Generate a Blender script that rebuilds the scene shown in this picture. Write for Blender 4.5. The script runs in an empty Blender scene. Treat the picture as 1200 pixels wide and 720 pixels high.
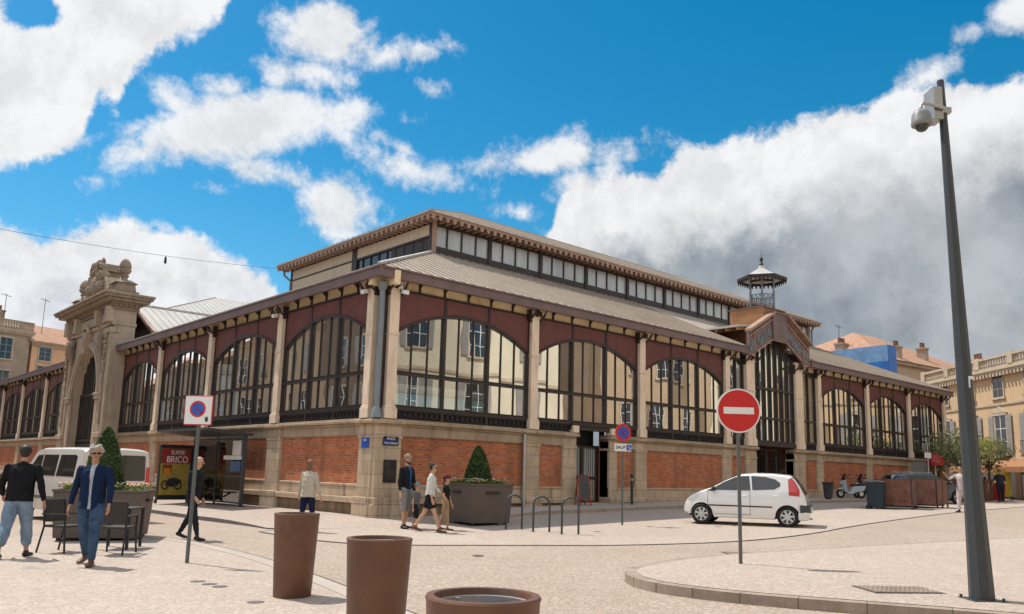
import bpy, bmesh, math, random
from mathutils import Vector, Matrix
R = math.radians
rnd = random.Random(7)
SC = bpy.context.scene
COL = SC.collection
PI = math.pi

# ------------------------------------------------------------------ camera
F_PX, TILT, ROLL, YAW = 955.2, 0.160904, 0.02564, 0.836224
CAM = Vector((-12.9693, -20.0718, 1.65))
fwd = Vector((math.cos(YAW)*math.cos(TILT), math.sin(YAW)*math.cos(TILT), math.sin(TILT)))
rgt0 = Vector((math.sin(YAW), -math.cos(YAW), 0))
up0 = rgt0.cross(fwd)
rgt = math.cos(ROLL)*rgt0 + math.sin(ROLL)*up0
upv = -math.sin(ROLL)*rgt0 + math.cos(ROLL)*up0
cd = bpy.data.cameras.new("camera"); co = bpy.data.objects.new("camera", cd); COL.objects.link(co)
m = Matrix((rgt, upv, -fwd)).transposed().to_4x4(); m.translation = CAM
co.matrix_world = m
cd.sensor_width = 36; cd.lens = F_PX/1200*36; cd.shift_y = 40/1200
cd.clip_start = 0.1; cd.clip_end = 3000
SC.camera = co

# ------------------------------------------------------------------ helpers
def link(o):
    COL.objects.link(o); return o

def tag(o, label=None, cat=None, group=None, kind=None):
    if label: o['label'] = label
    if cat: o['category'] = cat
    if group: o['group'] = group
    if kind: o['kind'] = kind
    return o

def thing(name, label, cat, loc=(0, 0, 0), rz=0, group=None):
    o = link(bpy.data.objects.new(name, None)); o.empty_display_size = .2
    o.location = loc; o.rotation_euler = (0, 0, rz)
    return tag(o, label, cat, group)

def dup(root, loc, rz=0, label=None, group=None):
    def cp(o, p):
        c = o.copy(); COL.objects.link(c)
        if p: c.parent = p
        for k in list(o.children): cp(k, c)
        return c
    r = cp(root, None); r.location = loc; r.rotation_euler = (0, 0, rz)
    if label: r['label'] = label
    if group: r['group'] = group
    return r

class MB:
    """collects simple shapes into ONE mesh; T maps local points (used for the facades)"""
    def __init__(s, T=None):
        s.v = []; s.f = []; s.mi = []; s.T = T; s.cur = 0
    def add(s, vs, fs):
        n = len(s.v)
        for p in vs:
            s.v.append(tuple(s.T(*p)) if s.T else tuple(p))
        for f in fs:
            s.f.append([i+n for i in f]); s.mi.append(s.cur)
        return s
    def box(s, x0, x1, y0, y1, z0, z1):
        return s.add([(x0,y0,z0),(x1,y0,z0),(x1,y1,z0),(x0,y1,z0),(x0,y0,z1),(x1,y0,z1),(x1,y1,z1),(x0,y1,z1)],
                     [(0,3,2,1),(4,5,6,7),(0,1,5,4),(1,2,6,5),(2,3,7,6),(3,0,4,7)])
    def hexa(s, b, t):
        return s.add(list(b)+list(t), [(0,3,2,1),(4,5,6,7),(0,1,5,4),(1,2,6,5),(2,3,7,6),(3,0,4,7)])
    def tbox(s, cx, cy, hx0, hy0, z0, hx1, hy1, z1):
        return s.hexa([(cx-hx0,cy-hy0,z0),(cx+hx0,cy-hy0,z0),(cx+hx0,cy+hy0,z0),(cx-hx0,cy+hy0,z0)],
                      [(cx-hx1,cy-hy1,z1),(cx+hx1,cy-hy1,z1),(cx+hx1,cy+hy1,z1),(cx-hx1,cy+hy1,z1)])
    def beam(s, a, b, w, h, up=(0, 0, 1)):
        a = Vector(a); b = Vector(b); d = (b-a).normalized(); u = Vector(up)
        x = d.cross(u)
        if x.length < 1e-4: x = d.cross(Vector((0, 1, 0)))
        x.normalize(); u = x.cross(d)
        c = [(-w/2,-h/2),(w/2,-h/2),(w/2,h/2),(-w/2,h/2)]
        return s.hexa([a+x*i+u*j for i, j in c], [b+x*i+u*j for i, j in c])
    def tube(s, pts, r, n=8, closed=False, cap=True):
        pts = [Vector(p) for p in pts]; m_ = len(pts)
        rs = r if isinstance(r, (list, tuple)) else [r]*m_
        vs = []; prev = None
        for i, p in enumerate(pts):
            if closed: d = pts[(i+1) % m_]-pts[i-1]
            else: d = pts[min(i+1, m_-1)]-pts[max(i-1, 0)]
            d.normalize()
            if prev is None:
                a = d.cross(Vector((0, 0, 1)))
                if a.length < 1e-3: a = d.cross(Vector((0, 1, 0)))
            else: a = prev-d*prev.dot(d)
            a.normalize(); prev = a; b = d.cross(a)
            for k in range(n):
                t = 2*PI*k/n; vs.append(p+a*(math.cos(t)*rs[i])+b*(math.sin(t)*rs[i]))
        fs = []
        for i in range(m_ if closed else m_-1):
            j = (i+1) % m_
            for k in range(n):
                l = (k+1) % n; fs.append((i*n+k, i*n+l, j*n+l, j*n+k))
        if cap and not closed: fs += [tuple(range(n))[::-1], tuple(range((m_-1)*n, m_*n))]
        return s.add(vs, fs)
    def lathe(s, prof, n=24, c=(0, 0), cap0=True, cap1=True, sx=1, sy=1):
        vs = []
        for r, z in prof:
            for k in range(n):
                t = 2*PI*k/n; vs.append((c[0]+r*math.cos(t)*sx, c[1]+r*math.sin(t)*sy, z))
        fs = []
        for i in range(len(prof)-1):
            for k in range(n):
                l = (k+1) % n; fs.append((i*n+k, i*n+l, (i+1)*n+l, (i+1)*n+k))
        if cap0: fs.append(tuple(range(n))[::-1])
        if cap1: fs.append(tuple(range((len(prof)-1)*n, len(prof)*n)))
        return s.add(vs, fs)
    def prism(s, poly, a0, a1, ax='y'):
        """polygon (p,q) extruded along an axis: ax y -> (x,z), ax x -> (y,z), ax z -> (x,y)"""
        n = len(poly)
        def P(p, q, a): return (p, a, q) if ax == 'y' else ((a, p, q) if ax == 'x' else (p, q, a))
        vs = [P(p, q, a0) for p, q in poly]+[P(p, q, a1) for p, q in poly]
        fs = [tuple(range(n)), tuple(range(n, 2*n))[::-1]]
        for i in range(n):
            j = (i+1) % n; fs.append((i, i+n, j+n, j))
        return s.add(vs, fs)
    def strip(s, lo, hi, a0, a1, ax='y'):
        """band between two polylines (lists of (p,q) of equal length), extruded along ax"""
        for i in range(len(lo)-1):
            s.prism([lo[i], lo[i+1], hi[i+1], hi[i]], a0, a1, ax)
        return s
    def disc(s, c, r, nrm, th, n=28, r0=0):
        nrm = Vector(nrm).normalized(); c = Vector(c)
        return s.tube([c-nrm*th/2, c+nrm*th/2], r, n)
    def sphere(s, c, r, n=12, m_=8, sc=(1, 1, 1)):
        vs = []; fs = []
        for i in range(m_+1):
            ph = PI*i/m_
            for k in range(n):
                t = 2*PI*k/n
                vs.append((c[0]+r*sc[0]*math.sin(ph)*math.cos(t), c[1]+r*sc[1]*math.sin(ph)*math.sin(t), c[2]+r*sc[2]*math.cos(ph)))
        for i in range(m_):
            for k in range(n):
                l = (k+1) % n; fs.append((i*n+k, (i+1)*n+k, (i+1)*n+l, i*n+l))
        return s.add(vs, fs)
    def build(s, name, mat, parent=None, smooth=False, bevel=0, fix=True, seg=2):
        me = bpy.data.meshes.new(name)
        me.from_pydata(s.v, [], s.f)
        mats = mat if isinstance(mat, (list, tuple)) else [mat]
        for x in mats: me.materials.append(x)
        if len(mats) > 1: me.polygons.foreach_set('material_index', s.mi)
        bm = bmesh.new(); bm.from_mesh(me)
        bmesh.ops.remove_doubles(bm, verts=bm.verts, dist=1e-5)
        if fix: bmesh.ops.recalc_face_normals(bm, faces=bm.faces)
        bm.to_mesh(me); bm.free()
        if smooth:
            me.polygons.foreach_set('use_smooth', [True]*len(me.polygons))
            me.set_sharp_from_angle(angle=R(38))
        o = link(bpy.data.objects.new(name, me))
        if parent: o.parent = parent
        if bevel:
            b = o.modifiers.new('edge', 'BEVEL'); b.width = bevel; b.segments = seg; b.limit_method = 'ANGLE'; b.angle_limit = R(40)
        return o

_font = None
def text(name, body, size, mat, parent, loc, rot=(PI/2, 0, 0), ex=.004, align='CENTER', xs=1.0):
    cu = bpy.data.curves.new(name, 'FONT'); cu.body = body; cu.size = size; cu.extrude = ex
    cu.align_x = align; cu.align_y = 'CENTER'; cu.space_line = .9
    t = bpy.data.objects.new(name, cu); COL.objects.link(t)
    bpy.context.view_layer.update()
    me = bpy.data.meshes.new_from_object(t.evaluated_get(bpy.context.evaluated_depsgraph_get()))
    bpy.data.objects.remove(t)
    me.materials.clear(); me.materials.append(mat)
    o = link(bpy.data.objects.new(name, me)); o.parent = parent; o.location = loc; o.rotation_euler = rot; o.scale = (xs, 1, 1)
    return o

# ------------------------------------------------------------------ materials
def newmat(name):
    mt = bpy.data.materials.new(name); mt.use_nodes = True
    nt = mt.node_tree; nt.nodes.clear()
    out = nt.nodes.new('ShaderNodeOutputMaterial')
    return mt, nt, out
def N(nt, typ, **kw):
    n = nt.nodes.new(typ)
    for k, v in kw.items():
        if hasattr(n, k): setattr(n, k, v)
        else: n.inputs[k].default_value = v
    return n
def L(nt, a, b): nt.links.new(a, b)
def math_n(nt, op, a, b=None, c=None, clamp=False):
    n = nt.nodes.new('ShaderNodeMath'); n.operation = op; n.use_clamp = clamp
    for i, x in enumerate((a, b, c)):
        if x is None: continue
        if isinstance(x, (int, float)): n.inputs[i].default_value = x
        else: nt.links.new(x, n.inputs[i])
    return n.outputs[0]
def mixc(nt, fac, a, b, typ='MIX'):
    n = nt.nodes.new('ShaderNodeMix'); n.data_type = 'RGBA'; n.blend_type = typ
    for i, x in ((0, fac), (6, a), (7, b)):
        if isinstance(x, (int, float)): n.inputs[i].default_value = x
        elif isinstance(x, tuple): n.inputs[i].default_value = x if len(x) == 4 else (*x, 1)
        else: nt.links.new(x, n.inputs[i])
    return n.outputs[2]
def noise(nt, vec, scale, detail=4, rough=.55, dist=0):
    n = nt.nodes.new('ShaderNodeTexNoise'); n.inputs['Scale'].default_value = scale
    n.inputs['Detail'].default_value = detail; n.inputs['Roughness'].default_value = rough
    n.inputs['Distortion'].default_value = dist
    if vec is not None: nt.links.new(vec, n.inputs['Vector'])
    return n.outputs[0]
def rng(nt, x, a, b, c=0, d=1, smooth=False):
    n = nt.nodes.new('ShaderNodeMapRange'); n.clamp = True
    if smooth: n.interpolation_type = 'SMOOTHSTEP'
    nt.links.new(x, n.inputs[0])
    for i, v in enumerate((a, b, c, d)): n.inputs[i+1].default_value = v
    return n.outputs[0]
def scl(c, k): return tuple(max(0, min(1, x*k)) for x in c[:3])
def pos(nt): return nt.nodes.new('ShaderNodeNewGeometry').outputs['Position']

def mat(name, col, rough=.8, var=.18, scale=1.5, fine=.1, fscale=25, bump=.0, bscale=40, metal=0, spec=.4, coat=0, stretch=None, stain=None, stain_amt=.5, stain_scale=.8):
    mt, nt, out = newmat(name)
    p = pos(nt)
    if stretch:
        mp = N(nt, 'ShaderNodeMapping'); mp.inputs['Scale'].default_value = stretch; L(nt, p, mp.inputs[0]); p2 = mp.outputs[0]
    else: p2 = p
    n1 = noise(nt, p2, scale, 5, .6)
    c = mixc(nt, rng(nt, n1, .3, .7), scl(col, 1-var), scl(col, 1+var))
    if fine:
        n2 = noise(nt, p, fscale, 3, .6)
        c = mixc(nt, rng(nt, n2, .3, .7), mixc(nt, 1.0, c, (1-fine,)*3, 'MULTIPLY'), c)
    if stain:
        n3 = noise(nt, p2, stain_scale, 6, .7, .4)
        c = mixc(nt, rng(nt, n3, .5, .72, 0, stain_amt), c, stain)
    b = N(nt, 'ShaderNodeBsdfPrincipled'); L(nt, c, b.inputs['Base Color'])
    b.inputs['Roughness'].default_value = rough; b.inputs['Metallic'].default_value = metal
    b.inputs['Specular IOR Level'].default_value = spec
    if coat:
        b.inputs['Coat Weight'].default_value = coat; b.inputs['Coat Roughness'].default_value = .05
    if bump:
        n4 = noise(nt, p, bscale, 4, .6)
        bp = N(nt, 'ShaderNodeBump'); bp.inputs['Strength'].default_value = bump; bp.inputs['Distance'].default_value = .02
        L(nt, n4, bp.inputs['Height']); L(nt, bp.outputs[0], b.inputs['Normal'])
    L(nt, b.outputs[0], out.inputs[0])
    return mt

def wallvec(nt):
    """(x+y, z) of the world position: courses run level on walls along x and along y"""
    s = N(nt, 'ShaderNodeSeparateXYZ'); L(nt, pos(nt), s.inputs[0])
    c = N(nt, 'ShaderNodeCombineXYZ')
    L(nt, math_n(nt, 'ADD', s.outputs[0], s.outputs[1]), c.inputs[0]); L(nt, s.outputs[2], c.inputs[1])
    return c.outputs[0], s

def brick_mat(name, c1, c2, mortar, bw=.23, rh=.075, ms=.011, bump=.35):
    mt, nt, out = newmat(name); v, s = wallvec(nt)
    b = N(nt, 'ShaderNodeTexBrick'); L(nt, v, b.inputs['Vector'])
    b.inputs['Scale'].default_value = 1; b.inputs['Brick Width'].default_value = bw; b.inputs['Row Height'].default_value = rh
    b.inputs['Mortar Size'].default_value = ms; b.inputs['Mortar Smooth'].default_value = .3; b.inputs['Bias'].default_value = 0
    b.inputs['Color1'].default_value = (*c1, 1); b.inputs['Color2'].default_value = (*c2, 1); b.inputs['Mortar'].default_value = (*mortar, 1)
    n1 = noise(nt, pos(nt), 1.1, 6, .65)
    c = mixc(nt, rng(nt, n1, .35, .75, 0, .75), b.outputs[0], mixc(nt, 1.0, b.outputs[0], (.66, .58, .55), 'MULTIPLY'))
    n2 = noise(nt, pos(nt), 4.5, 5, .7)
    c = mixc(nt, rng(nt, n2, .58, .8, 0, .55), c, (.42, .28, .2))
    mp = N(nt, 'ShaderNodeMapping'); mp.inputs['Scale'].default_value = (1.6, 1.6, .22); L(nt, pos(nt), mp.inputs[0])
    n3 = noise(nt, mp.outputs[0], 1.0, 7, .72)
    c = mixc(nt, rng(nt, n3, .5, .75, 0, .6), c, (.13, .065, .04))
    p = N(nt, 'ShaderNodeBsdfPrincipled'); L(nt, c, p.inputs['Base Color']); p.inputs['Roughness'].default_value = .9
    p.inputs['Specular IOR Level'].default_value = .2
    bp = N(nt, 'ShaderNodeBump'); bp.inputs['Strength'].default_value = bump; bp.inputs['Distance'].default_value = .01; bp.invert = True
    L(nt, b.outputs['Fac'], bp.inputs['Height']); L(nt, bp.outputs[0], p.inputs['Normal'])
    L(nt, p.outputs[0], out.inputs[0]); return mt

def stone_mat(name, col, jw=.95, jh=.38, var=.22, stain=(.13, .09, .058), amt=.8, joints=True):
    """limestone: block joints, rain streaks, black crust in patches"""
    mt, nt, out = newmat(name); v, s = wallvec(nt)
    b = N(nt, 'ShaderNodeTexBrick'); L(nt, v, b.inputs['Vector'])
    b.inputs['Scale'].default_value = 1; b.inputs['Brick Width'].default_value = jw; b.inputs['Row Height'].default_value = jh
    b.inputs['Mortar Size'].default_value = .008; b.inputs['Mortar Smooth'].default_value = .2
    b.inputs['Color1'].default_value = (*scl(col, 1.06), 1); b.inputs['Color2'].default_value = (*scl(col, .9), 1); b.inputs['Mortar'].default_value = (*scl(col, .55), 1)
    base = b.outputs[0] if joints else None
    if base is None:
        rgb = N(nt, 'ShaderNodeRGB'); rgb.outputs[0].default_value = (*col, 1); base = rgb.outputs[0]
    n1 = noise(nt, pos(nt), 1.7, 6, .65)
    c = mixc(nt, rng(nt, n1, .3, .7), mixc(nt, 1.0, base, (1-var, 1-var*1.05, 1-var*1.15), 'MULTIPLY'), base)
    mp = N(nt, 'ShaderNodeMapping'); mp.inputs['Scale'].default_value = (3.2, 3.2, .35); L(nt, pos(nt), mp.inputs[0])
    n2 = noise(nt, mp.outputs[0], 1.0, 6, .7)
    c = mixc(nt, rng(nt, n2, .52, .74, 0, amt), c, stain)
    n3 = noise(nt, pos(nt), 9, 5, .7)
    c = mixc(nt, rng(nt, n3, .55, .8, 0, .35), c, scl(col, .6))
    p = N(nt, 'ShaderNodeBsdfPrincipled'); L(nt, c, p.inputs['Base Color']); p.inputs['Roughness'].default_value = .92
    p.inputs['Specular IOR Level'].default_value = .2
    bp = N(nt, 'ShaderNodeBump'); bp.inputs['Strength'].default_value = .3; bp.inputs['Distance'].default_value = .02
    L(nt, n3, bp.inputs['Height']); L(nt, bp.outputs[0], p.inputs['Normal'])
    L(nt, p.outputs[0], out.inputs[0]); return mt

def louvre_mat(name, col, pitch=.075):
    mt, nt, out = newmat(name)
    s = N(nt, 'ShaderNodeSeparateXYZ'); L(nt, pos(nt), s.inputs[0])
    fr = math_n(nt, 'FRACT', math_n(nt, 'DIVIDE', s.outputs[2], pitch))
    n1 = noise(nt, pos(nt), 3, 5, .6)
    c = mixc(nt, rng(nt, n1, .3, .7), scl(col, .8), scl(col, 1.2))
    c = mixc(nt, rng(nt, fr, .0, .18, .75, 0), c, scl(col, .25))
    p = N(nt, 'ShaderNodeBsdfPrincipled'); L(nt, c, p.inputs['Base Color']); p.inputs['Roughness'].default_value = .6
    bp = N(nt, 'ShaderNodeBump'); bp.inputs['Strength'].default_value = .8; bp.inputs['Distance'].default_value = .03
    L(nt, fr, bp.inputs['Height']); L(nt, bp.outputs[0], p.inputs['Normal'])
    L(nt, p.outputs[0], out.inputs[0]); return mt

def glass_mat(name, refl=.55, tint=(.5, .52, .5), rough=0.0, wav=.02):
    """window pane: part mirror, part see-through, slightly wavy"""
    mt, nt, out = newmat(name)
    g = N(nt, 'ShaderNodeBsdfGlossy'); g.inputs['Roughness'].default_value = rough; g.inputs['Color'].default_value = (.95, .95, .92, 1)
    t = N(nt, 'ShaderNodeBsdfTransparent'); t.inputs[0].default_value = (*tint, 1)
    if wav:
        n1 = noise(nt, pos(nt), .55, 2, .5)
        bp = N(nt, 'ShaderNodeBump'); bp.inputs['Strength'].default_value = 1; bp.inputs['Distance'].default_value = wav
        L(nt, n1, bp.inputs['Height']); L(nt, bp.outputs[0], g.inputs['Normal'])
    lw = N(nt, 'ShaderNodeLayerWeight'); lw.inputs[0].default_value = .35
    f = rng(nt, lw.outputs['Fresnel'], 0, 1, refl, 1)
    mx = N(nt, 'ShaderNodeMixShader'); L(nt, f, mx.inputs[0]); L(nt, t.outputs[0], mx.inputs[1]); L(nt, g.outputs[0], mx.inputs[2])
    if wav:      # a film of dust
        dd = N(nt, 'ShaderNodeBsdfDiffuse'); dd.inputs[0].default_value = (.3, .27, .22, 1)
        m2 = N(nt, 'ShaderNodeMixShader'); L(nt, rng(nt, noise(nt, pos(nt), 1.3, 6, .7), .35, .75, .03, .2), m2.inputs[0]); L(nt, mx.outputs[0], m2.inputs[1]); L(nt, dd.outputs[0], m2.inputs[2]); mx = m2
    L(nt, mx.outputs[0], out.inputs[0]); return mt

def paving_mat(name, col, mortar, fan=1.3, rings=11, contrast=.5, patch=.1):
    """small setts laid in fans"""
    mt, nt, out = newmat(name)
    P = pos(nt)
    s = N(nt, 'ShaderNodeSeparateXYZ'); L(nt, P, s.inputs[0])
    wob = math_n(nt, 'MULTIPLY', math_n(nt, 'SUBTRACT', noise(nt, P, 3, 3), .5), .25)
    x = math_n(nt, 'DIVIDE', math_n(nt, 'ADD', s.outputs[0], wob), fan); y = math_n(nt, 'DIVIDE', math_n(nt, 'ADD', s.outputs[1], wob), fan*.5)
    row = math_n(nt, 'FLOOR', y); fy = math_n(nt, 'FRACT', y)
    xs = math_n(nt, 'ADD', x, math_n(nt, 'MULTIPLY', row, .5)); fx = math_n(nt, 'SUBTRACT', math_n(nt, 'FRACT', xs), .5)
    d = math_n(nt, 'SQRT', math_n(nt, 'ADD', math_n(nt, 'MULTIPLY', fx, fx), math_n(nt, 'MULTIPLY', math_n(nt, 'MULTIPLY', fy, fy), .25)))
    ring = math_n(nt, 'FRACT', math_n(nt, 'MULTIPLY', d, rings))
    line = math_n(nt, 'ABSOLUTE', math_n(nt, 'SUBTRACT', ring, .5))      # 0.5 at the joint
    vo = N(nt, 'ShaderNodeTexVoronoi'); vo.feature = 'DISTANCE_TO_EDGE'; vo.inputs['Scale'].default_value = 12.5; L(nt, P, vo.inputs['Vector'])
    vc = N(nt, 'ShaderNodeTexVoronoi'); vc.inputs['Scale'].default_value = 12.5; L(nt, P, vc.inputs['Vector'])
    j1 = rng(nt, vo.outputs['Distance'], 0, .11, 1, 0); j2 = rng(nt, line, .33, .5, 0, .8)
    j = math_n(nt, 'MAXIMUM', j1, j2)
    hs = N(nt, 'ShaderNodeSeparateColor'); L(nt, vc.outputs['Color'], hs.inputs[0])
    c = mixc(nt, hs.outputs[0], scl(col, .88), scl(col, 1.1))
    c = mixc(nt, rng(nt, hs.outputs[1], .75, 1, 0, .35), c, (col[0]*1.02, col[1]*.84, col[2]*.74))
    c = mixc(nt, math_n(nt, 'MULTIPLY', j, contrast), c, mortar)
    n1 = noise(nt, P, .35, 6, .6)
    c = mixc(nt, rng(nt, n1, .3, .7, 0, 1), c, mixc(nt, 1.0, c, (1-patch*1.6, 1-patch*1.9, 1-patch*2.2), 'MULTIPLY'))
    n2 = noise(nt, P, 2.2, 5, .7)
    c = mixc(nt, rng(nt, n2, .6, .8, 0, .18), c, scl(col, .72))
    n3 = noise(nt, P, .9, 3, .5, .6)
    c = mixc(nt, rng(nt, n3, .72, .76, 0, .4), c, scl(col, .5))
    n5 = noise(nt, P, .12, 5, .62, .8)
    c = mixc(nt, rng(nt, n5, .45, .65, 0, .26), c, (col[0]*.74, col[1]*.7, col[2]*.66))
    n6 = noise(nt, P, 17, 3, .8)
    c = mixc(nt, rng(nt, n6, .68, .74, 0, .45), c, scl(col, .45))
    p = N(nt, 'ShaderNodeBsdfPrincipled'); L(nt, c, p.inputs['Base Color']); p.inputs['Roughness'].default_value = .82
    p.inputs['Specular IOR Level'].default_value = .25
    bp = N(nt, 'ShaderNodeBump'); bp.inputs['Strength'].default_value = .5; bp.inputs['Distance'].default_value = .012; bp.invert = True
    L(nt, j, bp.inputs['Height']); L(nt, bp.outputs[0], p.inputs['Normal'])
    L(nt, p.outputs[0], out.inputs[0]); return mt

def tile_mat(name, col):
    """clay roof tiles: ridges down the slope (across x+y) and courses by height"""
    mt, nt, out = newmat(name); s = N(nt, 'ShaderNodeSeparateXYZ'); L(nt, pos(nt), s.inputs[0])
    n1 = noise(nt, pos(nt), 2.5, 5, .7); n2 = noise(nt, pos(nt), 14, 2)
    c = mixc(nt, rng(nt, n1, .3, .7), scl(col, .72), scl(col, 1.2)); c = mixc(nt, rng(nt, n2, .4, .65), mixc(nt, 1.0, c, (.75, .7, .68), 'MULTIPLY'), c)
    w = math_n(nt, 'SINE', math_n(nt, 'MULTIPLY', math_n(nt, 'ADD', s.outputs[0], s.outputs[1]), 28))
    p = N(nt, 'ShaderNodeBsdfPrincipled'); L(nt, c, p.inputs['Base Color']); p.inputs['Roughness'].default_value = .9
    bp = N(nt, 'ShaderNodeBump'); bp.inputs['Strength'].default_value = .7; bp.inputs['Distance'].default_value = .05
    L(nt, w, bp.inputs['Height']); L(nt, bp.outputs[0], p.inputs['Normal'])
    L(nt, p.outputs[0], out.inputs[0]); return mt

def leaf_mat(name, c1, c2, trans=.25):
    mt, nt, out = newmat(name)
    oi = N(nt, 'ShaderNodeNewGeometry'); n1 = noise(nt, oi.outputs['Position'], 9, 3)
    c = mixc(nt, math_n(nt, 'MULTIPLY_ADD', oi.outputs['Random Per Island'], .6, math_n(nt, 'MULTIPLY', n1, .5), True), c1, c2)
    d = N(nt, 'ShaderNodeBsdfPrincipled'); L(nt, c, d.inputs['Base Color']); d.inputs['Roughness'].default_value = .55; d.inputs['Specular IOR Level'].default_value = .3
    t = N(nt, 'ShaderNodeBsdfTranslucent'); L(nt, c, t.inputs[0])
    mx = N(nt, 'ShaderNodeMixShader'); mx.inputs[0].default_value = trans
    L(nt, d.outputs[0], mx.inputs[1]); L(nt, t.outputs[0], mx.inputs[2]); L(nt, mx.outputs[0], out.inputs[0]); return mt

M = {}
M['brick'] = brick_mat('red_brick', (.57, .18, .074), (.36, .10, .044), (.44, .26, .17))
M['stone'] = stone_mat('limestone', (.56, .425, .30))
M['stone_dark'] = stone_mat('weathered_limestone', (.46, .345, .24), amt=.75)
M['stone_carved'] = stone_mat('carved_limestone', (.50, .395, .30), amt=.6, joints=False)
M['crest'] = stone_mat('blackened_limestone', (.34, .26, .19), amt=.85, joints=False, stain=(.07, .052, .04))
M['rubble'] = stone_mat('rubble_base', (.27, .19, .125), .35, .22, .3, (.07, .045, .03))
M['cream'] = mat('cream_paint', (.82, .64, .475), .6, .1, 2, .12, 20, stain=(.35, .22, .13), stain_amt=.5, stain_scale=2.5, stretch=(2, 2, .5))
M['frieze'] = mat('ochre_panel', (.88, .69, .43), .6, .1, 1.2, .1, stain=(.42, .22, .1), stain_amt=.6, stain_scale=1.6)
M['fascia'] = mat('mauve_paint', (.17, .11, .10), .55, .18, 1.5)
M['iron'] = mat('brown_iron', (.038, .026, .022), .5, .25, 3)
M['iron2'] = mat('dark_iron_ornament', (.026, .02, .018), .55, .3, 4)
M['louvre'] = louvre_mat('maroon_louvre', (.15, .048, .044))
M['glass'] = glass_mat('window_glass', .46, (.30, .31, .29), 0, .004)
M['glass_clear'] = glass_mat('clear_glass', .12, (.88, .92, .9), 0, 0)
M['car_glass'] = glass_mat('car_glass', .14, (.42, .46, .44), 0, 0)
M['dark_glass'] = mat('dark_glass', (.012, .014, .016), .05, .1, 1, 0, spec=.8)
M['zinc'] = mat('zinc_roof', (.43, .355, .28), .6, .16, .8, .14, 12, metal=0, stretch=(1, 1, 1), stain=(.25, .2, .16), stain_amt=.5)
M['zinc_light'] = mat('pale_zinc_roof', (.50, .47, .43), .5, .1, .8, .1, 12, metal=.1)
M['frost'] = mat('frosted_pane', (.44, .45, .44), .18, .22, .6, .1, 8, spec=.7, stretch=(3, 3, .4))
M['wood_cream'] = mat('cream_boards', (.58, .45, .31), .7, .12, 2, .15, 20, stretch=(6, 6, .5))
M['wood'] = mat('orange_wood', (.36, .17, .075), .7, .2, 3)
M['trim'] = mat('pink_wood_trim', (.36, .22, .16), .7, .2, 3)
M['pipe'] = mat('blue_grey_pipe', (.21, .24, .25), .5, .15, 2, metal=.2)
M['plaza'] = paving_mat('plaza_setts', (.485, .40, .335), (.27, .21, .17), 1.3, 11, .42, .05)
M['road'] = paving_mat('road_setts', (.455, .365, .297), (.20, .155, .12), 1.5, 13, .55, .07)
M['walk'] = mat('stone_flags', (.44, .37, .315), .85, .1, .5, .1, 12, bump=.1)
M['kerb'] = mat('granite_kerb', (.35, .27, .21), .85, .2, 3, .2, 30)
M['kerb_dark'] = mat('dark_kerb', (.13, .12, .125), .8, .2, 3)
M['asphalt'] = mat('asphalt', (.10, .09, .085), .9, .2, 2, .2, 40)
M['steel'] = mat('galvanised_steel', (.42, .42, .41), .35, .12, 4, metal=.85)
M['pole'] = mat('grey_pole_paint', (.048, .053, .057), .45, .1, 2, .05)
M['signpole'] = mat('green_grey_pole', (.10, .11, .105), .5, .1, 2, .05)
M['pot'] = mat('rust_brown_pot', (.150, .068, .039), .5, .16, 2.5, .15, 60, bump=.08, bscale=160, stain=(.07, .04, .03), stain_amt=.55, stain_scale=3.5)
M['potin'] = mat('grey_pot_liner', (.38, .36, .35), .45, .15, 3, metal=.5)
M['soil'] = mat('soil', (.05, .035, .025), .95, .3, 8, bump=.5)
M['box'] = mat('taupe_planter_steel', (.11, .085, .07), .6, .1, 1.5, .08)
M['white'] = mat('white_paint', (.75, .74, .72), .4, .03, 2, .03)
M['red'] = mat('sign_red', (.55, .018, .02), .35, .05, 3, .03)
M['blue'] = mat('sign_blue', (.02, .09, .42), .35, .05, 3, .03)
M['black'] = mat('black_plastic', (.015, .015, .016), .5, .1, 3)
M['carwhite'] = mat('white_car_paint', (.78, .76, .74), .22, .015, 1, .0, coat=.8)
M['vanwhite'] = mat('white_van_paint', (.62, .58, .53), .3, .04, 1, .03, coat=.5)
M['navycar'] = mat('navy_car_paint', (.03, .04, .075), .2, .05, 1, 0, coat=1)
M['greycar'] = mat('pale_grey_car_paint', (.35, .42, .47), .25, .05, 1, 0, coat=1)
M['tyre'] = mat('tyre_rubber', (.018, .017, .016), .85, .2, 6)
M['alloy'] = mat('silver_wheel', (.55, .54, .53), .35, .08, 5, metal=.5)
M['lamp_red'] = mat('red_lens', (.5, .015, .012), .12, .1, 6, 0, spec=.8)
M['lamp_clear'] = mat('clear_lens', (.6, .62, .62), .1, .1, 6, 0, spec=.8)
M['rust'] = None
# ------------------------------------------------------------------ light and sky
SUN_AZ, SUN_EL = 105.0, 60.0
sd = bpy.data.lights.new("sun", 'SUN'); sd.energy = 3.7; sd.angle = R(.53); sd.color = (1, .955, .88)
so = link(bpy.data.objects.new("sun", sd))
tos = Vector((math.cos(R(SUN_AZ))*math.cos(R(SUN_EL)), math.sin(R(SUN_AZ))*math.cos(R(SUN_EL)), math.sin(R(SUN_EL))))
so.rotation_euler = tos.to_track_quat('Z', 'Y').to_euler(); so.location = tos*60

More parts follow.
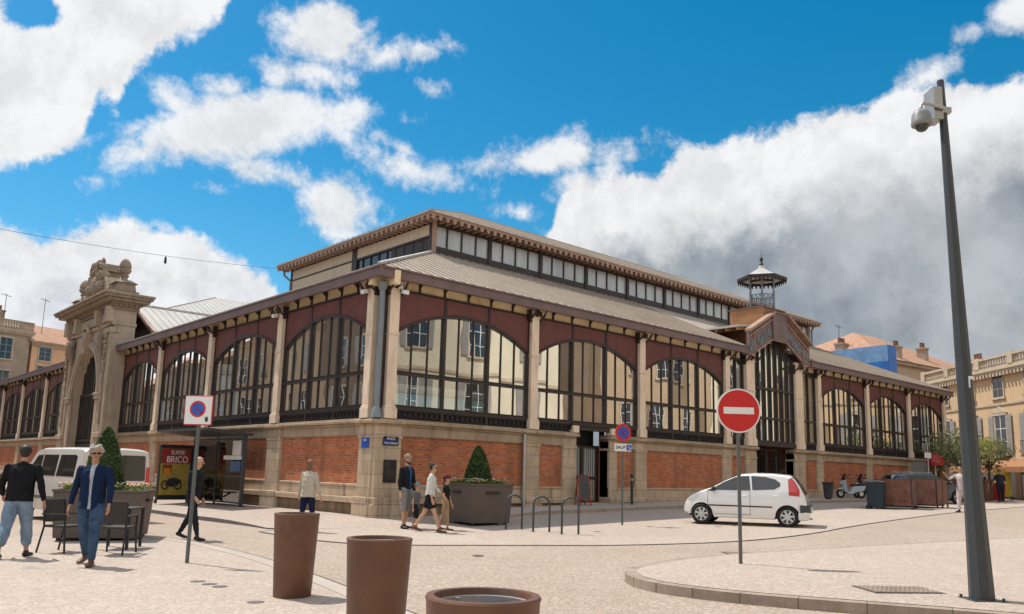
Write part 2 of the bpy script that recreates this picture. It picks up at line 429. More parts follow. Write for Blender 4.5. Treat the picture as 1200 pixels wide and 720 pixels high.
W = bpy.data.worlds.new("World"); SC.world = W; W.use_nodes = True
nt = W.node_tree; nt.nodes.clear()
wo = nt.nodes.new('ShaderNodeOutputWorld')
sky = nt.nodes.new('ShaderNodeTexSky'); sky.sky_type = 'NISHITA'; sky.sun_disc = False
sky.sun_elevation = R(SUN_EL); sky.sun_rotation = R(90-SUN_AZ); sky.altitude = 100
sky.air_density = 1.0; sky.dust_density = .35; sky.ozone_density = 2.2
SKY_STRENGTH = .098
bg1 = nt.nodes.new('ShaderNodeBackground'); bg1.inputs[1].default_value = SKY_STRENGTH
hs = nt.nodes.new('ShaderNodeHueSaturation'); hs.inputs['Saturation'].default_value = 1.48; hs.inputs['Hue'].default_value = .482; hs.inputs['Value'].default_value = 1.0
L(nt, sky.outputs[0], hs.inputs['Color']); L(nt, hs.outputs[0], bg1.inputs[0])
tc = nt.nodes.new('ShaderNodeTexCoord'); D = tc.outputs['Generated']
def dotv(v):
    n = nt.nodes.new('ShaderNodeVectorMath'); n.operation = 'DOT_PRODUCT'; L(nt, D, n.inputs[0]); n.inputs[1].default_value = tuple(v); return n.outputs['Value']
# the cloud banks are laid out by direction (a tangent map round one fixed compass direction, 1 unit = 6 degrees)
da, db, dc = dotv(rgt), dotv(upv), dotv(fwd)
dcs = math_n(nt, 'MAXIMUM', dc, .25)
U = math_n(nt, 'MULTIPLY_ADD', math_n(nt, 'DIVIDE', da, dcs), F_PX/100, 6.0)
V = math_n(nt, 'MULTIPLY_ADD', math_n(nt, 'DIVIDE', db, dcs), -F_PX/100, 4.0)
def fcurve(pts):
    n = nt.nodes.new('ShaderNodeFloatCurve'); c = n.mapping.curves[0]
    P_ = [((x+4)/20, (y+4)/12) for x, y in pts]
    c.points[0].location = P_[0]; c.points[-1].location = P_[-1]
    for p in P_[1:-1]: c.points.new(*p)
    for p in c.points: p.handle_type = 'VECTOR'
    n.mapping.update()
    L(nt, rng(nt, U, -4, 16), n.inputs[1])
    return math_n(nt, 'MULTIPLY_ADD', n.outputs[0], 12, -4)
def blob(cx, cy, rx, ry, ang=0):
    ca, sa = math.cos(R(ang)), math.sin(R(ang))
    dx = math_n(nt, 'SUBTRACT', U, cx); dy = math_n(nt, 'SUBTRACT', V, cy)
    p = math_n(nt, 'ADD', math_n(nt, 'MULTIPLY', dx, ca/rx), math_n(nt, 'MULTIPLY', dy, sa/rx))
    q = math_n(nt, 'ADD', math_n(nt, 'MULTIPLY', dx, -sa/ry), math_n(nt, 'MULTIPLY', dy, ca/ry))
    d = math_n(nt, 'SQRT', math_n(nt, 'MULTIPLY_ADD', p, p, math_n(nt, 'MULTIPLY', q, q)))
    return math_n(nt, 'MULTIPLY', math_n(nt, 'SUBTRACT', 1, d), min(rx, ry))
def mx(*a):
    r = a[0]
    for b in a[1:]: r = math_n(nt, 'MAXIMUM', r, b)
    return r
topG = fcurve([(-4, 7.5), (5.9, 7.5), (6.15, 3.2), (6.4, 2.75), (6.55, 2.3), (6.75, 2.05), (7.15, 2.02), (7.7, 2.08), (8.05, 1.72), (8.7, 1.42), (9.4, 1.38), (10.2, 1.12), (10.6, .98), (11.1, 1.0), (11.5, .98), (12.2, .75), (16, .4)])
botA = fcurve([(-4, 2.6), (-.5, 2.15), (.3, 1.95), (.9, 1.75), (1.4, 1.35), (1.15, 1.3), (1.55, .9), (2.1, .5), (2.6, .22), (2.85, -.4), (3.4, -2), (16, -3.9)])
topE = fcurve([(-4, 2.0), (0, 2.48), (.5, 2.75), (1.0, 2.62), (1.5, 2.6), (2.2, 2.68), (2.75, 2.95), (3.1, 3.05), (3.3, 3.4), (3.9, 3.9), (4.5, 7), (16, 7.9)])
fG = math_n(nt, 'MULTIPLY', math_n(nt, 'SUBTRACT', V, topG), .9)
fA = math_n(nt, 'MULTIPLY', math_n(nt, 'SUBTRACT', botA, V), .8)
fE = math_n(nt, 'MULTIPLY', math_n(nt, 'SUBTRACT', V, topE), .9)
holeA = blob(.38, .12, .34, .22, 10)
fA = math_n(nt, 'MINIMUM', fA, math_n(nt, 'MULTIPLY', holeA, -2.0))
wisps = mx(blob(2.75, 1.52, 1.6, .42, -8), blob(1.6, 1.8, .7, .22, -12), blob(2.05, 1.2, .4, .17, 40), blob(3.85, .42, .68, .42, 8), blob(4.6, .65, .6, .17, -10), blob(3.7, .85, .55, .2, 0),
           blob(3.95, 2.4, .55, .36, 25), blob(3.25, 2.02, .75, .17, 12), blob(4.05, 1.27, .4, .14, 0), blob(4.85, 1.42, .24, .1, 0), blob(5.05, 1.08, .17, .1, 0),
           blob(6.2, 1.88, 1.15, .2, -7), blob(5.0, 2.02, .75, .2, 14), blob(4.75, 1.75, .3, .1, 30), blob(11.95, .12, .45, .3, -20), blob(11.3, .42, .2, .1, -30), blob(10.85, .9, .5, .16, -35),
           blob(6.05, 2.48, .22, .08, 0), blob(6.9, 2.15, .45, .2, -10), blob(6.6, 2.85, .3, .14, 10), blob(2.7, 1.03, .2, .08, 0), blob(1.1, 2.1, .15, .07, 0), blob(2.4, 2.2, .2, .06, 0), blob(1.75, 1.5, 1.2, .1, -12))
n_big = noise(nt, D, 9, 10, .62, .15)
n_mid = noise(nt, D, 34, 9, .66)
nz = math_n(nt, 'ADD', math_n(nt, 'MULTIPLY', math_n(nt, 'SUBTRACT', n_big, .5), 1.25), math_n(nt, 'MULTIPLY', math_n(nt, 'SUBTRACT', n_mid, .5), .75))
bank = math_n(nt, 'ADD', mx(fG, fA, fE), math_n(nt, 'MULTIPLY', nz, .62))
wz = math_n(nt, 'ADD', wisps, math_n(nt, 'MULTIPLY', nz, .62))
dens_in = math_n(nt, 'MAXIMUM', rng(nt, bank, -.03, .15, 0, 1, True), rng(nt, wz, -.05, .2, 0, .96, True))
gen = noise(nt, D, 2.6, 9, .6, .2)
dens_out = rng(nt, gen, .44, .56, 0, .95, True)  # clouds outside the view, cover made denser to add fill light
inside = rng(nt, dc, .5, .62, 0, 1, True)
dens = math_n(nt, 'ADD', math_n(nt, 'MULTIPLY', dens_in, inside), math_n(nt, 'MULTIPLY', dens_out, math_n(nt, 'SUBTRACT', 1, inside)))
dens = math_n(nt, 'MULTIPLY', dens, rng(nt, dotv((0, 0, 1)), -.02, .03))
# cloud brightness: sun side of each billow bright, the thick flat bases of the big bank grey
off = nt.nodes.new('ShaderNodeVectorMath'); off.operation = 'ADD'; L(nt, D, off.inputs[0]); off.inputs[1].default_value = tuple(tos*.03)
n_off = noise(nt, off.outputs[0], 9, 10, .62, .15)
off2 = nt.nodes.new('ShaderNodeVectorMath'); off2.operation = 'ADD'; L(nt, D, off2.inputs[0]); off2.inputs[1].default_value = tuple(tos*.008)
n_off2 = noise(nt, off2.outputs[0], 34, 9, .66)
relief = math_n(nt, 'ADD', math_n(nt, 'SUBTRACT', n_big, n_off), math_n(nt, 'MULTIPLY', math_n(nt, 'SUBTRACT', n_mid, n_off2), .28))
depthG = math_n(nt, 'ADD', math_n(nt, 'SUBTRACT', V, topG), math_n(nt, 'MULTIPLY', nz, 1.3))
grey = math_n(nt, 'MULTIPLY', rng(nt, depthG, .62, 1.55, 0, 1, True), inside)
soft = noise(nt, D, 5, 5, .55)
grey = math_n(nt, 'MULTIPLY', grey, rng(nt, soft, .38, .58, .66, 1.0))
greyE = math_n(nt, 'MULTIPLY', math_n(nt, 'MULTIPLY', rng(nt, math_n(nt, 'SUBTRACT', V, topE), .1, .9), rng(nt, n_big, .42, .62, 1, 0)), math_n(nt, 'MULTIPLY', inside, .42))
br = math_n(nt, 'MULTIPLY', rng(nt, relief, -.12, .08, .89, 1.06), rng(nt, dc, .3, .6, 1.7, 1.0))  # clouds outside the view are brightened as added fill for the shaded facade
cw = mixc(nt, grey, (.80, .81, .825), (.25, .29, .335))
cw = mixc(nt, greyE, cw, (.50, .56, .66))
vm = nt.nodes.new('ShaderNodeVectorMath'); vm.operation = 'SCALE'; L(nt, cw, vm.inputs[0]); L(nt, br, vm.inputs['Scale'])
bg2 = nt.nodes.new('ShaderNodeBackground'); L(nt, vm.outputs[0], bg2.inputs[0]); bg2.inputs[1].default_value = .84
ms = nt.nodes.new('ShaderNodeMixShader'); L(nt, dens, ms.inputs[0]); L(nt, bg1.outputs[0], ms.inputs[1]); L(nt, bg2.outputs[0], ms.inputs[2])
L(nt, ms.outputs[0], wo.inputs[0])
try:
    W.cycles.sampling_method = 'MANUAL'; W.cycles.sample_map_resolution = 512
except Exception: pass

vs = SC.view_settings
vs.view_transform = 'Standard'; vs.look = 'None'; vs.exposure = 0.36; vs.gamma = 1; vs.use_curve_mapping = False
SC.render.engine = 'CYCLES'
cy = SC.cycles
cy.max_bounces = 8; cy.diffuse_bounces = 3; cy.glossy_bounces = 4; cy.transmission_bounces = 4; cy.transparent_max_bounces = 16
cy.caustics_reflective = False; cy.caustics_refractive = False; cy.sample_clamp_indirect = 6
cy.use_denoising = True
try: cy.denoiser = 'OPENIMAGEDENOISE'
except Exception: pass
SC.render.film_transparent = False

# ------------------------------------------------------------------ ground
def lerp(x, T):
    if x <= T[0][0]: return T[0][1]
    for (a, b), (c, e) in zip(T, T[1:]):
        if x <= c: return b+(e-b)*(x-a)/(c-a)
    return T[-1][1]
def G(x, y):
    z = lerp(x, [(-40, -.05), (-10, .1), (0, .22), (8, .37), (20, .58), (40, .75), (90, .85)])
    z += lerp(x, [(-2, 0), (5, .14), (30, .1)])*min(1, max(0, (y+5)/5))
    if y > 0: z -= .012*min(y, 30)*lerp(x, [(-3, 1), (3, 0)])
    return z
xs = [-1500, -400, -150, -70]+list(range(-40, 92))+[130, 300, 800, 2000]
ys = [-1500, -400, -120, -60]+list(range(-40, 102))+[130, 300, 800, 2000]
gv = [(x, y, G(x, y)) for y in ys for x in xs]; nx = len(xs)
gf = [(j*nx+i, j*nx+i+1, (j+1)*nx+i+1, (j+1)*nx+i) for j in range(len(ys)-1) for i in range(nx-1)]
mb = MB(); mb.add(gv, gf); tag(mb.build('ground', M['road'], fix=False, smooth=False), kind='structure')

def cutsheet(poly, hf, step=1.0):
    bm = bmesh.new(); vs_ = [bm.verts.new((x, y, 0)) for x, y in poly]; bm.faces.new(vs_)
    bmesh.ops.triangulate(bm, faces=bm.faces)
    for ax in (0, 1):
        lo = min(p[ax] for p in poly); hi = max(p[ax] for p in poly)
        k = math.ceil(lo/step)
        while k*step < hi:
            co_ = [0, 0, 0]; no = [0, 0, 0]; co_[ax] = k*step; no[ax] = 1
            bmesh.ops.bisect_plane(bm, geom=bm.verts[:]+bm.edges[:]+bm.faces[:], plane_co=co_, plane_no=no)
            k += 1
    for v in bm.verts: v.co.z = G(v.co.x, v.co.y)+hf(v.co.x, v.co.y)
    return bm
def sheet(name, poly, mt, lift=.01, kind='structure'):
    bm = cutsheet(poly, lambda x, y: lift)
    for f in bm.faces:
        if f.normal.z < 0: f.normal_flip()
    me = bpy.data.meshes.new(name); bm.to_mesh(me); bm.free(); me.materials.append(mt)
    return tag(link(bpy.data.objects.new(name, me)), kind=kind)
def slab(name, poly, hf, top, side, kind='structure'):
    bm = cutsheet(poly, hf)
    be = [e for e in bm.edges if e.is_boundary]
    r = bmesh.ops.extrude_edge_only(bm, edges=be)
    nv = [g for g in r['geom'] if isinstance(g, bmesh.types.BMVert)]
    for v in nv: v.co.z = G(v.co.x, v.co.y)-.06
    bmesh.ops.recalc_face_normals(bm, faces=bm.faces)
    me = bpy.data.meshes.new(name)
    for f in bm.faces: f.material_index = 0 if abs(f.normal.z) > .5 else 1
    bm.to_mesh(me); bm.free(); me.materials.append(top); me.materials.append(side)
    return tag(link(bpy.data.objects.new(name, me)), kind=kind)
def smoothpoly(p, it=2, closed=True):
    for _ in range(it):
        q = []; n = len(p)
        for i in range(n if closed else n-1):
            a = p[i]; b = p[(i+1) % n]
            q += [(a[0]*.75+b[0]*.25, a[1]*.75+b[1]*.25), (a[0]*.25+b[0]*.75, a[1]*.25+b[1]*.75)]
        if not closed: q = [p[0]]+q+[p[-1]]
        p = q
    return p
def offset(line, d):
    out = []
    for i, p in enumerate(line):
        a = Vector(line[max(i-1, 0)]); b = Vector(line[min(i+1, len(line)-1)]); t = (b-a).normalized()
        out.append((p[0]-t.y*d, p[1]+t.x*d))
    return out

def ribbon(name, l1, l2, mt, lift):
    def fine(l):
        out = []
        for a, b in zip(l, l[1:]):
            n = max(1, int(max(abs(b[0]-a[0]), abs(b[1]-a[1]))/.5))
            out += [(a[0]+(b[0]-a[0])*i/n, a[1]+(b[1]-a[1])*i/n) for i in range(n)]
        return out+[l[-1]]
    n = 0; k = MB()
    for (a, b), (c, d) in zip(zip(l1, l1[1:]), zip(l2, l2[1:])):
        m_ = max(1, int(max(abs(b[0]-a[0]), abs(b[1]-a[1]))/.5))
        for i in range(m_):
            q = []
            for (p, r, f) in ((a, b, i/m_), (a, b, (i+1)/m_), (c, d, (i+1)/m_), (c, d, i/m_)):
                x, y = p[0]+(r[0]-p[0])*f, p[1]+(r[1]-p[1])*f; q.append((x, y, G(x, y)+lift))
            k.add(q, [(0, 1, 2, 3)])
    return tag(k.build(name, mt), kind='structure')
# plaza in front of the hall, flush with the road and edged by a thin dark gutter line
seam = smoothpoly([(-4.3, -1.9), (-4.4, -4.4), (-3.81, -6.07), (-1.5, -7.54), (.58, -8.93), (3.38, -9.9), (6.8, -9.75), (10.27, -9.06), (19.24, -8.04), (40, -6.6), (60, -5.5)], 2, False)
sheet('plaza', seam+[(60, 6), (42.5, 6), (42.5, .05), (0, .05), (0, -1.9)], M['plaza'], .010)
ribbon('gutter', seam, offset(seam, .045), M['asphalt'], .016)
# plaza in the left foreground with a stone border
edge = smoothpoly([(-30, .6), (-9.5, -.2), (-7.2, -1.2), (-6.65, -2.6), (-6.72, -6.4), (-7.3, -10.0), (-7.75, -12.0), (-8.1, -14), (-8.3, -17), (-8.0, -21), (-7, -26)], 2, False)
sheet('plaza', edge+[(-30, -26)], M['plaza'], .010)
ribbon('border_stones', edge, offset(edge, .26), M['walk'], .014)
ribbon('gutter', offset(edge, .27), offset(edge, .30), M['asphalt'], .013)
# raised pavement island with a kerb, right foreground
isl = [(-2.32, -11.72), (-3.3, -12.0), (-3.9, -12.5), (-4.2, -13.15), (-4.2, -13.91), (-3.97, -14.72), (-3.6, -15.59), (-3.15, -16.6), (-2.6, -18.2), (-2.0, -20.5), (-1.0, -26),
       (34, -26), (34, -19.5), (14, -15.1), (8.71, -13.8), (3.15, -12.41), (.29, -11.75), (-1.14, -11.6)]
isl = smoothpoly(isl, 2)
ISL_H = .125
def hI(x, y): return ISL_H
slab('pavement_kerb', isl, hI, M['kerb'], M['kerb'])
c0 = Vector((-1.2, -13.3))
inner = []
for i, p in enumerate(isl):
    a = Vector(isl[i-1]); b = Vector(isl[(i+1) % len(isl)]); t = (b-a).normalized(); inner.append((p[0]-t.y*.17, p[1]+t.x*.17))
sheet('pavement', inner, M['plaza'], ISL_H+.006)
# kerb joints
mb = MB()
for i in range(2, len(isl)-1, 3):
    p = Vector(isl[i]); a = Vector(isl[i-1]); b = Vector(isl[i+1])
    if p.x > 3 or p.y < -20: continue
    t = (b-a).normalized(); q = p+Vector((-t.y, t.x))*.16
    z = G(p.x, p.y)
    mb.beam((p.x+t.y*.003, p.y-t.x*.003, z+ISL_H*.5), (q.x, q.y, z+ISL_H*.5), .008, ISL_H+.004)
tag(mb.build('kerb_joint_line', M['asphalt']), kind='structure')
# raised pavement along the left facade, its kerb running out at the corner
def hS(x, y): return lerp(y, [(-1.9, .012), (1.5, .11), (60, .12)])
slab('pavement', [(-3.75, -1.2), (-3.1, -1.85), (-2, -1.9), (0.2, -1.9), (.2, 60), (-3.3, 60), (-3.3, 20), (-3.4, 8), (-3.7, 3)], hS, M['plaza'], M['kerb_dark'])
def hR(x, y): return lerp(x, [(2.5, .012), (5, .12), (42, .12)])
slab('pavement', [(2.5, -1.7), (42.8, -1.7), (42.8, .2), (2.5, .2)], hR, M['walk'], M['kerb'])
# ------------------------------------------------------------------ the market hall
hall = thing('market_hall', 'long brick and iron market hall with arched windows, louvred spandrels and a raised glazed roof', 'market hall')
TR = lambda t, o, z: (t, -o, z)
TL = lambda t, o, z: (-o, t, z)
Z1, Z2, ZF, ZE = 3.135, 7.03, 7.2, 7.46       # coping, frieze foot, fascia foot, eaves
RC = [.32, 6.1, 11.91, 17.78, 19.62, 23.97, 26.0, 31.42, 36.87, 42.26]
LC = [.44, 6.24, 12.31, 18.06]
WC = [32.3, 38.48, 44.86, 51.09, 57.3]
CW = .17

def arc_pts(a, b, zs, zt, n=20):
    c = (a+b)/2; w = (b-a)/2; h = zt-zs; r = (w*w+h*h)/(2*h); out = []
    for i in range(n+1):
        t = a+(b-a)*i/n; out.append((t, zt-r+math.sqrt(max(0, r*r-(t-c)**2))))
    return out
def zarc(pts, t):
    for (a, b), (c, d) in zip(pts, pts[1:]):
        if t <= c: return b+(d-b)*(t-a)/(c-a)
    return pts[-1][1]

def bay(T, t0, t1, rail=True, zs=5.72, zt=6.5, gap=None):
    a, b = t0+CW+.02, t1-CW-.02
    pts = arc_pts(a, b, zs, zt)
    fr = MB(T)
    th = (b-a)/3
    for k in range(4):
        t = a+th*k; w = .05 if 0 < k < 3 else .04
        fr.box(t-w, t+w, -.045, .04, Z1 if not (gap and gap[0] < t < gap[1]) else gap[2], Z2)
    for k in range(3):
        for j in (1, 2):
            t = a+th*k+th*j/3; fr.box(t-.016, t+.016, -.048, -.012, 3.5, zarc(pts, t)+.02)
    fr.box(a, b, -.045, .03, 4.46, 4.56); fr.box(a, b, -.045, .05, 3.44, 3.545)
    fr.box(a, b, -.045, .085, 3.545, 3.56); fr.box(a, b, -.045, .06, 4.561, 4.572)
    fr.strip([(p, q-.035) for p, q in pts], [(p, q+.045) for p, q in pts], -.045, .05)
    fr.box(a, b, -.06, .095, Z2-.05, Z2)
    w = fr.build('arched_window', M['iron'], hall)
    gl = MB(T)
    for j in range(9):                # nine lights, each with a lower and an upper sheet, never quite in one plane
        p0, p1 = a+(b-a)*j/9, a+(b-a)*(j+1)/9
        for r in (0, 1):
            ta, tb = rnd.gauss(0, .0032), rnd.gauss(0, .0022); tc, zc = (p0+p1)/2, 5.2 if r else 4.0
            oo = lambda t, z: -.052+ta*(t-tc)+tb*(z-zc)
            for i in range(4):
                u, v = p0+(p1-p0)*i/4, p0+(p1-p0)*(i+1)/4
                z0_, zu, zv = (3.5, 4.51, 4.51) if r == 0 else (4.51, zarc(pts, u), zarc(pts, v))
                gl.add([(u, oo(u, z0_), z0_), (v, oo(v, z0_), z0_), (v, oo(v, zv), zv), (u, oo(u, zu), zu)], [(0, 1, 2, 3)])
    gl.build('glass_pane', M['glass'], w)
    lv = MB(T); lv.strip(pts, [(p, Z2-.03) for p, q in pts], -.03, .015); lv.build('louvred_spandrel', M['louvre'], w)
    if rail:
        for s0, s1 in ([(a, b)] if not gap else [(a, gap[0]), (gap[1], b)]):
            rp = MB(T)
            rp.box(s0, s1, -.09, -.03, Z1, 3.44)
            n = max(2, int((s1-s0)/.2)); st = (s1-s0)/n
            for i in range(n):
                c = s0+(i+.5)*st; ring = [(c+.088*math.cos(u*PI/5), .02, 3.29+.1*math.sin(u*PI/5)) for u in range(10)]
                rp.tube(ring, .018, 5, closed=True)
                rp.tube([(c-st/2, .01, 3.17), (c-st/2, .01, 3.42)], .014, 5)
            rp.box(s0, s1, -.02, .05, Z1+.005, Z1+.035); rp.box(s0, s1, -.02, .05, 3.4, 3.438)
            rp.build('openwork_rail', M['iron2'], w)
    return w

def flat_window(T, t0, t1, n=2, zt=6.98):
    fr = MB(T); a, b = t0, t1
    for k in range(n+1):
        t = a+(b-a)*k/n; fr.box(t-.035, t+.035, -.038, .03, 3.44, zt)
    for z in (3.45, 4.5, zt-.05): fr.box(a, b, -.037, .04, z, z+.08)
    w = fr.build('narrow_window', M['iron'], hall)
    g = MB(T); g.add([(a, -.04, 3.5), (b, -.04, 3.5), (b, -.04, zt), (a, -.04, zt)], [(0, 1, 2, 3)]); g.build('glass_pane', M['glass'], w)
    r = MB(T); r.box(a, b, -.05, .0, Z1, 3.45)
    for i in range(5): r.tube([(a+(b-a)*(i+.5)/5+.07*math.cos(u*PI/5), .02, 3.29+.1*math.sin(u*PI/5)) for u in range(10)], .018, 5, closed=True)
    r.build('openwork_rail', M['iron2'], w)

def column(T, t, w=CW, top=7.2):
    c = MB(T); c.box(t-w, t+w, -.05, .17, Z1, top)
    c.box(t-w-.05, t+w+.05, -.05, .21, Z1, Z1+.3); c.box(t-w-.03, t+w+.03, -.05, .19, Z1+.3, Z1+.36)
    c.box(t-w-.03, t+w+.03, -.05, .20, 5.6, 5.64)
    c.box(t-w-.04, t+w+.04, -.05, .21, Z2-.09, Z2-.03)
    o = c.build('iron_column', M['cream'], hall, bevel=.012, seg=1)
    k = MB(T)
    for s in (-1, 1):
        k.prism([(t+s*(w+.02), Z2-.25), (t+s*(w+.11), Z2-.2), (t+s*(w+.11), ZF), (t+s*(w+.02), ZF)], .0, .18, 'y')
        k.tube([(t+s*(w+.06), .2, Z2-.12), (t+s*(w+.06), .36, Z2+.02), (t+s*(w+.06), .46, ZF)], [.03, .045, .03], 6)
    k.tube([(t, .2, Z2-.02), (t, .31, Z2+.06), (t, .26, Z2+.16)], [.05, .075, .06], 8)
    k.build('column_capital', M['iron'], o)

    return o

br_me = None
def brackets(T, a, b, n):
    global br_me
    for i in range(1, n):
        t = a+(b-a)*i/n
        if br_me is None:
            k = MB(); k.box(-.03, .03, 0, .05, -.17, .2); k.hexa([(-.03, .0, -.02), (.03, .0, -.02), (.03, .05, -.02), (-.03, .05, -.02)], [(-.035, 0, .2), (.035, 0, .2), (.035, .3, .2), (-.035, .3, .2)])
            k.box(-.04, .04, 0, .42, .2, .24)
            o = k.build('eave_bracket', M['iron'], hall); br_me = o.data
        else:
            o = link(bpy.data.objects.new('eave_bracket', br_me)); o.parent = hall
        if T is TR: o.location = (t, 0, ZF); o.rotation_euler = (0, 0, PI)
        else: o.location = (0, t, ZF); o.rotation_euler = (0, 0, PI/2)

def base_wall(T, t0, t1, left=False):
    """brick panel of one bay with its stone frame; t0, t1 are the pilaster centres"""
    k = MB(T); k.box(t0, t1, -.45, -.02, -.3, 2.98); k.build('brick_wall', M['brick'], hall)
def bands(T, segs, left):
    p = MB(T); q = MB(T); d = MB(T)
    for a, b in segs:
        q.box(a, b, -.4, .045, 2.64, 2.93)
        q.box(a, b, -.4, .10, 2.93, 3.0); q.box(a, b, -.42, .2, 3.0, 3.09); q.box(a, b, -.42, .155, 3.09, Z1)
        p.box(a, b, -.4, .03, .86, 1.2); p.box(a, b, -.4, .16, .69, .86); p.box(a, b, -.4, .05, 1.17, 1.235)
        d.box(a, b, -.4, .05, -.3, .69)
    q.build('stone_coping', M['stone_dark'], hall, bevel=.02, seg=2)
    p.build('stone_ledge', M['stone'], hall, bevel=.015, seg=1)
    d.build('rubble_footing', M['rubble'], hall)
def pilaster(T, a, b, o=.085, base=True, top=2.93):
    k = MB(T); k.box(a, b, -.4, o, -.3, top)
    if base: k.box(a-.05, b+.05, -.4, o+.11, -.3, .69); k.box(a-.03, b+.03, -.4, o+.12, .69, .88)
    k.box(a-.03, b+.03, -.4, o+.03, 2.56, 2.66); k.box(a-.05, b+.05, -.4, o+.13, 2.99, 3.095)
    k.build('stone_pilaster', M['stone'], hall, bevel=.015, seg=1)

# --- right facade (south)
DOOR1 = (8.29, 10.06); DOOR2 = (20.1, 23.5)
for a, b in [(0, 6.1), (6.1, DOOR1[0]), (DOOR1[1], 11.91), (11.91, 17.78), (17.78, DOOR2[0]), (DOOR2[1], 26), (26, 31.42), (31.42, 36.87), (36.87, 42.5)]: base_wall(TR, a, b)
bands(TR, [(-.02, DOOR1[0]), (DOOR1[1], DOOR2[0]), (DOOR2[1], 42.55)], False)
for a, b in [(-.06, .82), (5.78, 6.48), (7.62, 8.29), (10.06, 10.5), (11.6, 12.25), (17.42, 18.1), (19.2, 20.1), (23.5, 24.5), (25.65, 26.3), (31.1, 31.75), (36.55, 37.2), (41.9, 42.6)]: pilaster(TR, a, b)
for t in RC:
    if t in (19.62, 23.97): continue
    column(TR, t)
for t in (19.62, 23.97): column(TR, t, .34, 7.35)
bay(TR, RC[0], RC[1]); bay(TR, RC[1], RC[2], gap=(8.0, 10.35, 3.36)); bay(TR, RC[2], RC[3])
for i in (6, 7, 8): bay(TR, RC[i], RC[i+1])
flat_window(TR, 18.06, 19.2); flat_window(TR, 24.4, 25.75)
for a, b, n in [(.32, 6.1, 6), (6.1, 11.91, 6), (11.91, 17.78, 6), (17.78, 19.5, 2), (24.2, 26, 2), (26, 31.42, 6), (31.42, 36.87, 6), (36.87, 42.26, 6)]: brackets(TR, a, b, n)
# --- left facade (west) and the wing beyond the stone portal
for a, b in [(0, 6.24), (6.24, 12.31), (12.31, 18.06), (18.06, 23.6)]: base_wall(TL, a, b)
for a, b in [(31.2, 38.48), (38.48, 44.86), (44.86, 51.09), (51.09, 57.6)]: base_wall(TL, a, b)
bands(TL, [(.02, 23.4)], True); bands(TL, [(31.4, 57.6)], True)
for a, b in [(.1, .8), (5.8, 6.75), (11.95, 12.7), (17.7, 18.45), (38.1, 38.85), (44.5, 45.2), (50.7, 51.4)]: pilaster(TL, a, b)
for t in LC+WC[:]: column(TL, t)
for a, b in zip(LC, LC[1:]+[23.55]): bay(TL, a, b); brackets(TL, a, b, 6)
for a, b in zip(WC, WC[1:]): bay(TL, a, b); brackets(TL, a, b, 6)
# frieze and fascia
def friezes(T, segs):
    f = MB(T); g = MB(T); e = MB(T)
    for a, b in segs:
        f.box(a, b, -.2, .0, Z2, ZE)
        g.box(a-.0, b, .42, .52, ZF-.01, ZE); g.box(a, b, -.2, .42, ZE-.015, ZE)
        g.box(a, b, .40, .56, ZE, ZE+.05)
    f.build('frieze_panel', M['frieze'], hall); g.build('eave_fascia', M['fascia'], hall)
friezes(TR, [(-.42, 19.0), (24.6, 42.9)]); friezes(TL, [(-.56, 23.4)]); friezes(TL, [(31.4, 57.9)])
# corner: chamfered iron post and the rainwater pipe
k = MB(); k.box(-.03, .18, -.03, .18, Z1, ZF); k.build('corner_post', M['iron'], hall)
k = MB(); k.box(-.1, .8, -.1, .8, 2.94, 2.99); k.box(-.22, .8, -.22, .8, 3.0, 3.1); k.box(-.14, .5, -.14, .5, -.3, .7); k.build('corner_stone', M['stone'], hall, bevel=.05)
k = MB(); k.lathe([(.085, Z1), (.085, 6.86), (.1, 6.87), (.16, 7.02), (.17, 7.1)], 14, (-.12, -.12)); k.lathe([(.16, Z1), (.13, Z1+.22), (.09, Z1+.3)], 10, (-.12, -.12))
k.build('downpipe', M['pipe'], hall, smooth=True)
k = MB(); k.lathe([(.06, .3), (.06, 2.95)], 10, (5.7, -.16)); k.build('downpipe', M['steel'], hall, smooth=True)

# --- roofs
EX0, EX1, EY0, EY1 = -.5, 42.85, -.5, 24.0
LX0, LX1, LY0, LY1, ZL = 6.0, 36.6, 5.9, 17.9, 10.4
def roofquad(k, a, b, c, d, th=.08):
    k.hexa([(p[0], p[1], p[2]-th) for p in (a, b, c, d)], [a, b, c, d])
def seams(k, a, b, c, d, step, w=.035, h=.04):
    """standing seams from eave a-b up to ridge line d-c (a below d, b below c), running up the slope"""
    a, b, c, d = map(Vector, (a, b, c, d)); e = (b-a); n = e.normalized(); ln = e.length
    up = (d-a)-n*((d-a).dot(n)); s0 = (d-a).dot(n); s1 = (c-a).dot(n)
    i = step/2
    while i < ln:
        f = 1.0
        if i < s0: f = i/s0
        elif i > s1: f = (ln-i)/(ln-s1)
        if f > .03:
            p = a+n*i; q = p+up*f; k.beam(p+Vector((0, 0, .02)), q+Vector((0, 0, .02)), w, h)
        i += step
SEA = dict(a=(EX0, EY0, ZE+.06), b=(EX1, EY0, ZE+.06), c=(LX1, LY0, ZL), d=(LX0, LY0, ZL))
k = MB()
zr_ = lambda y: ZE+.06+(y+.5)*(ZL-ZE-.06)/6.4
roofquad(k, SEA['a'], (19.0, EY0, ZE+.06), (19.0, LY0, ZL), SEA['d']); seams(k, SEA['a'], (19.0, EY0, ZE+.06), (19.0, LY0, ZL), SEA['d'], .42); k.build('lower_roof', M['zinc'], hall)
k = MB(); roofquad(k, (24.6, EY0, ZE+.06), SEA['b'], SEA['c'], (24.6, LY0, ZL)); seams(k, (24.6, EY0, ZE+.06), SEA['b'], SEA['c'], (24.6, LY0, ZL), .42); k.build('lower_roof', M['zinc'], hall)
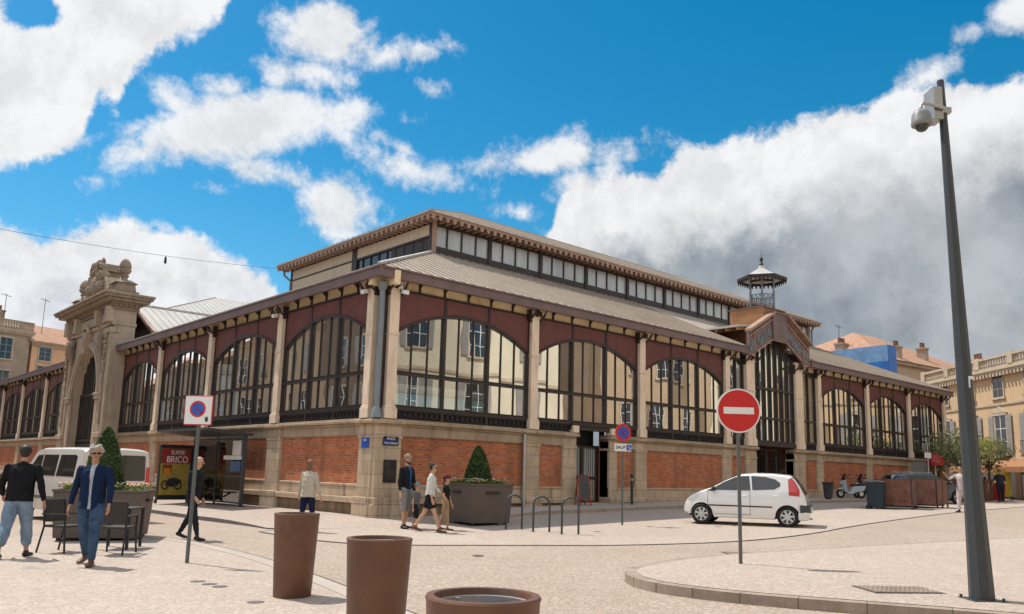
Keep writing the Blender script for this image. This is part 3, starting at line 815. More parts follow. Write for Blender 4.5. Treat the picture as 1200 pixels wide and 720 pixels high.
k = MB(); roofquad(k, (19.0, .5, zr_(.5)), (24.6, .5, zr_(.5)), (24.6, LY0, ZL), (19.0, LY0, ZL)); k.build('lower_roof', M['zinc'], hall)
k = MB(); q = ((EX0, EY1, ZE+.06), (EX0, EY0, ZE+.06), (LX0, LY0, ZL), (LX0, LY1, ZL)); roofquad(k, *q); seams(k, *q, .42)
k.beam((EX0, EY0, ZE+.1), (LX0, LY0, ZL+.04), .14, .07)
k.build('lower_roof', M['zinc_light'], hall)
k = MB(); roofquad(k, (EX1, EY0, ZE+.06), (EX1, EY1, ZE+.06), (LX1, LY1, ZL), (LX1, LY0, ZL)); k.build('lower_roof', M['zinc'], hall); k = MB(); roofquad(k, (EX1, EY1, ZE+.06), (EX0, EY1, ZE+.06), (LX0, LY1, ZL), (LX1, LY1, ZL)); k.build('lower_roof', M['zinc'], hall)
# end and rear walls
k = MB(); k.box(42.1, 42.5, .0, 24, -.3, ZF); k.build('end_wall', M['brick'], hall)

def lantern(y0, y1, flip=False, near=True):
    """raised glazed roof lantern with scalloped eaves and a hipped zinc roof"""
    x0, x1 = LX0, LX1
    k = MB(); k.box(x0, x1, y0, y1, 9.6, ZL+.22); w = k.build('lantern_base', M['iron'], hall)
    k = MB(); k.box(x0+.12, x1-.12, y0+.12, y1-.12, ZL+.2, 11.8); k.build('lantern_wall', M['iron2'], hall)
    # long side facing south
    nb = 10; st = (x1-x0)/nb
    for i in range(nb):
        a = x0+i*st
        f = MB(); f.box(a-.09, a+.09, y0-.05, y0+.1, ZL+.1, 11.75)
        for j in range(1, 4): f.box(a+st*j/4-.03, a+st*j/4+.03, y0-.0, y0+.1, ZL+.2, 11.7)
        f.box(a+.09, a+st-.09, y0-.01, y0+.1, ZL+.15, ZL+.3); f.box(a+.09, a+st-.09, y0-.01, y0+.1, 11.55, 11.75)
        o = f.build('lantern_window', M['iron'], hall)
        g = MB(); g.box(a+.05, a+st-.05, y0+.05, y0+.09, ZL+.25, 11.6); g.build('frosted_pane', M['frost'], o)
    k = MB(); k.box(x0-.07, x0+.14, y0-.09, y0+.14, ZL, 11.78); k.build('lantern_post', M['trim'], hall); k = MB(); k.box(x1-.14, x1+.07, y0-.09, y0+.14, ZL, 11.78); k.build('lantern_post', M['trim'], hall)
    # short side facing west: dark glazing below a cream board near the corner, cream boards beyond
    ym = y0+(y1-y0)*.49
    k = MB()
    k.box(x0-.04, x0+.12, ym+.2, y1-.1, ZL+.12, 11.6); k.box(x0-.04, x0+.12, y0+.2, ym-.2, 11.12, 11.6); k.build('board_panel', M['wood_cream'], hall)
    f = MB(); f.box(x0-.07, x0+.12, ym-.2, ym+.2, ZL, 11.7); f.box(x0-.07, x0+.12, y1-.12, y1+.06, ZL, 11.75); f.box(x0-.06, x0+.1, y0, y1, 11.06, 11.14)
    for j in range(1, 9): f.box(x0-.03, x0+.1, y0+(ym-y0)*j/9-.025, y0+(ym-y0)*j/9+.025, ZL+.2, 11.1)
    o = f.build('lantern_frame', M['iron'], hall)
    g = MB(); g.add([(x0+.02, y0+.1, ZL+.2), (x0+.02, ym-.1, ZL+.2), (x0+.02, ym-.1, 11.1), (x0+.02, y0+.1, 11.1)], [(0, 1, 2, 3)]); g.build('dark_pane', M['dark_glass'], o)
    g = MB(); g.box(x0-.01, x0+.06, y0+.1, y0+(ym-y0)*.5, ZL+.2, 11.08); g.build('added_dark_sheet', M['iron'], o)  # dark sheet added over half the glazing to cut its bright sky reflection
    # eaves: boards, rafter tails, scalloped valance
    ex0, ex1, ey0, ey1 = x0-.6, x1+.6, y0-.6, y1+.6; ze = 11.9
    k = MB()
    for z0, z1, i in ((ze-.14, ze, 0), ):
        k.box(ex0, ex1, ey0, ey0+.05, z0, z1); k.box(ex0, ex0+.05, ey0+.05, ey1, z0, z1); k.box(ex1-.05, ex1, ey0+.05, ey1, z0, z1)
    k.box(ex0+.05, ex1-.05, ey0+.05, ey1-.05, ze-.1, ze-.06)
    e = k.build('eave_board', M['trim'], hall)
    v = MB(); n = int((ex1-ex0)/.36)
    for i in range(n):
        a = ex0+(ex1-ex0)*(i+.5)/n; v.prism([(a-.09, ze-.14), (a-.08, ze-.26), (a, ze-.33), (a+.08, ze-.26), (a+.09, ze-.14)], ey0+.0, ey0+.03, 'y')
        v.box(a-.05, a+.05, ey0+.06, y0, ze-.26, ze-.1)
    n2 = int((ey1-ey0)/.36)
    for i in range(n2):
        a = ey0+(ey1-ey0)*(i+.5)/n2; v.prism([(a-.09, ze-.14), (a-.08, ze-.26), (a, ze-.33), (a+.08, ze-.26), (a+.09, ze-.14)], ex0, ex0+.03, 'x')
        v.box(ex0+.06, x0, a-.05, a+.05, ze-.26, ze-.1)
    v.build('scalloped_valance', M['trim'], e)
    # hipped roof
    ym2 = (y0+y1)/2; h = (ey1-ey0)/2; zr = ze+h*.447; o_ = .04
    A, B, C_, Dd = (ex0-o_, ey0-o_, ze), (ex1+o_, ey0-o_, ze), (ex1+o_, ey1+o_, ze), (ex0-o_, ey1+o_, ze)
    P, Q = (ex0+h, ym2, zr), (ex1-h, ym2, zr)
    k = MB(); roofquad(k, A, B, Q, P, .05); roofquad(k, C_, Dd, P, Q, .05)
    k.add([A, P, Dd, (A[0], A[1], ze-.05), (Dd[0], Dd[1], ze-.05)], [(0, 2, 1), (0, 3, 4, 2)]); k.add([B, C_, Q], [(0, 1, 2)])
    seams(k, A, B, Q, P, .45); k.beam(A, P, .12, .08); k.beam(P, Q, .14, .1)
    seams(k, Dd, A, P, P, .45)
    k.build('upper_roof', M['zinc_light'] if not near else M['zinc'], hall)
lantern(LY0, LY1)
k = MB(); k.tube([(5.75, 18.35, 11.8), (5.7, 18.2, 11.4), (5.95, 17.95, 11.1), (5.95, 17.95, 10.3)], .06, 8); k.tube([(37.0, 5.5, 11.85), (36.75, 5.75, 11.4), (36.75, 5.75, 10.3)], .06, 8); k.build('downpipe', M['pipe'], hall, smooth=True)

# --- cross nave roof behind the portal and the rear hall with its own lantern
NR = 10.45
k = MB(); q = ((1.1, 23.2, 8.45), (33, 23.2, 8.45), (33, 27.4, NR), (1.35, 27.4, NR)); roofquad(k, *q); seams(k, *q, .42)
q2 = ((33, 31.6, 8.45), (1.1, 31.6, 8.45), (1.35, 27.4, NR), (33, 27.4, NR)); roofquad(k, *q2); k.beam((1.3, 27.4, NR+.02), (33, 27.4, NR+.02), .2, .1)
k.build('nave_roof', M['zinc_light'], hall)
k = MB(); k.prism([(23.5, 7.2), (31.3, 7.2), (31.3, 8.4), (27.4, NR-.12), (23.5, 8.4)], 1.9, 2.1, 'x'); k.box(2, 33, 23.6, 23.7, 7.2, 8.4); k.build('nave_gable', M['iron'], hall)
k = MB(); k.beam((1.1, 23.2, 8.38), (1.35, 27.4, NR-.07), .12, .16); k.beam((1.1, 31.6, 8.38), (1.35, 27.4, NR-.07), .12, .16); k.build('verge_board', M['trim'], hall)
k = MB(); q = ((EX0, 57.9, ZE+.06), (EX0, 31.2, ZE+.06), (LX0, 36.9, ZL), (LX0, 49, ZL)); roofquad(k, *q); k.build('lower_roof', M['zinc_light'], hall); k = MB(); roofquad(k, (EX0, 31.2, ZE+.06), (EX1, 31.2, ZE+.06), (LX1, 36.9, ZL), (LX0, 36.9, ZL)); k.build('lower_roof', M['zinc_light'], hall)
k = MB(); h = 6.6; A, B, C_, Dd = (5.4, 36.3, 11.9), (37.2, 36.3, 11.9), (37.2, 49.5, 11.9), (5.4, 49.5, 11.9); P, Q = (12, 42.9, 14.85), (30.6, 42.9, 14.85)
roofquad(k, A, B, Q, P, .06); roofquad(k, C_, Dd, P, Q, .06); k.add([A, P, Dd], [(0, 2, 1)]); seams(k, A, B, Q, P, .45); seams(k, Dd, A, P, P, .45); k.beam(A, P, .12, .1)
k.box(5.9, 36.7, 36.8, 49, 9.5, 11.88)
k.build('upper_roof', M['zinc_light'], hall)
# little dormer on the nave roof
k = MB(); k.prism([(9.2, 8.6), (10.6, 8.6), (10.6, 9.1), (9.9, 9.55), (9.2, 9.1)], 23.6, 25.6, 'y'); k.build('dormer', M['zinc_light'], hall)

# --- doorway in the second bay: recessed gate under the window
k = MB(TR); k.box(8.0, 10.35, -.12, .1, 3.24, 3.44); k.box(8.0, 10.35, -.1, .16, 3.4, 3.45); k.build('door_lintel', M['iron'], hall)
k = MB(TR); k.box(8.02, 8.3, -.1, .2, Z1, 3.38); k.box(10.05, 10.33, -.1, .2, Z1, 3.38); k.build('lintel_block', M['cream'], hall)
def gate(a, b, y, zb, zt, n, solid, mat_s, leaf=2):
    f = MB(TR); w = (b-a)/leaf
    for j in range(leaf):
        p, q = a+w*j, a+w*(j+1)
        f.box(p, p+.06, y, y+.06, zb, zt); f.box(q-.06, q, y, y+.06, zb, zt)
        for z in (zb, zb+(zt-zb)*.42, zt-.08): f.box(p, q, y, y+.05, z, z+.08)
        for i in range(1, n): x = p+(q-p)*i/n; f.tube([(x, y+.03, zb), (x, y+.03, zt)], .012, 5)
    o = f.build('gate', M['iron'], hall)
    if solid:
        g = MB(TR); g.box(a+.03, b-.03, y-.02, y-.005, zb+(zt-zb)*.42, zt); g.build('gate_sheet', mat_s, o)
        g = MB(TR); g.box(a+.03, b-.03, y-.02, y-.005, zb, zb+(zt-zb)*.42); g.build('gate_sheet', M['wood_cream'], o)
    return o
gate(8.35, 10.0, -.5, .66, 2.72, 7, True, M['frost'])
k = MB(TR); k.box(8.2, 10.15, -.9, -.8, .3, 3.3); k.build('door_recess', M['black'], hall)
k = MB(TR); k.box(8.3, 10.05, -.75, .05, .3, .68); k.build('door_step', M['stone'], hall)

# --- main entrance: tall window, gabled timber canopy with carved panels, cupola
def entrance():
    a, b = 20.0, 23.62; x0 = 21.8
    f = MB(TR)
    top = lambda t: 8.15-max(0, abs(t-x0)-.65)*.58
    n = 7
    for i in range(n+1):
        t = a+(b-a)*i/n; w = .06 if i in (0, n) else .04; f.box(t-w, t+w, -.048, .05, 3.3, top(t))
    for z in (3.35, 4.42, 5.78): f.box(a, b, -.046, .06, z, z+.1)
    f.box(a, b, -.1, .12, 3.18, 3.36)
    w = f.build('entrance_window', M['iron'], hall)
    g = MB(TR); ts = [a, x0-.65, x0+.65, b]
    for t0, t1 in zip(ts, ts[1:]): g.add([(t0, -.05, 3.35), (t1, -.05, 3.35), (t1, -.05, top(t1)), (t0, -.05, top(t0))], [(0, 1, 2, 3)])
    g.build('glass_pane', M['glass'], w)
    gate(a+.1, b-.1, -.5, .7, 3.1, 6, False, None, 4)
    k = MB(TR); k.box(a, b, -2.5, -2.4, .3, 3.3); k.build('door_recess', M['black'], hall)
    # canopy front
    lo = [(-2.72, 7.2), (-2.2, 7.2), (-2.0, 7.42), (-.66, 8.12), (.66, 8.12), (2.0, 7.42), (2.2, 7.2), (2.72, 7.2)]
    hi = [(-2.72, 8.25), (-2.2, 8.42), (-2.0, 8.5), (-.66, 9.3), (.66, 9.3), (2.0, 8.5), (2.2, 8.42), (2.72, 8.25)]
    k = MB(TR); k.strip([(x0+p, q) for p, q in lo], [(x0+p, q) for p, q in hi], .28, .38)
    gb = k.build('canopy_gable', M['fascia'], hall)
    for s in (-1, 1):
        k = MB(TR); k.strip([(x0+s*2.8, 8.22), (x0+s*.62, 9.33)], [(x0+s*2.8, 8.34), (x0+s*.62, 9.45)], .28, .62)
        k.strip([(x0+s*2.7, 7.95), (x0+s*.62, 9.05)], [(x0+s*2.7, 8.03), (x0+s*.62, 9.13)], .37, .43)
        k.strip([(x0+s*2.05, 7.36), (x0+s*.62, 8.09)], [(x0+s*2.05, 7.45), (x0+s*.62, 8.19)], .37, .43)
        k.box(min(x0+s*2.74, x0+s*2.18), max(x0+s*2.74, x0+s*2.18), .37, .43, 7.16, 7.26)
        for q in (2.74, 2.2): k.box(x0+s*q-.03, x0+s*q+.03, .37, .43, 7.2, 8.2)
        k.build('gable_moulding', M['trim'], gb)
    for s in (-1, 1):
        k = MB(TR)
        cs = [(2.46, 7.75, .19), (2.46, 7.42, .1), (1.75, 7.95, .19), (1.3, 8.2, .19), (.9, 8.42, .17), (1.5, 8.02, .08)]
        for c, z, r in cs:
            k.tube([(x0+s*c+r*math.cos(u*PI/7), .40, z+r*math.sin(u*PI/7)) for u in range(14)], .03, 5, closed=True)
            k.tube([(x0+s*c+r*.5*math.cos(u*PI/5), .40, z+r*.5*math.sin(u*PI/5)) for u in range(10)], .025, 5, closed=True)
            for u in range(4): k.beam((x0+s*c, .40, z), (x0+s*c+r*math.cos(u*PI/2+.7), .40, z+r*math.sin(u*PI/2+.7)), .03, .03, (0, 1, 0))
        k.box(min(x0+s*2.7, x0+s*.66), max(x0+s*2.7, x0+s*.66), .375, .384, 7.9, 7.93)
        k.build('carved_ornament', M['pipe'], gb)
    k = MB(TR); k.box(x0-.64, x0+.64, .38, .47, 8.06, 9.42); k.box(x0-.7, x0+.7, .3, .52, 9.4, 9.47); k.build('gable_plaque', M['fascia'], gb)
    # canopy roof: two slopes running back into the main roof
    for s in (-1, 1):
        k = MB()
        e0, r0 = (x0+s*3.2, -.2, 8.5), (x0+s*.9, -.2, 8.82); e1, r1 = (x0+s*3.2, 2.1, 8.5), (x0+s*.9, 3.0, 8.82)
        roofquad(k, e0, e1, r1, r0, .09)
        k.build('canopy_roof', M['zinc_light'], hall)
    for s in (-1, 1):
        k = MB()
        for y in (-.1, .45, 1.0, 1.55): k.beam((x0+s*3.15, y, 8.34), (x0+s*1.0, y, 8.64), .09, .13)
        k.beam((x0+s*1.6, -.1, 8.25), (x0+s*1.6, 1.6, 8.25), .12, .5)
        k.build('canopy_rafter', M['wood'], hall)
    # box carrying the cupola
    cx, cy_ = 21.8, .45
    k = MB(); k.box(cx-.95, cx+.95, cy_-.6, cy_+1.2, 8.6, 9.68); k.build('cupola_base', M['wood'], hall)
    k = MB(); k.box(cx-1.0, cx+1.0, cy_-.65, cy_+1.25, 9.68, 9.74); k.build('cupola_deck', M['fascia'], hall)
    r = .62
    hexp = [(cx+r*math.cos(PI/6+i*PI/3), cy_+r*math.sin(PI/6+i*PI/3)) for i in range(6)]
    rf = MB(); rf.lathe([(1.13, 11.22), (1.16, 11.3), (.62, 11.52), (.16, 11.8), (.10, 11.95), (.05, 12.0)], 6, (cx, cy_))
    cup = rf.build('cupola', M['zinc_light'], hall)
    for x, y in hexp:
        p = MB(); p.lathe([(.05, 9.8), (.05, 10.5), (.065, 10.52), (.035, 10.56), (.035, 11.1), (.06, 11.2)], 8, (x, y)); p.build('post', M['pipe'], cup, smooth=True)
    rl = MB()
    for i in range(6):
        (xa, ya), (xb, yb) = hexp[i], hexp[(i+1) % 6]
        for z in (9.88, 10.42): rl.beam((xa, ya, z), (xb, yb, z), .03, .03)
        for j in range(3):
            t = (j+.5)/3; px, py = xa+(xb-xa)*t, ya+(yb-ya)*t; dx, dy = (xb-xa)/.62, (yb-ya)/.62
            rl.tube([(px+dx*.09*math.cos(u*PI/5), py+dy*.09*math.cos(u*PI/5), 10.15+.22*math.sin(u*PI/5)) for u in range(10)], .012, 4, closed=True)
            rl.beam((px, py, 9.88), (px, py, 10.42), .014, .014)
    rl.build('railing', M['iron2'], cup)
    vl = MB()
    for i in range(6):
        a0 = i*PI/3; a1 = a0+PI/3
        pa = Vector((cx+1.14*math.cos(a0), cy_+1.14*math.sin(a0), 11.22)); pb = Vector((cx+1.14*math.cos(a1), cy_+1.14*math.sin(a1), 11.22))
        vl.beam(pa, pb, .05, .16)
        for j in range(6):
            c = pa.lerp(pb, (j+.5)/6); vl.tube([c+Vector((0, 0, -.05)), c+Vector((0, 0, -.22))], [.06, .02], 5)
        (xa, ya), (xb, yb) = hexp[i], hexp[(i+1) % 6]
        vl.beam((xa, ya, 11.1), (xb, yb, 11.1), .05, .1)
    vl.build('scalloped_valance', M['iron2'], cup)
    fn = MB(); fn.lathe([(.09, 11.9), (.11, 12.0), (.06, 12.08), (.05, 12.16), (.09, 12.24), (.085, 12.3), (.02, 12.36), (.012, 12.5), (.008, 12.75)], 10, (cx, cy_)); fn.build('finial', M['iron2'], cup, smooth=True)
entrance()

# --- carved stone portal on the left facade
def portal():
    PX = .7; c = 27.4; hw = 4.0; ow = 2.35; spring = 5.15
    k = MB(TL)
    arch = [(c+ow*math.cos(PI-PI*i/20), spring+2.5*math.sin(PI*i/20)) for i in range(21)]
    for s0, s1 in ((c-hw, c-ow), (c+ow, c+hw)): k.box(s0, s1, -.3, PX, -.3, spring)
    k.strip(arch, [(p, 8.6) for p, q in arch], -.3, PX)
    for s0, s1 in ((c-hw, c-ow), (c+ow, c+hw)): k.box(s0, s1, -.3, PX, spring, 8.6)
    k.box(c-hw, c+hw, -.3, PX, 8.6, 9.35)
    st = k.build('stone_portal', M['stone_carved'], hall)
    # archivolt, keystone, imposts
    k = MB(TL)
    o1 = [(c+(ow+.42)*math.cos(PI-PI*i/20), spring+2.92*math.sin(PI*i/20)) for i in range(21)]
    i2 = [(c+(ow+.1)*math.cos(PI-PI*i/20), spring+2.6*math.sin(PI*i/20)) for i in range(21)]; o2 = [(c+(ow+.3)*math.cos(PI-PI*i/20), spring+2.8*math.sin(PI*i/20)) for i in range(21)]
    k.strip(arch, o1, PX, PX+.1); k.strip(i2, o2, PX+.09, PX+.17)
    k.prism([(c-.22, 7.4), (c+.22, 7.4), (c+.36, 8.55), (c-.36, 8.55)], PX, PX+.36, 'y'); k.sphere((c, PX+.36, 8.0), .2, 10, 8, (1, .8, 1.4))
    k.tube([(c-.5, PX+.2, 8.5), (c-.3, PX+.3, 8.75), (c, PX+.3, 8.8), (c+.3, PX+.3, 8.75), (c+.5, PX+.2, 8.5)], .1, 8)
    for s in (-1, 1):
        a, b = sorted((c+s*ow, c+s*(ow+.75))); k.box(a-.05, b, PX, PX+.2, 4.85, 5.15); k.box(a-.08, b+.05, PX, PX+.26, 5.08, 5.16)
        a, b = sorted((c+s*(ow-.05), c+s*(ow+.42))); k.box(a, b, PX, PX+.1, .2, 4.85)
    k.build('archivolt', M['stone_carved'], st, bevel=.02, seg=1)
    # outer pilasters with carved drops
    for s in (-1, 1):
        k = MB(TL); a, b = sorted((c+s*(hw-1.0), c+s*(hw+.02)))
        k.box(a, b, PX, PX+.14, -.3, 8.3); k.box(a-.08, b+.08, PX-.3, PX+.3, -.3, 1.1); k.box(a-.05, b+.05, PX-.3, PX+.24, 2.9, 3.15); k.box(a-.05, b+.05, PX-.3, PX+.22, 8.15, 8.42)
        k.build('portal_pilaster', M['stone_carved'], st, bevel=.02, seg=1)
        k = MB(TL); m_ = (a+b)/2-s*.02
        for i in range(9):
            z = 3.6+i*.5; k.box(m_-.16, m_+.16, PX+.13, PX+.2, z, z+.3)
        k.box(m_-.05, m_+.05, PX+.13, PX+.17, 3.6, 8.1)
        for i in range(7):
            z = 8.0-i*.28; k.sphere((m_+.1*math.sin(i*2), PX+.2, z), .2-.012*i, 8, 6, (1, .7, .8))
        k.box(min(m_, m_-s*.75), max(m_, m_-s*.75), PX+.05, PX+.12, 8.05, 8.12); k.tube([(m_-s*.75, PX+.1, 8.4), (m_-s*.75, PX+.25, 8.0), (m_-s*.72, PX+.2, 7.5), (m_-s*.75, PX+.12, 7.0)], [.1, .2, .16, .06], 8)
        k.build('carved_drop', M['crest'], st)
    # entablature: frieze panels, dentils, cornice
    k = MB(TL)
    k.box(c-hw-.05, c+hw+.05, -.35, PX+.12, 8.55, 8.72); k.box(c-1.7, c+1.7, PX, PX+.1, 8.8, 9.3); k.box(c-hw+.2, c-2.1, PX, PX+.1, 8.8, 9.3); k.box(c+2.1, c+hw-.2, PX, PX+.1, 8.8, 9.3)
    for s in (-1, 1): k.box(c+s*1.9-.18, c+s*1.9+.18, PX, PX+.4, 8.7, 9.5); k.box(c+s*(hw-.25)-.25, c+s*(hw-.25)+.25, PX, PX+.4, 8.7, 9.5)
    k.build('portal_frieze', M['stone_carved'], st, bevel=.02, seg=1)
    k = MB(TL)
    steps = [(.14, 9.35, 9.5), (.3, 9.62, 9.72), (.62, 9.72, 9.86), (.78, 9.86, 9.98), (.86, 9.98, 10.1)]
    for e, z0, z1 in steps: k.box(c-hw-e, c+hw+e, -.3-e*.7, PX+e, z0, z1)
    k.box(c-hw-.2, c+hw+.2, -.4, PX+.2, 9.5, 9.62)
    n = 34
    for i in range(n):
        t = c-hw-.2+(2*hw+.4)*(i+.5)/n; k.box(t-.06, t+.06, PX, PX+.3, 9.5, 9.62)
    for i in range(4):
        o = PX-.1-i*.26; k.box(c-hw-.3, c-hw, o-.06, o+.06, 9.5, 9.62)
    k.build('cornice', M['crest'], st, bevel=.02, seg=1)
    # attic: plinth, scrolls, cartouche, urns
    k = MB(TL); k.box(c-hw-.1, c+hw+.1, -.3, PX+.2, 10.1, 10.35); k.box(c-1.5, c+1.5, -.25, PX+.1, 10.35, 10.75)
    for s in (-1, 1):
        k.prism([(c+s*1.5, 10.35), (c+s*2.9, 10.35), (c+s*2.5, 10.55), (c+s*1.9, 10.85), (c+s*1.3, 11.5), (c+s*1.0, 11.5), (c+s*1.0, 10.35)], -.25, PX, 'y')
        k.tube([(c+s*(2.45+.28*math.cos(u*.7)*(1-u*.05)), PX-.1, 10.62+.28*math.sin(u*.7)*(1-u*.05)) for u in range(12)], .12, 8)
    k.build('attic', M['crest'], st, bevel=.02, seg=1)
    k = MB(TL)
    k.box(c-1.0, c+1.0, -.3, PX, 10.7, 11.35); k.sphere((c, PX, 11.15), .62, 14, 10, (1.05, .45, 1.0)); k.box(c-.75, c+.75, -.25, PX-.05, 11.3, 11.95)
    k.box(c-.95, c+.95, -.35, PX+.08, 11.9, 12.05); k.box(c-.62, c+.62, -.2, PX-.05, 12.05, 12.35)
    for s in (-1, 1):
        k.sphere((c+s*.85, PX-.1, 11.6), .34, 10, 8); k.sphere((c+s*.95, PX-.1, 11.0), .4, 10, 8); k.sphere((c+s*.45, PX, 12.3), .26, 8, 6); k.sphere((c+s*.75, PX-.1, 12.1), .22, 8, 6)
    for s in (-1, 1):
        k.tube([(c+s*(.6+.3*math.cos(u*.6)), PX+.1, 12.0+.3*math.sin(u*.6)) for u in range(9)], .09, 7)
        k.tube([(c+s*(1.05+.22*math.cos(u*.6)), PX+.05, 10.95+.25*math.sin(u*.6)) for u in range(10)], .1, 7)
        for i in range(5): k.tube([(c+s*.3, PX-.1, 12.2), (c+s*(.35+.1*i), PX-.1, 12.5+.06*((i*3) % 4))], [.1, .05], 6)
    for i in range(26): k.sphere((c+rnd.uniform(-1, 1), PX+.12, 10.8+rnd.uniform(0, 1.2)), rnd.uniform(.07, .17), 7, 5, (1, .8, rnd.uniform(.8, 1.5)))
    k.build('cartouche', M['crest'], st)
    for s in (-1, 1):
        t = c+s*(hw-.45); k = MB()
        k.tbox(-PX+.35, t, .48, .55, 10.35, .42, .5, 10.75); k.tbox(-PX+.35, t, .55, .6, 10.75, .25, .28, 10.95)
        k.lathe([(.3, 10.9), (.18, 11.0), (.16, 11.1), (.24, 11.2), (.16, 11.28), (.27, 11.36), (.33, 11.5), (.25, 11.58), (.31, 11.63), (.29, 11.78), (.22, 11.95), (.1, 12.08), (.02, 12.1)], 14, (-PX+.35, t))
        k.build('urn', M['crest'], st)
    # iron gate under a fanlight
    k = MB(TL)
    for i in range(13):
        t = c-ow+2*ow*i/12; h = spring+2.5*math.sqrt(max(0, 1-((t-c)/ow)**2)); w = .07 if i % 3 == 0 else .035
        k.box(t-w, t+w, .2, .3, 0, h)
    for z in (.1, 2.5, 2.75, 5.2): k.box(c-ow, c+ow, .18, .32, z, z+.13)
    g = k.build('portal_gate', M['iron'], st)
    k = MB(TL); k.add([(c-ow, .24, 2.8)]+[(p, .24, q) for p, q in arch]+[(c+ow, .24, 2.8)], [tuple(range(23))]); k.build('glass_pane', M['glass'], g)
    k = MB(TL); k.box(c-ow, c+ow, .12, .17, 0, 2.5); k.build('gate_sheet', M['iron2'], g)
portal()
# floor of the hall and dark timber partitions seen through the panes
k = MB(); k.box(.5, 42, .5, 57, .1, .3); k.build('hall_floor', M['asphalt'], hall)
k = MB()
for x in (12, 18, 24, 30): k.box(x-.12, x+.12, 5.8, 6.1, .3, 9.6); k.box(x-.12, x+.12, 17.8, 18.1, .3, 9.6)
for y in (12,): k.box(5.9, 6.1, y-.12, y+.12, .3, 9.6)
k.box(8, 36, 9, 15, .3, 3.2)
k.build('inner_stall', M['iron'], hall)
# ------------------------------------------------------------------ houses around the square
M['hotel'] = mat('ochre_stone_wall', (.56, .40, .235), .85, .08, .7, .08, 14, stain=(.35, .25, .16), stain_amt=.35)
M['hotel_trim'] = mat('pale_stone_trim', (.50, .40, .29), .85, .15, 1.5, .12, stain=(.2, .16, .12), stain_amt=.6)
M['peach'] = mat('peach_render', (.66, .38, .215), .9, .1, .5, .08, 10)
M['greytan'] = mat('grey_tan_render', (.36, .275, .20), .9, .16, .6, .1, 10, stain=(.15, .12, .1), stain_amt=.5)
M['tan'] = mat('tan_render', (.42, .30, .19), .9, .12, .5, .08, 10)
M['brown'] = mat('brown_render', (.20, .14, .095), .9, .15, .5, .1, 10)
M['creamwall'] = mat('cream_render', (.62, .55, .41), .9, .07, .4, .06, 10)
M['shutter'] = mat('grey_shutter', (.30, .28, .26), .6, .1, 3)
M['tile'] = tile_mat('clay_tiles', (.58, .33, .21))
M['tile_dark'] = tile_mat('dark_clay_tiles', (.30, .15, .09))
M['tarp'] = mat('blue_tarpaulin', (.015, .12, .40), .5, .2, 1.2, .1, 6, bump=.3, bscale=4)
M['tarp2'] = mat('pale_blue_netting', (.14, .26, .44), .7, .25, 1.5, .1, 6, bump=.3, bscale=4)

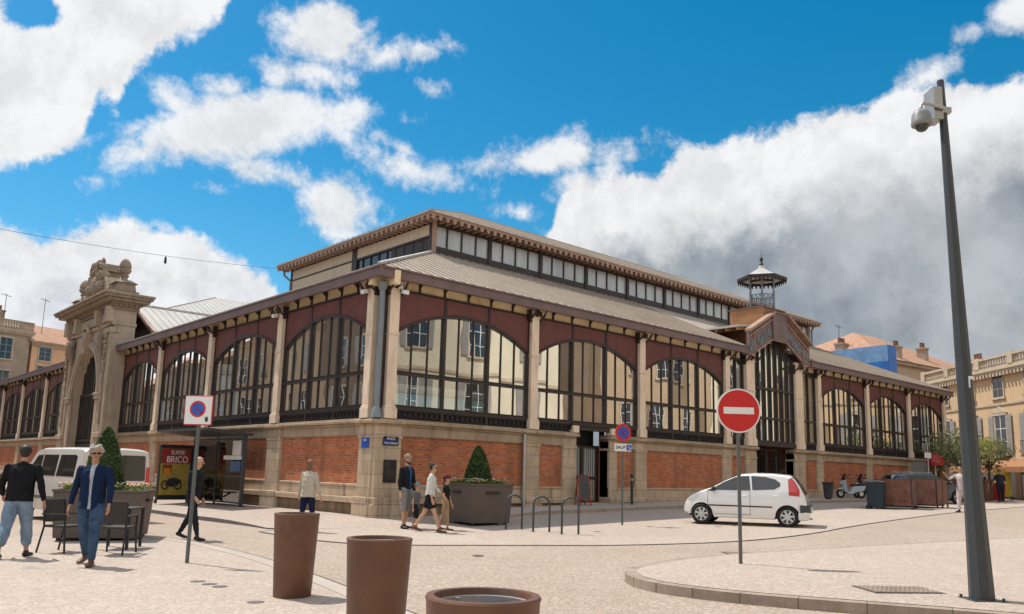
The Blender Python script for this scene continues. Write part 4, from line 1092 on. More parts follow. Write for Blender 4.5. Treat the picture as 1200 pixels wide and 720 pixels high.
def house(name, label, loc, ang, w, d, h, wall, cols, rows, cat='house', roof='flat', rmat=None, cornice=True, shutters=False, z0=-.5, arch=False, rails=False, group=None):
    """facade along local x facing local -y; rows are (sill z, height, width, shutters?)"""
    t = thing(name, label, cat, (loc[0], loc[1], 0), R(ang), group)
    k = MB(); k.box(0, w, 0, d, z0, h); k.build('wall', wall, t)
    for c in cols:
        for (z, hh, ww, sh) in rows:
            f = MB(); f.box(c-ww/2-.12, c-ww/2, -.06, .02, z, z+hh); f.box(c+ww/2, c+ww/2+.12, -.06, .02, z, z+hh)
            f.box(c-ww/2-.16, c+ww/2+.16, -.1, .02, z+hh, z+hh+.18); f.box(c-ww/2-.2, c+ww/2+.2, -.14, .02, z-.14, z)
            if arch: f.prism([(c-ww/2-.2, z+hh+.18), (c+ww/2+.2, z+hh+.18), (c, z+hh+.62)], -.12, .02, 'y')
            o = f.build('window', M['hotel_trim'], t)
            g = MB(); g.box(c-ww/2, c+ww/2, -.012, .0, z, z+hh); g.build('pane', M['dark_glass'], o)
            b = MB(); b.box(c-.03, c+.03, -.04, -.01, z, z+hh)
            for q in (.33, .66): b.box(c-ww/2, c+ww/2, -.035, -.01, z+hh*q-.02, z+hh*q+.02)
            b.box(c-ww/2, c-ww/2+.05, -.035, -.01, z, z+hh); b.box(c+ww/2-.05, c+ww/2, -.035, -.01, z, z+hh)
            b.build('sash', M['white'] if sh != 3 else M['shutter'], o)
            if sh == 1:
                for sg in (-1, 1):
                    s = MB(); p, q = sorted((c+sg*(ww/2+.1), c+sg*(ww/2+.12+ww*.42))); s.box(p, q, -.10, -.055, z, z+hh)
                    for i in range(int(hh/.14)):
                        zz = z+.06+i*.14; s.box(p+.03, q-.03, -.112, -.09, zz, zz+.05)
                    s.build('shutter', M['shutter'], o)
            if rails and hh > 2:
                r = MB(); r.box(c-ww/2-.25, c+ww/2+.25, -.4, .0, z-.2, z-.1); r.box(c-ww/2-.25, c+ww/2+.25, -.4, -.37, z+.82, z+.86)
                for i in range(11): r.box(c-ww/2-.24+i*(ww+.46)/10, c-ww/2-.22+i*(ww+.46)/10, -.395, -.375, z-.1, z+.84)
                r.build('balcony', M['iron2'], o)
    if cornice:
        k = MB(); k.box(-.15, w+.15, -.2, d+.1, h-.45, h-.28); k.box(-.25, w+.25, -.36, d+.1, h-.28, h-.1); k.box(-.3, w+.3, -.45, d+.1, h-.1, h+.02)
        k.build('cornice', M['hotel_trim'], t)
    if roof == 'tile':
        e = .5; hr = (d/2+e)*.42; k = MB()
        roofquad(k, (-e, -e, h), (w+e, -e, h), (w+e, d/2, h+hr), (-e, d/2, h+hr), .15); roofquad(k, (w+e, d+e, h), (-e, d+e, h), (-e, d/2, h+hr), (w+e, d/2, h+hr), .15)
        k.build('roof', rmat or M['tile'], t)
        k = MB(); k.prism([(.0, h-.02), (d, h-.02), (d/2, h+hr-.25)], 0, .15, 'x'); k.prism([(.0, h-.02), (d, h-.02), (d/2, h+hr-.25)], w-.15, w, 'x'); k.build('gable', wall, t)
    if roof == 'hip':
        e = .45; hh = d/2+e; hr = hh*.52; k = MB()
        A, B, C_, Dd = (-e, -e, h), (w+e, -e, h), (w+e, d+e, h), (-e, d+e, h); P, Q = (d/2, d/2, h+hr), (w-d/2, d/2, h+hr)
        k.add([A, B, C_, Dd, P, Q], [(0, 1, 5, 4), (1, 2, 5), (2, 3, 4, 5), (3, 0, 4), (3, 2, 1, 0)]); k.build('roof', rmat or M['tile'], t)
        k = MB(); k.box(-.3, w+.3, -.3, d+.3, h-.3, h-.01); k.build('eaves', M['greytan'], t)
    return t
def chimney(t, x, y, z, w, d, h, pots=2):
    k = MB(); k.box(x-w/2, x+w/2, y-d/2, y+d/2, z, z+h); k.box(x-w/2-.08, x+w/2+.08, y-d/2-.08, y+d/2+.08, z+h, z+h+.15)
    o = k.build('chimney', M['greytan'], t)
    for i in range(pots):
        q = MB(); q.lathe([(.16, z+h+.15), (.13, z+h+.6), (.17, z+h+.65)], 8, (x-w/2+w*(i+.5)/pots, y)); q.build('chimney_pot', M['tile_dark'], o)
def antenna(t, x, y, z, h):
    k = MB(); k.tube([(x, y, z), (x, y, z+h)], .03, 5); k.tube([(x-.5, y, z+h-.1), (x+.5, y, z+h-.25)], .02, 4)
    for i in range(4): k.tube([(x-.4+i*.25, y-.25, z+h-.12-i*.04), (x-.4+i*.25, y+.25, z+h-.12-i*.04)], .015, 4)
    k.build('antenna', M['pole'], t)

# right: stone mansion with roof balustrade
hot = house('mansion', 'ochre stone mansion with a roof balustrade and shuttered tall windows at the right edge', (55.47, 5.73), -132.1, 19.5, 12, 9.55, M['hotel'],
            [2.35, 5.85, 9.35, 12.85, 16.35], [(7.65, 1.7, 1.15, 3), (3.75, 2.65, 1.3, 1)], 'mansion', arch=True, rails=True)
def balustrade(t, w, d, z, side=True):
    k = MB(); k.box(-.3, w+.3, -.4, -.1, z, z+.15); k.box(-.3, w+.3, -.42, -.08, z+.72, z+.88)
    for x in [0, 3.5, 7.6, 11.5, 15.5, w]: k.box(x-.28, x+.28, -.44, -.06, z+.15, z+.95)
    n = int(w/.3)
    for i in range(n):
        x = (i+.5)*w/n; k.lathe([(.05, z+.15), (.1, z+.32), (.045, z+.55), (.07, z+.72)], 6, (x, -.25))
    k.box(-.4, -.1, -.1, d, z, z+.15); k.box(-.42, -.08, -.1, d, z+.72, z+.88)
    for i in range(int(d/.3)): k.lathe([(.05, z+.15), (.1, z+.32), (.045, z+.55), (.07, z+.72)], 6, (-.25, (i+.5)*.3))
    k.build('balustrade', M['hotel_trim'], t)
balustrade(hot, 19.5, 12, 9.57)
k = MB()
for x in [0, 3.6, 7.1, 10.6, 14.1, 17.6]: k.box(x-.01, x+.6, -.05, .02, .2, 3.1)
for i in range(50): k.box(.1+i*.39, .28+i*.39, -.42, -.3, 9.05, 9.25)
k.box(-.05, 19.6, -.12, .02, 3.1, 3.5); k.box(-.05, 19.6, -.08, .02, 7.1, 7.25)
k.build('stone_band', M['hotel_trim'], hot)
k = MB(); k.box(.6, 19.3, -.02, .01, .4, 3.0); k.build('shop_front', M['dark_glass'], hot)
k = MB(); k.hexa([(6.8, -2.4, 2.75), (19, -2.4, 2.75), (19, -.05, 3.25), (6.8, -.05, 3.25)], [(6.8, -2.4, 2.85), (19, -2.4, 2.85), (19, -.05, 3.4), (6.8, -.05, 3.4)]); k.box(6.8, 19, -2.44, -2.38, 2.5, 2.85); k.build('awning', M['wood'], hot)
k = MB(); k.box(4.2, 6.6, -.14, -.06, 2.35, 2.9); k.build('shop_sign', M['white'], hot)
k = MB(); k.lathe([(.5, 9.6), (.62, 10.0), (.75, 10.3), (.62, 10.4), (.35, 10.5), (.3, 10.9)], 10, (1.2, 3)); k.build('roof_urn', M['hotel_trim'], hot)
chimney(hot, -1.5, 5, 9.5, 1.0, .8, 2.2, 3)

# tile-roofed house behind the hall end, its side under blue scaffold netting
th_ = house('tiled_house', 'tan house with a pale clay tiled hip roof and chimneys behind the hall end', (57.9, 9.8), -6, 19, 15.5, 12.2, M['tan'], [2.6, 9], [(9.6, 1.3, .9, 0)], roof='hip', cornice=False)
for x, y, z, w, d, h, p in [(2.6, .7, 11.8, .75, .75, 1.75, 2), (9.6, 1.9, 12.4, .75, .75, 1.9, 2), (3.6, 6.6, 13.3, 1.0, .8, 1.3, 3)]: chimney(th_, x, y, z, w, d, h, p)
antenna(th_, 3.6, 6.8, 13, 3.6)
k = MB(); k.lathe([(.08, 2), (.08, 12)], 8, (.7, -.12)); k.build('downpipe', M['pipe'], th_)
sc_ = thing('scaffold_netting', 'blue tarpaulin and netting stretched over a scaffold on the tiled house', 'scaffold', (57.6, 9.4, 0), R(-6))
k = MB(); k.box(-.95, -.9, -.2, 8.6, 9.4, 11.9); k.box(-.9, .4, -.22, -.17, 9.4, 13.3); k.build('tarpaulin', M['tarp'], sc_)
k = MB(); k.box(-.95, -.9, -.2, 8.6, 11.9, 13.3); k.build('netting', M['tarp2'], sc_)
k = MB()
for y in (0, 2.4, 4.8, 7.2, 8.5):
    for x in (-.8, -.1): k.tube([(x, y, .5), (x, y, 13.6)], .03, 5)
for z in (9.4, 11.9, 13.3): k.tube([(-.8, -.2, z), (-.8, 8.6, z)], .03, 5)
k.build('scaffold_frame', M['steel'], sc_)

# left: grey house with balustrade and peach house beyond the wing
hg = house('townhouse', 'grey tan townhouse with a roof parapet and belvedere at the left edge', (-8.2, 70.1), 17.5, 14.7, 10, 14.7, M['greytan'], [3.6, 8.0, 12.4], [(11.7, 2.1, 1.2, 3), (8.2, 2.3, 1.25, 3)], rails=False)
k = MB(); k.box(-.2, 14.8, -.3, .0, 14.7, 15.6); k.box(-.2, 14.8, -.36, .06, 15.5, 15.65); k.build('parapet', M['stone_dark'], hg)
k = MB()
for i in range(6): k.lathe([(.06, 14.85), (.12, 15.05), (.05, 15.25), (.09, 15.45)], 6, (11.8+i*.27, -.34))
k.build('balustrade', M['creamwall'], hg)
k = MB(); k.box(8.0, 12.7, 2.5, 7, 14.7, 16.75); k.box(7.9, 12.8, 2.4, 7.1, 16.7, 16.9); k.build('belvedere', M['greytan'], hg)
antenna(hg, 11.6, 4, 16.9, 1.8); antenna(hg, 13.4, 3, 16.0, 2.8); chimney(hg, 13.2, 3.5, 14.7, .7, .7, 2.2, 1)
hp = house('peach_house', 'peach rendered house with clay tiled roof between the grey house and the portal', (6.1, 74.7), 17.5, 15, 11, 13.9, M['peach'], [1.4, 4.4, 7.6, 10.8], [(12.0, 1.35, 1.25, 3), (9.9, 1.5, 1.35, 3)], roof='tile', cornice=True)
antenna(hp, 2.2, 2.5, 14.6, 4.4); chimney(hp, 4.9, 1.2, 14.1, .8, .8, 1.7, 1)

# south side of the square (behind the camera, mirrored in the hall windows)
Rw = [(10.6, 2.8, 1.35, 1), (5.7, 2.8, 1.35, 1)]
def south(name, label, x0, x1, y, h, wall, cols, rows=Rw, **kw):
    return house(name, label, (x1, y), 180, x1-x0, 11, h, wall, [x1-c for c in cols], rows, roof='tile', **kw)
h1 = south('cream_house', 'cream rendered house with white windows mirrored in the first hall window by the corner', 10, 36.5, -28, 17, M['creamwall'], [15.2, 21.1, 27, 32.6])
k = MB(); k.box(0, 26.5, -.1, .02, 8.9, 9.15); k.build('stone_band', M['hotel_trim'], h1)
south('shade_toned_house', 'narrow house mirrored in the second hall window, its shade put into the brown wall', 36.6, 41.2, -29.5, 18, M['brown'], [])  # dark gap in the row, its shade put into the wall colour
h2 = south('tan_house', 'tan house with tall white windows mirrored in the third hall window', 41.3, 58, -28, 17.5, M['tan'], [45.4, 49.6, 53.6], [(10.9, 2.8, 1.6, 0), (5.7, 2.6, 1.6, 0)])
south('cream_house', 'far cream house mirrored in the third hall window beside the entrance', 58.1, 80, -28, 16.5, M['creamwall'], [62, 67, 72, 77])
south('tan_house', 'wide tan house mirrored in the hall windows past the entrance', 80.1, 112, -27, 15, M['tan'], [84, 89, 94, 99, 104, 109])
south('cream_house', 'broad pale house closing the south side of the square, out of view', -24, 9.9, -30, 15, M['creamwall'], [-20, -14, -8, -2, 4])
# west side of the street, mirrored in the left facade
Wr = [(9.6, 2.2, 1.2, 1), (5.6, 2.4, 1.2, 1), (1.2, 2.6, 2.2, 0)]
for i, (y0, y1, h, wl, lb) in enumerate([(4, 22, 13, 'greytan', 'grey tan house across the street from the left facade, out of view'),
                                       (22.1, 40, 14.5, 'brown', 'dark brown house mirrored in the left facade bay nearest the corner'),
                                       (40.1, 58, 13.5, 'tan', 'tan house with shutters mirrored in the second bay of the left facade'),
                                       (58.1, 78, 12.5, 'greytan', 'grey tan house mirrored in the third bay of the left facade'),
                                       (78.1, 100, 10.8, 'brown', 'low brown house with clay roof mirrored in the left facade bay by the portal')]):
    house('street_house', lb, (-20, y0), 90, y1-y0, 10, h, M[wl], [2.5+j*4 for j in range(int((y1-y0)/4))], [r for r in Wr if r[0]+3 < h], roof='tile', rmat=M['tile'])
# ------------------------------------------------------------------ street furniture
def gz(x, y, add=0): return G(x, y)+add
def at(x, y, add=0): return (x, y, G(x, y)+add)
FACE = math.atan2(CAM.y+12, CAM.x-0)

# no-entry sign
def pole_part(t, r, h, m_, lean=(0, 0)):
    k = MB(); k.tube([(0, 0, -.05), (lean[0]*.5, lean[1]*.5, h/2), (lean[0], lean[1], h)], r, 12); return k.build('pole', m_, t, smooth=True)
def disc_sign(t, r, z, y=-.06, name='sign_plate', back=M['steel']):
    k = MB(); k.disc((0, y, z), r, (0, 1, 0), .02, 40); return k
s = thing('no_entry_sign', 'round red no entry sign with a white bar on a dark pole', 'road sign', at(-1.33, -12.71, ISL_H), R(-40))
pole_part(s, .03, 2.72, M['signpole'])
k = MB(); k.tube([(0, -.045, 2.42), (0, -.025, 2.42)], .36, 40); k.tube([(0, -.027, 2.42), (0, .0, 2.42)], .345, 40); k.build('sign_rim', M['white'], s)
k = MB(); k.tube([(0, -.052, 2.42), (0, -.044, 2.42)], .335, 40); pl = k.build('sign_face', M['red'], s)
k = MB(); k.box(-.25, .25, -.057, -.05, 2.365, 2.475); k.build('white_bar', M['white'], pl, bevel=.006)
k = MB(); k.box(-.05, .05, -.03, .05, 2.3, 2.34); k.box(-.05, .05, -.03, .05, 2.5, 2.54); k.build('clamp', M['steel'], s)
# square no-parking sign
s = thing('no_parking_sign', 'square white no parking sign with a blue and red disc', 'road sign', at(-7.84, -6.92), R(-48))
pole_part(s, .03, 2.72, M['signpole'], (.0, 0))
k = MB(); k.prism(smoothpoly([(-.24, 2.16), (.24, 2.16), (.24, 2.64), (-.24, 2.64)], 0), -.055, -.035, 'y'); pl = k.build('sign_plate', M['red'], s, bevel=.01)
k = MB(); k.box(-.222, .222, -.0605, -.054, 2.178, 2.622); k.build('white_field', M['white'], pl)
k = MB(); k.tube([(-.01, -.066, 2.42), (-.01, -.06, 2.42)], .132, 36); k.build('red_ring', M['red'], pl)
k = MB(); k.tube([(-.01, -.07, 2.42), (-.01, -.0655, 2.42)], .1, 36); k.build('blue_disc', M['blue'], pl)
k = MB(); k.beam((-.01-.076, -.0725, 2.42+.076), (-.01+.076, -.0725, 2.42-.076), .006, .03, (0, 1, 0)); k.build('red_slash', M['red'], pl)
k = MB(); k.prism([(.12, 2.27), (.18, 2.27), (.165, 2.215), (.135, 2.215)], -.068, -.06, 'y'); k.box(.13, .17, -.068, -.06, 2.275, 2.295); k.build('pictogram', M['black'], pl)
k = MB(); k.box(-.05, .05, -.04, .05, 2.3, 2.34); k.box(-.05, .05, -.04, .05, 2.48, 2.52); k.build('clamp', M['steel'], s)
# no-stopping disc with a plate
s = thing('no_stopping_sign', 'small round no stopping sign over a white plate by the doorway', 'road sign', at(4.83, -5.1), R(-22))
pole_part(s, .028, 2.55, M['signpole'])
k = MB(); k.tube([(0, -.05, 2.55), (0, -.03, 2.55)], .25, 32); pl = k.build('sign_rim', M['red'], s)
k = MB(); k.tube([(0, -.0575, 2.55), (0, -.049, 2.55)], .18, 32); k.build('blue_disc', M['blue'], pl)
k = MB(); k.beam((-.13, -.061, 2.68), (.13, -.061, 2.42), .008, .045, (0, 1, 0)); k.beam((.13, -.0635, 2.68), (-.13, -.0635, 2.42), .008, .045, (0, 1, 0)); k.build('red_cross', M['red'], pl)
k = MB(); k.box(-.26, .26, -.05, -.03, 2.03, 2.24); pl = k.build('text_plate', M['white'], s)
text('lettering', 'SAUF', .135, M['black'], pl, (-.085, -.055, 2.135))
k = MB(); k.box(.1, .25, -.056, -.049, 2.05, 2.22); bp_ = k.build('blue_square', M['blue'], pl)
k = MB(); k.tube([(.175+.04*math.cos(u), -.06, 2.105+.04*math.sin(u)) for u in [a*.55-2.4 for a in range(9)]], .008, 5); k.beam((.165, -.06, 2.19), (.17, -.06, 2.12), .008, .012, (0, 1, 0)); k.beam((.17, -.06, 2.125), (.21, -.06, 2.12), .008, .012, (0, 1, 0)); k.build('wheelchair_mark', M['white'], bp_)
# camera pole in the right foreground
s = thing('camera_pole', 'tall tapering grey steel pole carrying a dome camera, right foreground', 'camera pole', at(-2.15, -16.46, ISL_H), R(-42))
h = 6.52; lx, ly = -.12, -.02
k = MB(); k.tube([(0, 0, -.05), (lx*.19, ly*.19, 1.25), (lx*.5, ly*.5, 3.3), (lx, ly, h)], [.14, .108, .08, .042], 8)
k.build('mast', M['pole'], s)
k = MB(); k.box(-.19, .19, -.19, .19, -.04, .012)
for q in ((1, 1), (1, -1), (-1, 1), (-1, -1)): k.lathe([(.018, .01), (.018, .045)], 6, (q[0]*.16, q[1]*.16))
k.build('base_plate', M['pole'], s)
k = MB(); k.box(-.05, .01, -.108, -.098, 2.6, 2.64); k.box(-.05, -.035, -.108, -.098, 2.5, 2.6); k.build('scratched_sticker', M['white'], s)
k = MB(); k.box(lx-.17, lx-.045, ly-.12, ly+.12, h-.58, h-.14); k.box(lx-.045, lx+.1, ly-.05, ly+.05, h-.46, h-.38); k.build('junction_box', M['steel'], s, bevel=.01)
k = MB(); k.tube([(lx-.05, ly-.14, h-.45), (lx-.18, ly-.16, h-.42), (lx-.32, ly-.16, h-.39), (lx-.355, ly-.16, h-.43), (lx-.36, ly-.16, h-.5)], .025, 10); k.build('camera_arm', M['steel'], s, smooth=True)
k = MB(); k.lathe([(.04, h-.49), (.085, h-.51), (.112, h-.56), (.12, h-.65), (.127, h-.67), (.12, h-.7), (.085, h-.705)], 24, (lx-.36, ly-.16)); k.build('camera_housing', mat('camera_grey', (.22, .22, .215), .45, .08), s, smooth=True)
k = MB(); k.sphere((lx-.36, ly-.16, h-.705), .08, 16, 10); k.build('camera_dome', M['dark_glass'], s, smooth=True)

# big rust-brown pots
def pot_at(x, y, lb):
    t = thing('flower_pot', lb, 'planter', at(x, y), 0, 'rust brown tapered pots along the pavement edge')
    k = MB(); k.lathe([(.0, 0), (.212, 0), (.222, .012), (.268, .955), (.274, .975), (.268, .985), (.232, .985), (.226, .97), (.215, .9)], 48, (0, 0), False, False); k.build('pot_body', M['pot'], t, smooth=True)
    k = MB(); k.lathe([(.226, .955), (.212, .952), (.2, .62), (0, .6)], 40, (0, 0), False, False)
    k.tube([(.0, .19, .95), (.0, .2, .75)], .012, 6); k.build('pot_liner', M['potin'], t, smooth=True)
    return t
p0 = pot_at(-8.07, -10.83, 'rust brown pot farthest from the camera, at the left of three')
pot_at(-9.09, -14.2, 'rust brown pot in the middle of the row of three')
pot_at(-10.38, -17.05, 'rust brown pot nearest the camera, only its wide rim in the frame')

# cycle stands
def hoop(x, y, lb):
    t = thing('cycle_stand', lb, 'cycle stand', at(x, y), R(-38), 'cycle stands in front of the hall')
    w, h, r = .2, .86, .2
    pts = [(-w-.0, 0, -.03), (-w, 0, .3), (-w, 0, h-r)]+[(-r*math.cos(i*PI/10), 0, h-r+r*math.sin(i*PI/10)) for i in range(1, 10)]+[(w, 0, h-r), (w, 0, .3), (w, 0, -.03)]
    k = MB(); k.tube(pts, .026, 10); k.build('hoop', M['pole'], t, smooth=True)
    k = MB(); k.lathe([(.06, 0), (.06, .01), (.03, .015)], 12, (-w, 0)); k.lathe([(.06, 0), (.06, .01), (.03, .015)], 12, (w, 0)); k.build('foot_plate', M['steel'], t)
hoop(1.3, -4.52, 'grey steel cycle stand nearest the steel planter box'); hoop(1.38, -5.43, 'middle one of three grey steel cycle stands'); hoop(1.44, -6.35, 'grey steel cycle stand farthest from the planter box')

# steel planter boxes with clipped yews and flowers
M['yew'] = leaf_mat('yew_leaves', (.02, .05, .015), (.10, .15, .05), .2)
M['leaf'] = leaf_mat('flower_leaves', (.06, .13, .02), (.19, .26, .05), .3)
M['olive'] = leaf_mat('olive_leaves', (.12, .14, .06), (.30, .30, .15), .3)
M['limeleaf'] = leaf_mat('lime_leaves', (.22, .24, .05), (.42, .40, .12), .3)
M['petal_pink'] = mat('pink_petals', (.65, .22, .28), .6, .2, 9); M['petal_white'] = mat('white_petals', (.75, .7, .6), .6, .1, 9); M['petal_yellow'] = mat('yellow_petals', (.7, .5, .08), .6, .15, 9)
M['bark'] = mat('bark', (.10, .07, .05), .9, .3, 8, bump=.5)
def leafq(k, p, s, rr=rnd):
    a = Vector((rr.gauss(0, 1), rr.gauss(0, 1), rr.gauss(0, 1))).normalized(); b = a.cross(Vector((rr.gauss(0, 1), rr.gauss(0, 1), rr.gauss(0, 1)))).normalized()
    p = Vector(p); k.add([p-a*s, p+b*s*.45, p+a*s, p-b*s*.45], [(0, 1, 2, 3)])
def yew(loc, w, h, lb, rz=0):
    t = thing('clipped_yew', lb, 'topiary', loc, rz)
    k = MB(); q = MB()
    for i in range(4200):
        z = rnd.random()**1.35; f = (1-z)**.62*.93+.07*(1-z**6); a = rnd.uniform(-1, 1); side = rnd.randrange(4)
        rr = w/2*f*(1+rnd.gauss(0, .05)-abs(rnd.gauss(0, .06)))
        m_ = .78+.22*abs(1); x, y = [(rr, a*rr), (-rr, a*rr), (a*rr, rr), (a*rr, -rr)][side]
        d = math.hypot(x, y); cap = rr*1.15
        if d > cap: x, y = x*cap/d, y*cap/d
        leafq(k, (x, y, z*h), rnd.uniform(.022, .05))
    k.build('foliage', M['yew'], t, fix=False)
    q.lathe([(w*.43, 0)]+[(w/2*.86*((1-z)**.62*.93+.07*(1-z**6)), z*h) for z in (.15, .3, .45, .6, .75, .88, .96)]+[(.01, h*.985)], 14); q.build('inner_growth', M['yew'], t)
    k = MB(); k.lathe([(.05, -.12), (.04, .1)], 8); k.build('trunk', M['bark'], t)
    return t
def flowers(loc, w, d, lb, hole, rz=0):
    t = thing('flower_bed', lb, 'flowers', loc, rz)
    k = MB(); ps = {n: MB() for n in ('petal_pink', 'petal_white', 'petal_yellow')}
    for i in range(1500):
        x, y = rnd.uniform(-w/2, w/2), rnd.uniform(-d/2, d/2)
        if math.hypot(x, y) < hole: continue
        leafq(k, (x, y, rnd.uniform(.0, .13)), rnd.uniform(.025, .05))
    for i in range(220):
        x, y = rnd.uniform(-w/2, w/2), rnd.uniform(-d/2, d/2)
        if math.hypot(x, y) < hole: continue
        m_ = ps[rnd.choice(list(ps))]; z = rnd.uniform(.1, .19); r = rnd.uniform(.018, .032)
        m_.lathe([(.004, z-.02), (r, z), (.004, z+.012)], 6, (x, y))
    k.build('leaves', M['leaf'], t, fix=False)['kind'] = 'stuff'
    for n, m_ in ps.items(): m_.build('petals', M[n], t)['kind'] = 'stuff'
def steel_box(x, y, rz, w, d, h, lb, taper=.06):
    t = thing('planter_box', lb, 'planter', at(x, y), rz)
    k = MB(); o_, i_ = (w/2, d/2), .035
    k.tbox(0, 0, w/2-taper, d/2-taper, .06, w/2, d/2, h-.03)
    k.build('box_body', M['box'], t, bevel=.008, seg=1)
    k = MB()
    for s in (-1, 1): k.box(-w/2-.02, w/2+.02, s*(d/2)-.05*(s > 0)-.02*(s < 0), s*(d/2)+.05*(s < 0)+.02*(s > 0), h-.03, h+.015); k.box(s*w/2-.05*(s > 0)-.02*(s < 0), s*w/2+.05*(s < 0)+.02*(s > 0), -d/2+.05, d/2-.05, h-.03, h+.015)
    k.build('box_rim', M['box'], t)
    for sx in (-1, 1):
        for sy in (-1, 1): k = MB(); k.lathe([(.05, -.02), (.05, .07)], 8, (sx*(w/2-.15), sy*(d/2-.15))); k.build('foot', M['black'], t)
    for s in (-1, 1):
        k = MB(); k.box(s*w/2-.03 if s > 0 else s*w/2-.05, s*w/2+.05 if s > 0 else s*w/2+.03, -.2, .2, h*.78, h*.82); k.build('lifting_lug', M['black'], t)
        k = MB(); k.box(-.2, .2, s*d/2-.03 if s > 0 else s*d/2-.05, s*d/2+.05 if s > 0 else s*d/2+.03, h*.78, h*.82); k.build('lifting_lug', M['black'], t)
    k = MB(); k.box(-w/2+.05, w/2-.05, -d/2+.05, d/2-.05, h-.06, h-.025); k.build('earth', M['soil'], t)
    return t
b1 = (1.55, -2.75)
steel_box(b1[0], b1[1], R(-8), 1.3, 1.55, 1.06, 'tall taupe steel planter box in front of the brick wall beside the cycle stands')
z = G(*b1)
yew((b1[0], b1[1], z+1.03), .72, 1.06, 'clipped conical yew in the steel planter box in front of the brick wall', R(-8))
flowers((b1[0], b1[1], z+1.03), 1.15, 1.4, 'low mixed flowers round the yew in front of the brick wall', .36, R(-8))
b2 = (-7.66, -1.9)
steel_box(b2[0], b2[1], R(-28), 1.62, 1.4, .98, 'taupe steel planter box behind the man in the blue jacket')
z = G(*b2)
yew((b2[0]-.06, b2[1]+.06, z+.95), .8, 1.3, 'clipped conical yew in front of the white van', R(-28))
flowers((b2[0], b2[1], z+.95), 1.5, 1.28, 'low mixed flowers round the yew in front of the white van', .4, R(-28))

# cafe chairs and table by the left planter
M['wicker'] = mat('brown_wicker', (.055, .045, .042), .7, .2, 20, .3, 90, bump=.3, bscale=120)
def cafe_chair(x, y, rz, lb):
    t = thing('cafe_chair', lb, 'chair', at(x, y), rz, 'cafe chairs at the left planter')
    k = MB(); k.box(-.23, .23, -.22, .22, .43, .47); k.build('seat', M['wicker'], t, bevel=.01)
    k = MB(); k.hexa([(-.24, .2, .52), (.24, .2, .52), (.24, .235, .52), (-.24, .235, .52)], [(-.25, .27, .9), (.25, .27, .9), (.25, .3, .9), (-.25, .3, .9)]); k.build('backrest', M['wicker'], t, bevel=.012)
    for sx in (-1, 1):
        k = MB(); k.tube([(sx*.25, -.26, 0), (sx*.235, -.2, .45), (sx*.24, -.2, .64)], .017, 8); k.build('leg', M['black'], t)
        k = MB(); k.tube([(sx*.25, .3, 0), (sx*.235, .21, .45), (sx*.245, .26, .88)], .017, 8); k.build('leg', M['black'], t)
        k = MB(); k.box(sx*.24-.025, sx*.24+.025, -.24, .26, .64, .665); k.build('armrest', M['wicker'], t)
cafe_chair(-8.32, -4.95, R(140), 'brown wicker cafe chair standing just right of the man in the blue jacket')
cafe_chair(-8.95, -4.2, R(35), 'brown wicker cafe chair half hidden left of the man in the blue jacket')
t = thing('cafe_table', 'small dark square cafe table against the left planter box', 'table', at(-8.0, -4.0), R(-40))
k = MB(); k.box(-.33, .33, -.33, .33, .71, .74); k.build('tabletop', M['wicker'], t, bevel=.006)
for sx in (-1, 1):
    for sy in (-1, 1): k = MB(); k.box(sx*.29-.022, sx*.29+.022, sy*.29-.022, sy*.29+.022, 0, .71); k.build('leg', M['black'], t)

# bus shelter with an advertising panel
M['poster'] = mat('poster_red', (.26, .028, .024), .3, .15, 3); M['poster_y'] = mat('poster_yellow', (.33, .24, .05), .3, .2, 4); M['orange'] = mat('poster_orange', (.75, .25, .02), .3, .1, 4)
s = thing('bus_shelter', 'glass and dark steel bus shelter on the pavement by the left facade', 'bus shelter', (0, 0, 0))
z0 = G(-.9, 9)+.12
k = MB(); k.box(-.85, -.75, 6.85, 6.97, z0-.05, z0+2.45); k.box(-.83, -.77, 9.1, 9.16, z0, z0+2.4); k.box(-.85, -.75, 11.25, 11.35, z0, z0+2.4)
k.box(-.83, -.78, 6.97, 11.25, z0+.1, z0+.16); k.box(-.83, -.78, 6.97, 11.25, z0+2.3, z0+2.38); k.box(-.83, -.78, 6.97, 11.25, z0+1.0, z0+1.06); k.build('frame', M['pole'], s)
k = MB(); k.hexa([(-2.2, 6.75, z0+2.55), (-.6, 6.75, z0+2.42), (-.6, 11.5, z0+2.42), (-2.2, 11.5, z0+2.55)], [(-2.2, 6.75, z0+2.62), (-.6, 6.75, z0+2.5), (-.6, 11.5, z0+2.5), (-2.2, 11.5, z0+2.62)]); k.build('roof', M['pole'], s)
k = MB(); k.box(-.81, -.80, 6.97, 11.25, z0+.16, z0+2.3); k.build('glass_wall', M['glass_clear'], s)
for y in (8.42, 9.82): k = MB(); k.box(-1.25, -.9, y-.22, y+.22, z0+.44, z0+.48); k.beam((-.85, y, z0+.3), (-1.1, y, z0+.45), .05, .05); k.build('tip_up_seat', M['black'], s)
k = MB(); k.box(-.83, -.79, 8.9, 10.1, z0+1.25, z0+2.1); k.build('timetable_board', M['iron'], s)
k = MB(); k.box(-.84, -.79, 7.15, 7.8, z0+1.75, z0+2.25); k.build('notice_sheet', M['white'], s)
k = MB(); k.box(-.84, -.79, 7.1, 7.9, z0+1.2, z0+1.55); k.build('blue_notice', mat('faded_blue', (.07, .13, .24), .6), s)
k = MB(); k.box(-.845, -.79, 7.05, 8.5, z0+1.6, z0+1.74); k.build('white_band', M['white'], s)
p = MB(); p.box(-2.4, -.70, 11.3, 11.5, z0+.08, z0+2.12); p.box(-2.45, -2.35, 11.32, 11.48, z0-.05, z0+.1); p.box(-1.0, -.9, 11.32, 11.48, z0-.05, z0+.1); ap = p.build('advert_frame', M['black'], s, bevel=.02)
